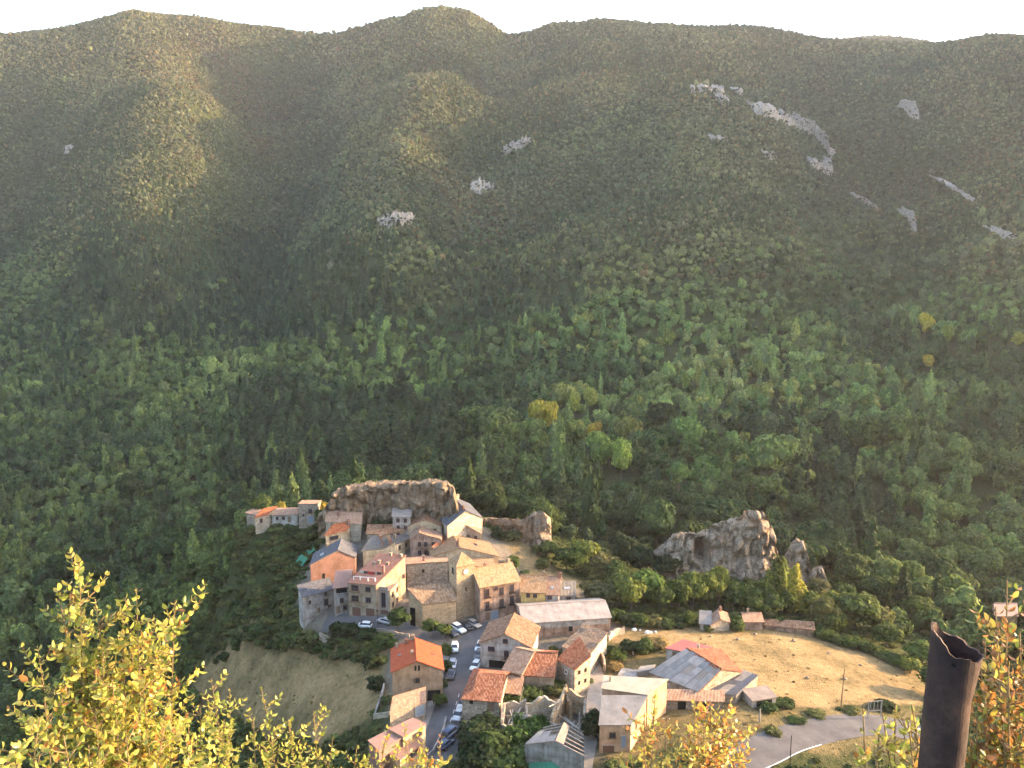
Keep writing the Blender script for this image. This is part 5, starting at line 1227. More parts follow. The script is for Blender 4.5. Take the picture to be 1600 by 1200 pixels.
while i < len(RSP) - 6:
    ribbon('lane_dash', RSP, 0.13, 0.086, M['paint'], parent=road, seg=(i, i + 3), ncross=2); i += 4
kb, _ = ribbon('kerb', ROAD[:9], 1.5, 0.2, M['lane'], shift=4.9, label='pale raised pavement along the left side of the road', thick=0.2)
ribbon('lane', [(925,1035),(931,1060),(930,1095),(924,1130),(916,1170),(908,1215)], 3.4, 0.06, M['lane'], label='pale concrete lane running past the grey-roofed house')
ribbon('street', [(505,976),(540,972),(580,973),(620,982),(660,988),(700,992)], 5.0, 0.06, M['worn'], label='worn pale street in front of the apartment house')
road2, R2 = ribbon('country_road', [(1095,1240),(1130,1200),(1180,1177),(1240,1152),(1300,1137),(1370,1131),(1440,1146),(1500,1180)], 7.4, 0.07, M['worn'], label='worn asphalt country road curving at the lower right')
ribbon('edge_line', R2, 0.15, 0.086, M['paint'], shift=-3.5, parent=road2, seg=(14, len(R2) - 2), ncross=2)
ribbon('terrace_path', [(400,817.5),(420,817),(450,816),(480,815.5),(500,816)], 1.6, 0.08, M['lane'], label='pale path along the cliff terrace')
def wall_run(label, px, h, t, material, name='stone_wall', cat='wall', ragged=0.15, group=None):
    pts = [hit(*p) for p in px]; sp = spline([Vector((p.x, p.y, 0)) for p in pts], 0.8); o0 = sp[0].copy(); o0.z = ground(o0.x, o0.y); q = MB(); R_ = []
    for i, p in enumerate(sp):
        d = (sp[min(i + 1, len(sp) - 1)] - sp[max(i - 1, 0)]).normalized(); nn = Vector((-d.y, d.x, 0)) * t / 2; g = ground(p.x, p.y)
        top = g + h + random.uniform(-ragged, ragged)
        R_.append([Vector((p.x + nn.x, p.y + nn.y, g - 0.6)) - o0, Vector((p.x + nn.x, p.y + nn.y, top)) - o0, Vector((p.x - nn.x, p.y - nn.y, top)) - o0, Vector((p.x - nn.x, p.y - nn.y, g - 0.6)) - o0])
    for i in range(len(R_) - 1):
        for k in range(3): q.poly([R_[i][k], R_[i + 1][k], R_[i + 1][k + 1], R_[i][k + 1]])
    q.poly(R_[0]); q.poly(R_[-1][::-1])
    o = q.build(name, material); o.location = o0; return tag(o, label, cat, group)
wall_run('low stone parapet along the edge of the cliff terrace', [(398,820.5),(420,819.5),(450,818.5),(480,818),(503,819)], 0.5, 0.4, M['palestone'])
wall_run('low stone wall beside the garage courtyard', [(584,1123),(597,1121),(612,1119)], 1.0, 0.35, M['palestone'])
wall_run('courtyard wall left of the orange-roofed house', [(586,1121),(594,1098),(600,1075)], 1.1, 0.3, M['concrete'])
wall_run('brown stone wall curving along the top of the lane', [(925,1022),(936,1030),(944,1042),(944,1052)], 2.0, 0.4, M['stone'])
wall_run('retaining wall under the street before the apartment house', [(520,985),(560,983),(600,988),(640,996)], 0.7, 0.35, M['stone'])
wall_run('broken sunlit wall extending the sagging barn towards the field', [(950,1002),(960,993),(975,990)], 1.5, 0.5, M['palestone'], ragged=0.5)
wall_run('stump of a rubble wall below the slate-roofed corner house', [(500,1004),(508,1008),(520,1006)], 2.2, 0.6, M['stone'], ragged=0.5)
wall_run('pale low wall beside the pavement at the road bottom', [(676,1178),(690,1150),(697,1125)], 0.7, 0.3, M['concrete'], ragged=0.05)

# ------------------------------------------------------------------ ruins
def ruin_wall(root, pa, pb, z0, tops, material, t=0.5):
    A, B = at(*pa, z0), at(*pb, z0); d = (B - A); L = d.length; d.normalize(); nn = Vector((-d.y, d.x, 0)) * t / 2
    k = max(6, int(L / 0.4)); q = MB(); R_ = []; tx = np.linspace(0, 1, len(tops))
    for i in range(k + 1):
        p = A + d * L * i / k; h = float(np.interp(i / k, tx, tops)) + random.uniform(-0.18, 0.18); g = -3
        R_.append([Vector((p.x + nn.x, p.y + nn.y, g)), Vector((p.x + nn.x, p.y + nn.y, z0 + h)), Vector((p.x - nn.x, p.y - nn.y, z0 + h)), Vector((p.x - nn.x, p.y - nn.y, g))])
    for i in range(k):
        for j in range(3): q.poly([R_[i][j], R_[i + 1][j], R_[i + 1][j + 1], R_[i][j + 1]])
    q.poly(R_[0]); q.poly(R_[-1][::-1])
    o = q.build('wall', material); o.parent = root; o.matrix_parent_inverse = root.matrix_world.inverted(); return o
def ruin_beam(root, a, b_, r=0.11):
    q = MB(); q.tube([a, b_], r, 5); o = q.build('beam', M['greywood']); o.parent = root; o.matrix_parent_inverse = root.matrix_world.inverted()
def ruin(label, corner, walls, beams, seed):
    rnd = random.Random(seed); p = at(*corner, 0); root = empty('ruined_house', (p.x, p.y, 0)); bpy.context.view_layer.update(); tag(root, label, 'ruin')
    for w_ in walls: ruin_wall(root, *w_)
    for (ax, ay), (bx, by), z, n_ in beams:
        for i in range(n_):
            t = (i + rnd.random()) / n_; a = at(ax + rnd.uniform(-14, 14), ay + rnd.uniform(-10, 10), z + rnd.uniform(-1.2, 0.8)); b_ = at(bx + rnd.uniform(-16, 16), by + rnd.uniform(-10, 10), z + rnd.uniform(-0.6, 1.6)); ruin_beam(root, a, b_, rnd.uniform(0.07, 0.14))
    HOUSE_PLANS.append([(at(*c_, 0).x, at(*c_, 0).y) for c_ in (walls[0][0], walls[0][1], walls[1][1], walls[1][0])])
    return root
ruin('roofless ruin full of fallen timbers, left of the ivy', (784,1150), [((784,1150),(788,1118),0.3,(2.8,3.4,2.6),M['stone']), ((788,1118),(822,1116),0.3,(2.6,2.9,2.3,3.2),M['palestone']), ((784,1150),(812,1154),0.3,(2.6,1.4,1.0),M['stone'])], [((795,1145),(812,1108),1.6,9),((790,1125),(818,1112),1.9,6),((800,1140),(822,1120),1.2,5)], 1)
ruin('ruined stone walls with an empty window behind the ivy', (822,1122), [((822,1124),(850,1117),0.2,(3.2,3.0,3.8,4.0),M['palestone']), ((850,1117),(872,1120),0.2,(4.1,3.2,2.4),M['palestone']), ((822,1124),(824,1136),0.2,(3.2,2.0),M['stone'])], [((850,1125),(868,1116),1.0,3)], 2)
ruin('tall broken house walls with collapsed floor beams beside the lane', (862,1140), [((862,1140),(884,1108),-0.2,(2.6,4.2,3.6,5.2),M['church']), ((888,1112),(914,1116),-0.2,(5.0,4.2,3.6,3.8),M['church']), ((884,1108),(892,1122),-0.2,(5.2,2.4,4.0),M['church']), ((914,1118),(912,1146),-0.2,(3.6,2.6,2.0),M['stone'])], [((872,1120),(900,1148),1.4,4),((890,1150),(912,1120),0.7,8),((880,1096),(866,1108),3.2,2)], 3)
root, ro, pt, H = house('ruined_shed', 'shed with half its pale roof sheets gone and bare rafters showing', (820,1164), (913,1182), (912,1149), 2.6, 'gable_y', 1.7, M['grey'], M['s_pale'], D=(849,1137), mpos=0.52, over=0.05, cat='shed', base=-2.5)
bpy.data.objects.remove(ro.children[0]); bpy.data.objects.remove(ro)
rnd = random.Random(5)
for s0, s1, t0, t1 in ((0.0,0.17,0.0,0.42),(0.17,0.34,0.0,0.42),(0.34,0.5,0.0,0.3),(0.0,0.15,0.42,0.7),(0.16,0.33,0.42,0.62),(0.52,0.66,0.02,0.95)):
    roof_panels(root, root, pt, H, s0, s1, t0, t1, 1, 1, [M['s_pale'], M['s_cream']] if s0 < 0.4 else [M['s_brown']], rnd)
for t in (0.02, 0.2, 0.4, 0.6, 0.8, 0.98):
    for s0, s1 in ((0.0, 0.52), (0.52, 1.0)):
        a, b_ = pt(s0, t), pt(s1, t); q = MB(); q.tube([(a.x, a.y, H(s0, t) + 0.05), (b_.x, b_.y, H(s1, t) + 0.05)], 0.09, 5); q.build('rafter', M['greywood'], root)
a, b_ = pt(0.52, 0), pt(0.52, 1); q = MB(); q.tube([(a.x, a.y, H(0.52, 0) + 0.06), (b_.x, b_.y, H(0.52, 1) + 0.06)], 0.12, 5); q.build('ridge_beam', M['greywood'], root)
# ------------------------------------------------------------------ cars
def paint(name, col, metal=0.3):
    m, n, l, b = mat(name, 0.28, 0.5); b.inputs['Metallic'].default_value = metal
    nz = noise_tex(n, l, 2.0, 3, 0.5, coords(n)); r = ramp(n, [(0.3, tuple(k * 0.88 for k in col)), (0.7, col)]); l.new(nz.outputs[0], r.inputs[0]); l.new(r.outputs[0], b.inputs['Base Color'])
    b.inputs['Coat Weight'].default_value = 0.4; return m
PAINT = {'white': paint('white_car_paint', (0.75, 0.75, 0.74), 0), 'silver': paint('silver_car_paint', (0.48, 0.48, 0.49), 0.5), 'black': paint('black_car_paint', (0.015, 0.015, 0.018), 0.2), 'blue': paint('blue_car_paint', (0.03, 0.05, 0.10), 0.4), 'grey': paint('grey_car_paint', (0.12, 0.12, 0.13), 0.5), 'beige': paint('beige_car_paint', (0.50, 0.44, 0.36), 0.4)}
M['tyre'] = plain('tyre', (0.02, 0.02, 0.02), 0.9, 0.2); M['rim'] = plain('wheel_rim', (0.45, 0.45, 0.46), 0.35, 0.5, 0.8); M['lampglass'] = plain('headlight', (0.8, 0.8, 0.78), 0.15, 0.6); M['redlamp'] = plain('tail_light', (0.45, 0.02, 0.02), 0.3, 0.5)
def loft(stations, k=12, power=0.45):
    """closed body from (y, zlow, zhigh, half width) stations, rounded box sections"""
    q = MB(); rings = []
    for y, z0, z1, w in stations:
        r = []
        for i in range(k):
            a = i / k * math.tau + math.pi / k; c_, s_ = math.cos(a), math.sin(a)
            r.append((math.copysign(abs(c_) ** power, c_) * w, y, (z0 + z1) / 2 + math.copysign(abs(s_) ** power, s_) * (z1 - z0) / 2))
        rings.append(r)
    for i in range(len(rings) - 1):
        for j in range(k): q.poly([rings[i][j], rings[i][(j + 1) % k], rings[i + 1][(j + 1) % k], rings[i + 1][j]])
    q.poly(rings[0][::-1]); q.poly(rings[-1])
    me = bpy.data.meshes.new('loft'); me.from_pydata(q.v, [], q.f)
    bm = bmesh.new(); bm.from_mesh(me); bmesh.ops.remove_doubles(bm, verts=bm.verts, dist=0.001); bmesh.ops.recalc_face_normals(bm, faces=bm.faces); bm.to_mesh(me); bm.free()
    me.polygons.foreach_set('use_smooth', [True] * len(me.polygons))
    try: me.set_sharp_from_angle(angle=R(40))
    except Exception: pass
    return me
def car_meshes(kind):
    L = {'hatch': 2.0, 'suv': 2.25, 'van': 2.3}[kind]; rf = {'hatch': 1.45, 'suv': 1.62, 'van': 1.85}[kind]; hood = {'hatch': 0.92, 'suv': 1.02, 'van': 1.1}[kind]; W = {'hatch': 0.84, 'suv': 0.91, 'van': 0.9}[kind]
    body = loft([(-L, 0.45, hood * 0.72, W * 0.84), (-L + 0.12, 0.28, hood * 0.86, W * 0.95), (-L + 0.7, 0.24, hood, W), (0, 0.22, hood + 0.02, W), (L - 0.75, 0.24, hood + 0.03, W), (L - 0.1, 0.3, hood * 0.98, W * 0.95), (L, 0.42, hood * 0.85, W * 0.86)])
    fr = -0.85 if kind != 'van' else -1.25                              # foot of the windscreen
    cab = loft([(fr, hood - 0.08, hood + 0.04, W * 0.86), (fr + 0.62, hood - 0.08, rf - 0.05, W * 0.78), (0.5, hood - 0.08, rf - 0.04, W * 0.78), (L - 0.45, hood - 0.08, rf - 0.09, W * 0.76), (L - 0.12, hood - 0.08, hood + 0.1, W * 0.84)])
    roof = loft([(fr + 0.6, rf - 0.10, rf - 0.02, W * 0.70), (fr + 0.8, rf - 0.10, rf + 0.015, W * 0.74), (0.5, rf - 0.1, rf + 0.02, W * 0.745), (L - 0.5, rf - 0.12, rf - 0.02, W * 0.72), (L - 0.4, rf - 0.15, rf - 0.08, W * 0.68)])
    q = MB(); q.tube([(-0.1, 0, 0), (0.1, 0, 0)], 0.31, 14); tyre = bpy.data.meshes.new('tyre'); tyre.from_pydata(q.v, [], q.f); tyre.materials.append(M['tyre'])
    q = MB(); q.tube([(-0.115, 0, 0), (0.115, 0, 0)], 0.19, 10); rim = bpy.data.meshes.new('rim'); rim.from_pydata(q.v, [], q.f); rim.materials.append(M['rim'])
    q = MB(); q.box(-0.17, 0.17, -0.03, 0.08, -0.07, 0.08); hl = bpy.data.meshes.new('headlight'); hl.from_pydata(q.v, [], q.f); hl.materials.append(M['lampglass'])
    q = MB(); q.box(-0.13, 0.13, -0.08, 0.03, -0.09, 0.1); tl = bpy.data.meshes.new('tail_light'); tl.from_pydata(q.v, [], q.f); tl.materials.append(M['redlamp'])
    cab.materials.append(M['glass'])
    return dict(body=body, cab=cab, roof=roof, tyre=tyre, rim=rim, hl=hl, tl=tl, L=L, W=W, hood=hood)
CARK = {k: car_meshes(k) for k in ('hatch', 'suv', 'van')}
_bodies = {}
def car(px, py, heading, kind, col, label):
    """heading: world angle the bonnet points to, degrees from +X"""
    p = at(px, py, 0.6); z = ground(p.x, p.y) + 0.08; k = CARK[kind]
    root = empty('parked_car', (p.x, p.y, z), R(heading + 90)); tag(root, label, 'car', 'cars parked in the village')
    def tinted(nm):
        key = (kind, nm, col)
        if key not in _bodies:
            me = k[nm].copy(); me.materials.clear(); me.materials.append(PAINT[col]); _bodies[key] = me
        return _bodies[key]
    b_ = place('body', tinted('body'), root); place('windows', k['cab'], root); place('roof_panel', tinted('roof'), root)
    for sx in (-1, 1):
        for sy in (-1, 1):
            w_ = place('wheel', k['tyre'], root, Matrix.Translation((sx * (k['W'] - 0.06), sy * k['L'] * 0.62, 0.31))); place('rim', k['rim'], w_)
        place('headlight', k['hl'], root, Matrix.Translation((sx * k['W'] * 0.62, -k['L'] + 0.07, k['hood'] * 0.68)))
        place('tail_light', k['tl'], root, Matrix.Translation((sx * k['W'] * 0.72, k['L'] - 0.06, k['hood'] * 0.82)))
    return root
car(716.5,982.5,-52,'suv','white','white car parked nose out by the church wall, beside the black one')
car(729,979.5,-50,'hatch','black','black car parked between the white and the beige car by the church')
car(741,976,-48,'hatch','beige','beige car at the right end of the row by the church tower')
car(706.5,988,-54,'hatch','grey','dark grey car at the left end of the church row, half under the trees')
car(710.5,1010,-88,'hatch','white','white car on the left roadside, upper one behind the orange-roofed house')
car(707,1036.5,-93,'hatch','silver','silver car on the left roadside beside the orange-roofed house')
car(705,1053,-95,'hatch','black','black car on the left roadside, lowest of three beside the orange roof')
car(749.5,1011,-100,'hatch','white','white car against the corner of the white garage house, upper of two')
car(748,1023.5,-100,'hatch','grey','dark grey car at the corner of the white garage house')
car(743,1041,-105,'hatch','white','white car on the right roadside above the red speckled roof')
car(723.5,1100,-104,'hatch','white','white car on the right roadside mostly hidden by the roadside house')
car(716.5,1117,-104,'hatch','silver','silver car on the right roadside below the roadside house')
car(704.5,1142,60,'van','blue','dark blue van near the bottom of the road')
car(697,1156,58,'hatch','blue','dark blue car behind the van at the bottom of the road')
car(767,962.5,12,'suv','blue','dark blue car parked broadside in front of the pink house')
car(769,957,12,'suv','black','black car parked broadside right against the pink house wall')
car(787.5,957,-80,'hatch','silver','silver car facing out near the end of the pale barn')
car(568,971,172,'hatch','white','white car parked broadside below the apartment garages')
car(601,970.5,150,'hatch','silver','silver car behind the round tree below the apartment house')

# ------------------------------------------------------------------ people
def person(px, py, h, heading, cols, label, stride=0.12, z=None):
    """small standing figure grown over a skeleton; cols = trousers, top, skin, hair"""
    p = hit(px, py); me = bpy.data.meshes.new('person')
    J = [(0, 0, .53), (0, 0, .66), (0, .01, .80), (0, 0, .87), (0, -.01, .93), (0, -.005, .985), (-.055, 0, .50), (-.06, -stride, .27), (-.06, stride * .3, .03), (-.06, -stride * .4, .015), (.055, 0, .50), (.06, stride, .28), (.06, stride * 1.4, .04), (.06, stride, .015),
         (-.11, 0, .80), (-.14, .02, .63), (-.13, -.06, .49), (-.125, -.08, .44), (.11, 0, .80), (.14, -.02, .63), (.13, -.08, .50), (.125, -.10, .45)]
    E = [(0, 1), (1, 2), (2, 3), (3, 4), (4, 5), (0, 6), (6, 7), (7, 8), (8, 9), (0, 10), (10, 11), (11, 12), (12, 13), (2, 14), (14, 15), (15, 16), (16, 17), (2, 18), (18, 19), (19, 20), (20, 21)]
    Rr = [.085, .08, .085, .035, .055, .045, .055, .04, .028, .022, .055, .04, .028, .022, .04, .03, .022, .02, .04, .03, .022, .02]
    me.from_pydata([tuple(c * h for c in j) for j in J], E, [])
    o = bpy.data.objects.new('person', me); C.objects.link(o); o.location = (p.x, p.y, p.z + 0.02); o.rotation_euler = (0, 0, R(heading))
    md = o.modifiers.new('skin', 'SKIN'); md.use_smooth_shade = True
    for v, r_ in zip(me.skin_vertices[0].data, Rr): v.radius = (r_ * h, r_ * h * 0.85)
    me.skin_vertices[0].data[0].use_root = True
    o.modifiers.new('smooth', 'SUBSURF').levels = 1; o.modifiers['smooth'].render_levels = 1
    m, n, l, b = mat('clothes', 0.85, 0.15)
    sp = n.new('ShaderNodeSeparateXYZ'); l.new(coords(n), sp.inputs[0]); dv = n.new('ShaderNodeMath'); dv.operation = 'DIVIDE'; dv.inputs[1].default_value = h; l.new(sp.outputs[2], dv.inputs[0])
    r = ramp(n, [(0.0, (0.05, 0.04, 0.04)), (0.05, cols[0]), (0.52, cols[1]), (0.85, cols[2]), (0.955, cols[3])], 'CONSTANT'); l.new(dv.outputs[0], r.inputs[0]); l.new(r.outputs[0], b.inputs['Base Color'])
    me.materials.append(m); tag(o, label, 'person'); return o
SK = (0.42, 0.26, 0.18)
person(481,819.5,1.7,20,((0.03,0.03,0.05),(0.75,0.70,0.70),SK,(0.05,0.03,0.02)),'person in white top and dark trousers, left of the group on the cliff terrace')
person(486,819.2,1.65,-30,((0.04,0.04,0.05),(0.66,0.60,0.60),SK,(0.10,0.06,0.03)),'person in pale top in the middle of the group on the cliff terrace')
person(490.5,818.5,1.75,200,((0.02,0.02,0.03),(0.03,0.03,0.04),SK,(0.03,0.02,0.02)),'person in black clothes before the blue door on the cliff terrace', 0.2)
person(1148,1163.5,1.75,100,((0.55,0.36,0.34),(0.80,0.78,0.76),SK,(0.06,0.04,0.03)),'person in white shirt and pinkish trousers walking on the dry verge', 0.18)
person(1144,1161.5,1.45,60,((0.60,0.42,0.40),(0.62,0.50,0.50),SK,(0.03,0.02,0.02)),'smaller person in pink close beside the one in the white shirt', 0.1)

# ------------------------------------------------------------------ poles and small things
def pole(px, py, h, label, name='utility_pole', r=0.11, arm=True, material=None, lean=0.0):
    p = hit(px, py); root = empty(name, p); tag(root, label, 'pole')
    q = MB(); q.tube([(0, 0, -0.4), (lean * h * .5, 0, h * .5), (lean * h, 0, h)], [r * 1.15, r, r * .8], 7); q.build('shaft', material or M['wood'], root)
    if arm:
        q = MB(); q.box(lean * h - 0.6, lean * h + 0.6, -0.05, 0.05, h - 0.45, h - 0.33); q.build('crossarm', M['wood'], root)
        for s in (-0.5, 0, 0.5):
            q = MB(); q.tube([(lean * h + s, 0, h - 0.33), (lean * h + s, 0, h - 0.15)], 0.05, 6); q.build('insulator', M['paint'], root)
    return root
pole(1314,1104,8.0,'wooden pole standing alone in the golden field', arm=False, lean=0.03)
pole(1234,1199,6.0,'dark pole beside the country road at the lower edge', r=0.08, arm=False, material=M['iron'])
pole(1090,1098,3.6,'weathered grey post in front of the low outbuilding', 'post', r=0.12, arm=False, material=M['greywood'])
pole(1040,1174,6.5,'wooden utility pole behind the golden shrub', lean=0.0)
pole(989,1023,2.2,'short pale post in the dark garden', 'post', r=0.12, arm=False, material=M['paint'])
pole(1187,1128,2.6,'pale tree stump post beside the open shed', 'post', r=0.16, arm=False, material=M['greywood'])
pole(806,1118,6.0,'slanting pale beam leaning out of the ruin', 'leaning_beam', r=0.09, arm=False, material=M['greywood'], lean=0.25)
def lamp(px, py, h, label):
    p = hit(px, py); root = empty('street_lamp', p); tag(root, label, 'street lamp')
    q = MB(); q.tube([(0, 0, -0.2), (0, 0, 0.6), (0, 0, h)], [0.09, 0.06, 0.045], 8); q.build('post', M['iron'], root)
    q = MB(); q.tube([(0, 0, h), (0, 0, h + 0.12), (0, 0, h + 0.5), (0, 0, h + 0.55)], [0.06, 0.2, 0.26, 0.05], 8); q.build('lantern', M['iron'], root)
lamp(590.5,983,4.3,'dark street lamp at the edge of the street below the apartments')
lamp(700,1001,3.6,'dark street lamp between the roadside trees and the church cars')
def frame_stand(px, py, label):
    p = hit(px, py); root = empty('metal_frame', p, R(8)); tag(root, label, 'frame')
    for s in (-1.35, 1.35): q = MB(); q.box(s - 0.07, s + 0.07, -0.07, 0.07, -0.3, 3.6); q.build('post', M['greywood'], root)
    for z in (1.5, 3.45): q = MB(); q.box(-1.28, 1.28, -0.06, 0.06, z, z + 0.12); q.build('rail', M['greywood'], root)
    for k in range(7):
        x = -1.1 + k * 0.36; q = MB(); q.tube([(x, 0, 1.62), (x + 0.25 * (-1) ** k, 0, 3.45)], 0.035, 5); q.build('bar', M['zinc'], root)
frame_stand(1366,1122,'upright weathered frame with criss-cross bars beside the country road')
def tarp(px, py, w, h, ang, material, label):
    p = hit(px, py); q = MB(); k = 8; G = [[Vector(((i / k - .5) * w, (j / k - .5) * w * .7, h * (1 - abs(i / k - .5) * 1.5) + mnoise.noise((i * .6 + px, j * .6, 0)) * .25)) for i in range(k + 1)] for j in range(k + 1)]
    for j in range(k):
        for i in range(k): q.poly([G[j][i], G[j][i + 1], G[j + 1][i + 1], G[j + 1][i]])
    o = q.build('tarpaulin', material, None, True); o.location = p; o.rotation_euler = (R(12), 0, R(ang)); tag(o, label, 'tarpaulin')
tarp(490,866,5.0,2.2,20,M['green_net'],'green net canopy between the terrace bank and the slate-roofed brick building')
tarp(474,882,4.0,2.6,60,M['green_net'],'green net tent at the left corner of the brick building')
tarp(860,1196,8.0,2.0,10,M['green_net'],'green netting hanging in front of the roofless shed')
def boulder(px, py, r_, label, material, name='boulder', cat='boulder', group=None):
    p = hit(px, py); v, f = ico(2); sd = px * 0.37
    v = [Vector(c) * (r_ * (0.85 + 0.35 * mnoise.noise(Vector(c) * 1.6 + Vector((sd, 0, 0))))) for c in v]
    v = [Vector((c.x, c.y * 0.8, c.z * 0.7)) for c in v]; o = mesh_obj(name, v, f, material, None, False); o.location = p + Vector((0, 0, r_ * 0.3)); tag(o, label, cat, group)
for px, py, r_, lb in ((991,985,0.7,'pale block lying at the dark field edge, leftmost'),(1000,985,0.3,'smallest pale block at the dark field edge'),(1011,989.5,0.75,'pair of pale blocks heaped beside the field weeds'),(1015.5,989.5,0.6,'pale rounded block touching the heaped one by the weeds'),(1024,988,0.4,'pale block at the right end by the yellow weeds')):
    boulder(px, py, r_, lb, M['paint'])
for k, (px, py) in enumerate(((1180,992),(1215,985),(1153,1000),(1240,1002),(1262,1060),(1295,1022),(1345,1040),(1110,995),(1320,1062))):
    boulder(px, py, random.uniform(0.35, 0.6), 'grey stone lying in the golden field, ' + ('just behind the hedge bushes','below the long red-tiled shed','above the lean-to','near the field middle','beside the country road end','under the large spreading tree','near the right end','above the white cottage','beside the lone pole')[k], M['rock'], 'field_stone', 'stone', 'stones lying in the golden field')
def slab(px4, z, label, name, material, cat):
    P = [at(a, b_, z) for a, b_ in px4]; c_ = sum(P, Vector()) / 4; q = MB(); T = [p - c_ for p in P]
    q.poly(T); 
    for i in range(4): q.poly([T[i] - Vector((0, 0, 1.2)), T[(i + 1) % 4] - Vector((0, 0, 1.2)), T[(i + 1) % 4], T[i]])
    o = q.build(name, material); o.location = c_; tag(o, label, cat)
slab([(964,1056),(996,1060),(998,1047),(972,1043)], 0.7, 'grey concrete slab in the garden behind the cream roof', 'concrete_slab', M['concrete'], 'slab')
slab([(995,1050),(1018,1046),(1024,1038),(1000,1041)], 1.6, 'pale concrete basin wall left of the patchwork barn', 'concrete_basin', M['lane'], 'basin')
# ------------------------------------------------------------------ single trees and bushes round the village
G1, G2, G3, G4 = (0.075, 0.105, 0.030), (0.055, 0.085, 0.028), (0.13, 0.16, 0.04), (0.10, 0.11, 0.04)
OLIVE, DARK, YEL, STRAW = (0.105, 0.105, 0.045), (0.032, 0.05, 0.022), (0.34, 0.28, 0.05), (0.28, 0.20, 0.08)
def vt(px, py, h, w, kind, col, label, name=None, group=None, trunk=None, cat=None):
    p = hit(px, py)
    nm = name or {'broad': 'broadleaf_tree', 'bush': 'bush', 'conifer': 'conifer_tree', 'column': 'poplar_tree'}[kind]
    return tree(nm, p - Vector((0, 0, 0.15)), kind, h, w, col, label, cat or ('bush' if kind == 'bush' else 'tree'), group, trunk)
vt(622,988,6.2,5.6,'broad',G2,'round dark green tree on the street before the church nave', trunk=1.5)
vt(672,996,4.6,4.6,'broad',G1,'left one of two clipped trees before the church', trunk=1.5)
vt(693,999,4.2,4.2,'broad',G1,'right one of two clipped trees before the church', trunk=1.4)
for px, py, h, w, c_, lb in ((697,1026,3.6,3.2,G1,'green bush behind the upper white roadside car'),(696,1050,3.4,3.2,G2,'green bush between orange roof and silver car'),(692,1078,2.8,2.8,G2,'bush below the corner of the orange-roofed house'),(687,1105,3.4,3.4,G1,'bush at the pavement beside the dark open garage'),
   (574,829,2.6,3.4,DARK,'dark shrub at the foot of the big rock, left'),(590,826,3.0,4.0,G2,'dark shrub at the foot of the big rock, middle'),(606,826,3.0,3.4,DARK,'dark shrub beside the narrow grey house'),(650,826,2.4,3,G2,'shrub at the foot of the big rock, right'),(1150,985,3.2,4.5,G1,'bush before the gap between the farmhouses'),(1106,986,2.0,3.0,G4,'low bush before the grey farm building'),
   (528,1000,5.5,5.2,DARK,'dark round bush below the grey slate-roofed house'),(548,996,4.2,6.0,DARK,'dark ivy mass hanging over the street wall'),(575,1000,3.2,6.5,DARK,'dark hedge mass under the white street car'),(600,1004,2.8,5,G2,'hedge end under the street lamp'),
   (590,1016,3.0,3.4,G1,'light green bush above the orange roof, left'),(613,1013,3.0,3.2,G1,'light green bush above the orange roof, right'),(580,1045,4,5,DARK,'dark shrub on the grass left of the orange-roofed house'),(585,1080,4,5,DARK,'dark shrub left of the courtyard'),
   (560,1018,2.6,4,OLIVE,'olive bush at the top of the dry slope'),(525,1030,2.2,4,OLIVE,'low olive bush on the dry slope'),(500,1018,2.4,3,G2,'green bush at the dry slope rim'),
   (803,886,3.6,4.8,G1,'round green bush on the golden slope behind the pink house'),(930,982,4.4,4.6,G4,'round olive tree at the right end of the pale barn'),
   (926,1150,5.5,5.2,DARK,'dark green bush pressed between lane and brick house'),(1008,1122,7.5,4.4,G4,'tall feathery shrub at the corner of the cream-roofed house'),
   (880,1022,1.6,3,OLIVE,'weeds behind the twin tiled roofs'),(900,1012,1.4,3,STRAW,'dry weeds beside the sagging barn'),(865,1018,1.6,2.6,G4,'weeds below the barn wall'),
   (800,1105,3.6,6,G2,'bushy thicket below the lean-to'),(830,1098,3.8,6.5,G1,'bushy thicket under the speckled roof'),(858,1088,3.6,6,G4,'bushy thicket beside the tall narrow house'),(872,1082,3.0,4,G1,'thicket end at the foot of the tall narrow house'),
   (760,1150,5,7,DARK,'dark bush mass below the roadside house, left'),(740,1172,5.5,8,DARK,'dark bush mass beside the blue van'),(772,1182,5.5,8,G2,'dark bush mass left of the ivy'),(748,1200,5,8,DARK,'dark bush mass at the lower frame edge'),(785,1205,4.5,8,G2,'bush mass at the lower edge below the ivy'),
   (820,1148,4.2,7,(0.06,0.11,0.03),'green ivy mound on the ruined wall, upper'),(806,1166,4.6,6,(0.055,0.10,0.028),'green ivy mound on the ruined wall, lower'),(812,1185,3.2,4.5,(0.12,0.17,0.06),'pale creeper hanging at the corner of the roofless shed'),(845,1140,2.6,5,(0.06,0.11,0.03),'ivy tongue in front of the empty window wall'),
   (985,1020,3.5,5.5,DARK,'dark garden bush beside the sunlit wall'),(965,1030,2.6,5,G1,'green garden bush below the sunlit wall'),(1005,1022,4.2,4.6,G2,'garden tree above the concrete slab'),(1015,1008,2.2,6,STRAW,'straw-coloured shrub at the field corner'),(1032,1012,2.4,5,STRAW,'straw-coloured shrub left of the white cottage'),(960,1045,1.8,4,STRAW,'straw-coloured weeds along the brown wall'),
   (1200,1110,1.8,4,G2,'dark green shrub right of the open shed'),(1222,1104,1.6,4,G2,'low green shrub at the field corner by the shed'),(1245,1128,1.1,4,G2,'green verge bush by the country road, left'),(1210,1146,1.2,4,G4,'green verge bush by the country road, lowest'),(1275,1117,0.9,4.2,G4,'green verge bush by the country road, middle'),(1330,1112,1.0,4.2,G4,'green verge bush by the country road, right'),(1385,1108,2.0,5,DARK,'dark verge bush beside the weathered frame')):
    vt(px, py, h, w, 'bush', c_, lb)
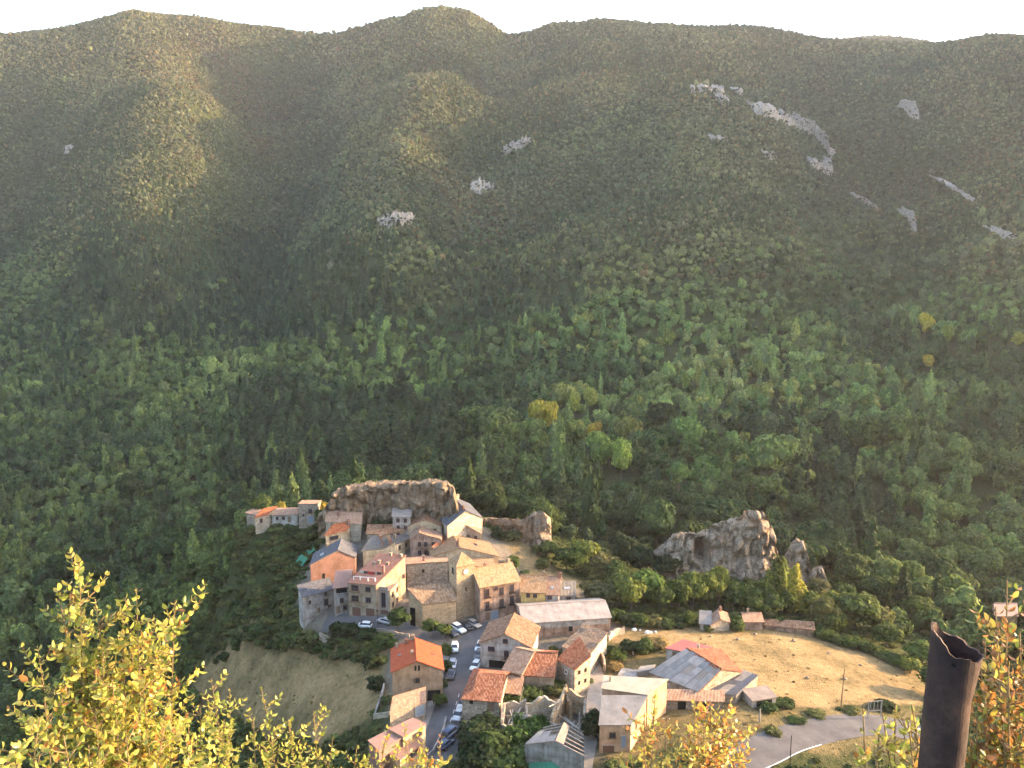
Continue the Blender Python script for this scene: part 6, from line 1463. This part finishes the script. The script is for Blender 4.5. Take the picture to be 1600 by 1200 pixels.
# trees behind the barn and round the big rock
for px, py, h, w, kind, c_, lb in (
 (915,900,9.5,9,'broad',G3,'bright green-topped tree below the blocky rock'),(885,893,7,7,'broad',G2,'dark tree at the golden slope foot, left of the bright one'),(942,908,8,8,'broad',OLIVE,'olive tree right of the bright green one'),(962,916,7,7,'broad',G2,'dark tree between golden slope and rock face'),
 (1000,898,9,10,'broad',DARK,'dark spreading tree left of the cave rock'),(1040,905,7.5,9,'broad',DARK,'dark spreading tree under the cave'),(975,890,10,8,'broad',DARK,'tall dark tree behind the bright green one'),
 (930,940,5,8,'broad',OLIVE,'olive thicket right of the grey annex, left'),(955,948,5,7,'broad',OLIVE,'olive thicket right of the grey annex, right'),
 (985,955,7.5,6.5,'broad',G3,'bright green orchard tree nearest the pale barn'),(1008,952,8.5,6.5,'broad',(0.09,0.15,0.04),'orchard tree with emerald crown'),(1030,957,6.5,6,'broad',G1,'orchard tree right of the emerald one'),(1060,955,7,6,'broad',G1,'orchard tree under the cave rock'),(1082,952,8,6.5,'broad',G3,'light orchard tree before the rock face'),(1105,952,8,6,'broad',G3,'light orchard tree before the orange rock stain'),(1122,948,9,4.5,'broad',G3,'slim light tree before the orange rock stain'),(1145,955,6,6,'broad',G2,'dark orchard tree behind the farmhouse'),(1170,955,6,5.5,'broad',G1,'orchard tree behind the hipped farmhouse'),(1192,955,6.5,5.5,'broad',G1,'orchard tree left of the poplars'),
 (1230,948,10,3.0,'column',G3,'slim light poplar just left of the tall yellow one'),(968,945,8,7,'broad',G1,'green tree behind the right end of the pale barn'),(995,938,6,6.5,'broad',G2,'back-row orchard tree behind the bright green one'),(1020,938,6,6.5,'broad',G1,'back-row orchard tree behind the emerald one'),(1048,940,5.5,6.5,'broad',G2,'back-row orchard tree below the cave hollow'),(1070,936,5,6.5,'broad',G1,'back-row orchard tree below the rock face middle'),(1095,938,5,6,'broad',G1,'back-row orchard tree left of the orange rock stain'),(1135,940,5,6,'broad',G1,'back-row orchard tree right of the slim light tree'),(1158,938,4.6,6,'broad',G2,'back-row orchard tree under the rock summit'),(1180,940,5,5.5,'broad',G1,'back-row orchard tree left of the poplar group'),(1262,962,7,6,'broad',G1,'green tree right of the yellow poplar'),(1208,965,5,5,'broad',G2,'low tree before the poplars'),(1180,966,4.5,5,'broad',G1,'low tree leaning over the hipped farmhouse'),(1300,990,6,6,'broad',G1,'green tree on the hedge line, left'),(1385,1012,6,7,'broad',G1,'green tree on the hedge line, right'),
 (1207,947,13,4.0,'column',G4,'tall green poplar before the rock face'),(1198,950,10,3.4,'column',G3,'slim light green poplar at the left of the poplar group'),(1219,950,13,4.4,'column',G3,'olive green poplar between green and yellow ones'),(1242,960,12.5,3.8,'column',(0.30,0.28,0.055),'tall yellow poplar right of the rock face'),(1251,962,8.5,3.2,'column',(0.26,0.26,0.055),'shorter yellow poplar leaning on the tall one'),(1228,962,6,4.5,'broad',G1,'small tree at the foot of the poplars'),
 (1275,945,7,6.5,'broad',OLIVE,'olive tree between pinnacle and jagged rock'),(1285,985,8,6.5,'broad',G4,'feathery olive tree at the field corner'),(1300,965,7,6,'broad',G3,'light tree behind the feathery one'),(1335,985,10,12,'broad',(0.085,0.115,0.036),'large spreading tree right of the field corner'),(1368,992,8,8,'broad',G4,'olive tree right of the large spreading one'),(1315,950,7,6,'broad',G2,'dark tree behind the large spreading one'),
 (1410,962,14,4.0,'column',DARK,'dark slim cypress-like poplar above the hedge'),(1435,975,7.5,9,'broad',G1,'round green tree right of the dark poplar'),(1400,1000,6,7,'broad',G2,'tree under the dark poplar'),(1440,1045,6.5,7.5,'broad',(0.10,0.14,0.04),'round lit tree at the right end of the hedge'),(1422,1052,4,5,'bush',G3,'light bush at the right end of the hedge'),
 (1470,930,8,9,'broad',DARK,'dark tree behind the rusty pipe'),(1500,985,8,9,'broad',G2,'tree right of the pipe'),(1560,1010,7,9,'broad',G2,'tree below the distant red roof'),(1580,940,8,8,'broad',DARK,'dark tree behind the distant red roof'),(1520,945,7,8,'broad',G2,'tree left of the distant red roof'),
 (1460,1085,6,7,'broad',G2,'tree at the field end, left of the pipe'),(1530,1070,6,8,'broad',DARK,'dark tree below the pink far house'),(1585,1080,6,8,'broad',DARK,'dark tree at the right frame edge'),
 (452,800,7.5,6.5,'broad',G1,'green tree just behind the terrace houses'),(410,806,6,6,'broad',G1,'green tree behind the leftmost terrace house'),(372,812,8,8,'broad',G1,'green tree left of the terrace houses'),(440,803,4,3,'bush',YEL,'yellow lit bush behind the long white house'),(503,806,4.6,4.5,'bush',YEL,'yellow lit bush on top of the ivy beside the rock'),(502,822,5.5,3.6,'bush',(0.05,0.10,0.03),'green ivy curtain beside the roofless stone house'),(476,817.5,1.6,1.4,'bush',DARK,'small dark shrub before the roofless stone house'),
 (855,870,4.5,6,'broad',G2,'dark bush at the foot of the blocky rock'),(838,866,3,3.5,'bush',G4,'scrub on the golden slope top'),(775,842,4,3.5,'bush',DARK,'dark shrub against the rocky ridge'),(800,845,3,6,'bush',OLIVE,'scrub along the rocky ridge'),(848,888,3,4,'bush',G4,'scrub at the golden slope edge')):
    sc = 1.3 if kind == 'broad' and 920 < px < 1210 and py > 947 else 1.1
    vt(px, py, h * sc, w * sc, kind, c_, lb)
for k, (px, py) in enumerate(((1262,988),(1278,994),(1297,1000),(1316,1007),(1334,1012),(1352,1018),(1370,1024),(1388,1032),(1405,1040))):
    vt(px, py, random.uniform(2.4, 3.4), random.uniform(4.5, 6), 'bush', G2 if k % 2 else G1, ('first','second','third','fourth','fifth','sixth','seventh','eighth','ninth','tenth','eleventh')[k] + ' hedge bush from the left along the far edge of the golden field', 'hedge_bush', 'hedge bushes along the far edge of the golden field')
for k, (px, py, h, w) in enumerate(((962,972,4,5),(982,978,3.5,5),(1000,979,4,5),(1020,980,3.6,5),(1040,981,3,4.5),(1060,980,2.4,4),(1078,978,4.4,4.4),(1130,980,2.2,4),(1148,976,3.6,5.5),(1200,975,3.6,4.6),(1220,978,3,4))):
    vt(px, py, h, w, 'bush', (G2, DARK, G1, OLIVE)[k % 4], ('first','second','third','fourth','fifth','sixth','seventh','eighth','ninth','tenth','eleventh')[k] + ' bush from the left in the shady hedge between barn and golden field', 'hedge_bush', 'hedge bushes between barn and golden field')
# ------------------------------------------------------------------ scrub, weeds and dry tufts (uncountable)
NT = 40000
sx = rng.uniform(-135, 135, NT); sy = rng.uniform(118, 300, NT); sz = ground_arr(sx, sy); spx, spy, sd_ = proj(sx, sy, sz)
bad = np.zeros(NT, bool)
for poly in HOUSE_PLANS + ROCK_PLANS: bad |= pip(sx, sy, poly)
def near(path, w): 
    b_ = np.zeros(NT, bool)
    for p in path: b_ |= (sx - p.x) ** 2 + (sy - p.y) ** 2 < w * w
    return b_
bad |= near(RSP, 5.2) | near(R2, 3.8)
in_v, in_fr, in_fl, in_g, in_y = (pip(sx, sy, p) for p in (VILLAGE, FIELD_RIGHT, FIELD_LEFT, SLOPE_GOLD, YARD_RIGHT))
prob = np.where(in_v, 0.0, np.where(in_fr | in_g, 0.06, np.where(in_fl, 0.22, np.where(in_y, 0.14, np.where((sx < -25) & (sy > 130), 0.85, 0.36)))))
prob *= np.where(fbm(sx, sy, 18, 3) > -0.15, 1.0, 0.45)
ok = ~bad & (rng.random(NT) < prob) & (sy < 290)
ii = np.where(ok)[0]; kk = len(ii)
dryish = (in_fr | in_g | in_fl | in_y)[ii]
sizeb = np.where(dryish, rng.uniform(0.12, 0.38, kk), rng.uniform(0.5, 1.5, kk) * np.where(sx[ii] < -30, 1.5, 1.0))
sz3 = np.stack([sizeb * rng.uniform(0.9, 1.4, kk), sizeb * rng.uniform(0.9, 1.4, kk), sizeb * rng.uniform(0.5, 0.95, kk)], -1)
tc = np.array([[0.05, 0.07, 0.025]]) * rng.uniform(0.7, 1.6, (kk, 1)) + np.array([[0.05, 0.03, 0.008]]) * rng.random((kk, 1)) ** 2
greenish = in_fl[ii] & (rng.random(kk) < 0.35)
keep_tc = tc.copy()
tc[dryish] = (np.array([[0.30, 0.21, 0.085]]) * rng.uniform(0.5, 1.2, (kk, 1)))[dryish]
tc[greenish] = keep_tc[greenish]
scatter('undergrowth', np.stack([sx[ii], sy[ii], sz[ii] + sz3[:, 2] * 0.3], -1), 9 + rng.integers(0, 2, kk), rng.random(kk) * math.tau, sz3, tc, 'low scrub, weeds and dry tufts over the slopes and fields')
# ------------------------------------------------------------------ foreground: rusty pipe and sunlit box shrubs on the near slope
m, n, l, b = mat('rusty_steel', 0.72, 0.35); b.inputs['Metallic'].default_value = 0.35
co = coords(n); a1 = noise_tex(n, l, 14, 6, 0.7, co); a2 = noise_tex(n, l, 90, 4, 0.7, co)
r = ramp(n, [(0.3, (0.024, 0.015, 0.014)), (0.5, (0.052, 0.031, 0.027)), (0.68, (0.095, 0.054, 0.041)), (0.82, (0.16, 0.085, 0.055))]); l.new(a1.outputs[0], r.inputs[0]); l.new(r.outputs[0], b.inputs['Base Color']); bump(n, l, b, a2.outputs[0], 0.5, 0.003); M['rust'] = m
pc = atd(1492, 1010, 1.7); PR = 1.7 * 33 / FPX
root = empty('rusty_pipe', (pc.x, pc.y, ground(pc.x, pc.y))); root.rotation_euler = (0, R(0.8), 0); root.location.x -= math.tan(R(0.8)) * (pc.z - root.location.z) + 0.004; tag(root, 'rusty steel pipe with a torn open top standing close to the viewer', 'pipe')
def pipe_mesh():
    q = MB(); k = 40; z0 = -0.2; zt = pc.z - root.location.z; rows_o, rows_i = [], []
    nz = 26
    for j in range(nz + 1):
        ro_, ri_ = [], []
        for i in range(k):
            a = i / k * math.tau; t = j / nz
            top = zt + 0.030 * max(0, math.cos(a - R(165))) ** 0.8 + 0.010 * math.cos(a - R(120)) - 0.003 * math.sin(a * 5) + 0.007 * mnoise.noise((a * 3.2, 1.3, 0)) + 0.003 * mnoise.noise((a * 9, 4.3, 0))
            if math.cos(a + R(25)) > 0.75: top -= 0.004
            z = z0 + (top - z0) * (t ** 0.25 if False else t)
            fl = 0.0
            up = max(0, (z - (zt - 0.035)) / 0.05)
            fl += 0.034 * max(0, math.cos(a + R(18))) ** 4 * min(1, up) ** 1.5
            dent = 0.0012 * mnoise.noise((math.cos(a) * 3, math.sin(a) * 3, z * 14))
            rr_ = PR + fl + dent
            ro_.append(Vector((math.cos(a) * rr_, math.sin(a) * rr_, z))); ri_.append(Vector((math.cos(a) * (rr_ - 0.004), math.sin(a) * (rr_ - 0.004), z - (0.001 if j == nz else 0))))
        rows_o.append(ro_); rows_i.append(ri_)
    for j in range(nz):
        for i in range(k):
            i2 = (i + 1) % k
            q.poly([rows_o[j][i], rows_o[j][i2], rows_o[j + 1][i2], rows_o[j + 1][i]]); q.poly([rows_i[j][i2], rows_i[j][i], rows_i[j + 1][i], rows_i[j + 1][i2]])
    for i in range(k): q.poly([rows_o[nz][i], rows_o[nz][(i + 1) % k], rows_i[nz][(i + 1) % k], rows_i[nz][i]])
    return q, zt
q, zt = pipe_mesh(); tube = q.build('tube', M['rust'], root, True)
def rim_patch(name, az, z, w, h, material):
    q = MB(); pts = []
    for i in range(14):
        a = i / 14 * math.tau; aa = az + math.cos(a) * w / PR; pts.append((math.cos(aa) * (PR + 0.0012), math.sin(aa) * (PR + 0.0012), z + math.sin(a) * h - 0.35 * h * math.cos(a)))
    q.poly(pts); q.build(name, material, root)
rim_patch('bolt_hole', R(-113), zt - 0.020, 0.0045, 0.0035, M['dark'])
# leaves
def leaf_shape(name, w, fold, curl, material):
    v = []; f = []; k = 5
    for i in range(k + 1):
        t = i / k; hw = w * math.sin(math.pi * min(1, t * 0.92 + 0.06)) ** 0.75 * 0.5; zc = -curl * (t - 0.4) ** 2
        v += [(-hw, t, zc + fold * hw), (0, t, zc), (hw, t, zc + fold * hw)]
    for i in range(k):
        for j in range(2): a = i * 3 + j; f.append((a, a + 1, a + 4, a + 3))
    me = bpy.data.meshes.new(name); me.from_pydata(v, [], f); me.materials.append(material); me.polygons.foreach_set('use_smooth', [True] * len(me.polygons)); return me
def box_leaf(name, col, trans=0.45, rough=0.35):
    m, n, l, b = mat(name, rough, 0.4)
    nz = noise_tex(n, l, 3.0, 4, 0.6, coords(n)); oi = n.new('ShaderNodeObjectInfo')
    r = ramp(n, [(0.3, tuple(k * 0.72 for k in col)), (0.7, tuple(min(1, k * 1.15) for k in col))]); l.new(nz.outputs[0], r.inputs[0]); l.new(r.outputs[0], b.inputs['Base Color'])
    t = n.new('ShaderNodeBsdfTranslucent'); l.new(r.outputs[0], t.inputs[0]); ms = n.new('ShaderNodeMixShader'); ms.inputs[0].default_value = trans
    l.new(b.outputs[0], ms.inputs[1]); l.new(t.outputs[0], ms.inputs[2]); l.new(ms.outputs[0], n['Material Output'].inputs[0]); return m
LM = {'lime': box_leaf('lime_leaf', (0.36, 0.37, 0.07)), 'gold': box_leaf('gold_leaf', (0.48, 0.40, 0.085)), 'green': box_leaf('green_leaf', (0.15, 0.19, 0.04)), 'orange': box_leaf('orange_leaf', (0.48, 0.21, 0.055)), 'brown': box_leaf('brown_leaf', (0.26, 0.13, 0.05)), 'olive': box_leaf('olive_leaf', (0.22, 0.18, 0.045))}
LEAFM = {k: [leaf_shape('leaf_' + k, w, fo, cu, m_) for w, fo, cu in ((0.55, 0.35, 0.25), (0.62, 0.2, 0.4), (0.48, 0.5, 0.15))] for k, m_ in LM.items()}
M['twig'] = plain('twig', (0.22, 0.15, 0.07), 0.8, 0.2, 0, 0.3, 40)
def shrub(label, tips, base, leaf, palette, seed, density=1.0, singles=240, twig_len=0.16, sub=3, depth_jit=0.12, group=None):
    """an upright shrub: stems rise from base to tips (px, py, depth); side twigs carry opposite leaves"""
    rnd = random.Random(seed); b0 = Vector(base); b0.z = ground(b0.x, b0.y)
    root = empty('box_shrub', b0); tag(root, label, 'shrub', group)
    stems = MB(); L = []
    def leaves_along(pts, n_, l0, t0=0.0):
        for i in range(n_):
            t = t0 + (1 - t0) * (i + 0.5) / n_; k = min(int(t * (len(pts) - 1)), len(pts) - 2); fr = t * (len(pts) - 1) - k
            p = pts[k].lerp(pts[k + 1], fr); d = (pts[k + 1] - pts[k]).normalized()
            a0 = rnd.uniform(0, math.pi) if i == 0 else a0_prev + math.pi / 2 + rnd.uniform(-.3, .3)
            a0_prev = a0; ort = d.orthogonal().normalized(); bi = d.cross(ort)
            for s in (0, math.pi):
                a = a0 + s + rnd.uniform(-.25, .25); side = ort * math.cos(a) + bi * math.sin(a)
                yv = (side * rnd.uniform(.7, 1.0) + d * rnd.uniform(.25, .95) + Vector((0, 0, rnd.uniform(-.1, .25)))).normalized()
                xv = d.cross(yv); xv = (xv + side.cross(yv) * rnd.uniform(-.4, .4)).normalized(); zv = xv.cross(yv).normalized(); xv = yv.cross(zv)
                s_ = l0 * rnd.uniform(.65, 1.15) * (0.75 if t > .9 else 1)
                L.append((Matrix(((xv.x * s_, yv.x * s_, zv.x * s_, p.x), (xv.y * s_, yv.y * s_, zv.y * s_, p.y), (xv.z * s_, yv.z * s_, zv.z * s_, p.z), (0, 0, 0, 1))), rnd.choices(list(palette), list(palette.values()))[0]))
    for px, py, d in tips:
        tip = atd(px, py, d + rnd.uniform(-depth_jit, depth_jit)); s0 = b0 + Vector((rnd.uniform(-.08, .08), rnd.uniform(-.08, .08), 0)); n_ = 12
        side = Vector((rnd.uniform(-.1, .1), rnd.uniform(-.1, .1), 0))
        pts = [s0.lerp(tip, i / n_) + side * math.sin(i / n_ * math.pi) + Vector((rnd.uniform(-.008, .008), rnd.uniform(-.008, .008), 0)) for i in range(n_ + 1)]
        H_ = (tip - s0).length; vis = max(0.25, min(1.0, 0.75 / H_)); start = 1 - vis
        stems.tube(pts, [max(0.0018, 0.007 * (1 - i / n_)) for i in range(n_ + 1)], 5, False)
        top = [s0.lerp(tip, start + vis * i / 8) + side * math.sin((start + vis * i / 8) * math.pi) for i in range(9)]
        leaves_along(top, int(H_ * vis / 0.024 * density * 0.8), leaf, 0.15)
        for j in range(int(sub * H_ * vis / 0.10 * density)):
            t = rnd.uniform(0.0, 0.97); k = min(int(t * 8), 7); p = top[k].lerp(top[k + 1], t * 8 - k)
            a = rnd.uniform(0, math.tau); tl = twig_len * (1.15 - 0.6 * t) * rnd.uniform(.5, 1.2)
            q_ = p + Vector((math.cos(a) * .8, math.sin(a) * .8, .62)) * tl; mid = p.lerp(q_, .5) + Vector((math.cos(a), math.sin(a), -.3)) * tl * .12
            stems.tube([p, mid, q_], [.0022, .0017, .0010], 4, False); leaves_along([p, mid, q_], max(2, int(tl / 0.024)), leaf, 0.15)
    v0 = root.location
    stems.v = [tuple(Vector(c) - v0) for c in stems.v]; stems.build('stems', M['twig'], root)
    rnd.shuffle(L)
    off = Matrix.Translation(-v0)
    for mt, kind in L[:singles]:
        o = bpy.data.objects.new('leaf', rnd.choice(LEAFM[kind])); C.objects.link(o); o.parent = root; o.matrix_local = off @ mt
    bykind = {}
    for mt, kind in L[singles:]: bykind.setdefault(kind, []).append(off @ mt)
    if L[singles:]:
        V, F, MI = [], [], []; kinds_ = list(bykind)
        for ki, kind in enumerate(kinds_):
            src = [(np.array([v.co[:] for v in me.vertices]), [tuple(p.vertices) for p in me.polygons]) for me in LEAFM[kind]]
            for mt in bykind[kind]:
                sv, sf = src[rnd.randrange(3)]; M4 = np.array(mt); w_ = sv @ M4[:3, :3].T + M4[:3, 3]; s = len(V); V += [tuple(x) for x in w_]
                F += [tuple(i + s for i in f_) for f_ in sf]; MI += [ki] * len(sf)
        o = mesh_obj('leaves', V, F, [LM[k] for k in kinds_], root, True); o.data.polygons.foreach_set('material_index', MI); o['kind'] = 'stuff'
    print('SHRUB', len(L))
gold = {'gold': 5.5, 'lime': 4.5, 'orange': 0.5, 'green': 1.6, 'brown': 0.4}
shrub('tall golden sunlit box shrub at the lower left, close to the viewer', [(122,878,2.9),(92,925,2.8),(150,935,2.9),(215,918,2.9),(190,960,2.9),(272,938,2.9),(235,965,3.0),(60,1010,2.8),(128,990,2.9),(165,1010,2.8),(205,1010,2.9),(250,1020,3.0),(105,1060,2.8),(180,1060,2.7),(225,1080,2.8),(70,1090,2.7),(150,1110,2.7),(270,1070,3.0)], (-1.45, 2.5, 0), 0.029, gold, 11, density=1.0, sub=3.3, twig_len=0.21, singles=290)
shrub('low golden sprigs in the lower left corner below the tall shrub', [(60,1120,2.5),(20,1160,2.4),(100,1150,2.4),(200,1140,2.5),(260,1130,2.6),(300,1160,2.6),(140,1165,2.4)], (-1.35, 2.15, 0), 0.028, gold, 12, density=1.0, singles=250, sub=3.5)
shrub('slender lime-green box sprigs right of the tall golden shrub', [(328,1060,3.6),(360,1075,3.6),(312,1100,3.5),(408,1072,3.7),(395,1120,3.6),(350,1125,3.5),(290,1120,3.5),(430,1140,3.6)], (-1.15, 3.15, 0), 0.025, {'lime': 6, 'gold': 3, 'green': 1.5}, 13, density=0.8, singles=250, sub=3.4)
shrub('yellow-green box sprigs at the lower edge before the dry slope', [(450,1128,3.6),(490,1110,3.7),(470,1160,3.6),(520,1150,3.7),(560,1165,3.7),(410,1160,3.6)], (-0.95, 3.2, 0), 0.025, {'lime': 5, 'gold': 3, 'green': 1.5}, 14, density=0.8, singles=250, sub=3.4)
shrub('thin yellow-green sprigs at the lower edge before the road', [(598,1160,3.6),(632,1158,3.6),(685,1162,3.7),(668,1168,3.7),(615,1182,3.6),(655,1188,3.6)], (-0.45, 3.2, 0), 0.024, {'lime': 5, 'gold': 3, 'orange': 1}, 15, density=0.7, singles=200, sub=4)
gold2 = {'gold': 5, 'orange': 3, 'lime': 1.6, 'brown': 1.6, 'olive': 1.5}
shrub('golden brown box shrub right of the brick house', [(1085,1102,3.2),(1110,1098,3.2),(1140,1090,3.3),(1128,1110,3.2),(1098,1130,3.1),(1120,1140,3.1),(1105,1165,3.0),(1080,1175,3.0),(1135,1130,3.2)], (0.74, 2.8, 0), 0.026, gold2, 16, density=0.9, singles=280, sub=4.0)
shrub('smaller golden brown box sprigs left of the golden brown shrub', [(1008,1112,3.2),(1022,1112,3.2),(1030,1135,3.2),(1005,1155,3.1),(1020,1165,3.0),(1060,1150,3.1),(990,1185,3.0),(1045,1180,3.0)], (0.52, 2.75, 0), 0.024, gold2, 17, density=0.7, singles=200, sub=4)
shrub('yellow round-leaved sprigs just left of the rusty pipe', [(1346,1106,1.9),(1382,1112,1.9),(1400,1100,1.9),(1428,1100,1.9),(1415,1130,1.85),(1370,1150,1.85),(1440,1150,1.85)], (1.0, 1.62, 0), 0.023, {'lime': 4, 'gold': 4, 'olive': 2, 'orange': 1}, 18, density=0.7, singles=220, sub=3.0, twig_len=0.10, depth_jit=0.05)
shrub('shaded orange and olive box shrub behind the rusty pipe at right', [(1560,950,2.0),(1578,908,2.05),(1540,1000,2.05),(1590,985,2.05),(1530,1045,2.05),(1570,1040,2.0),(1610,1000,2.1),(1600,1050,2.0),(1540,1080,2.0),(1580,1090,2.0),(1620,1080,2.0),(1530,1120,2.0),(1565,1130,1.95),(1600,1130,1.95),(1630,1040,2.1),(1520,1160,2.0)], (1.25, 1.75, 0), 0.024, {'olive': 4, 'orange': 3, 'brown': 3, 'gold': 1.5, 'green': 2}, 19, density=0.85, singles=280, sub=4.5, twig_len=0.12, depth_jit=0.06)
# ------------------------------------------------------------------ evening haze in the air
def haze_box():
    x0, x1, y0, y1, z0, z1 = -1330, 1330, -90, 2640, float(MZ.min()) - 1.5, max(float(MZ.max()) + 16, CAM_H + 5)
    v = [(x, y, z) for z in (z0, z1) for y in (y0, y1) for x in (x0, x1)]
    f = [(0, 2, 3, 1), (4, 5, 7, 6), (0, 1, 5, 4), (2, 6, 7, 3), (0, 4, 6, 2), (1, 3, 7, 5)]
    m = bpy.data.materials.new('evening_air'); m.use_nodes = True
    nn, ll = m.node_tree.nodes, m.node_tree.links
    nn.remove(nn['Principled BSDF'])
    pv = nn.new('ShaderNodeVolumePrincipled')
    pv.inputs['Color'].default_value = (0.93, 0.92, 0.95, 1)
    pv.inputs['Density'].default_value = HAZE
    pv.inputs['Anisotropy'].default_value = 0.35
    ll.new(pv.outputs[0], nn['Material Output'].inputs['Volume'])
    o = mesh_obj('haze', v, f, m)
    tag(o, 'thin pale evening haze filling the valley air', kind='stuff')
HAZE = 0.00006
haze_box()
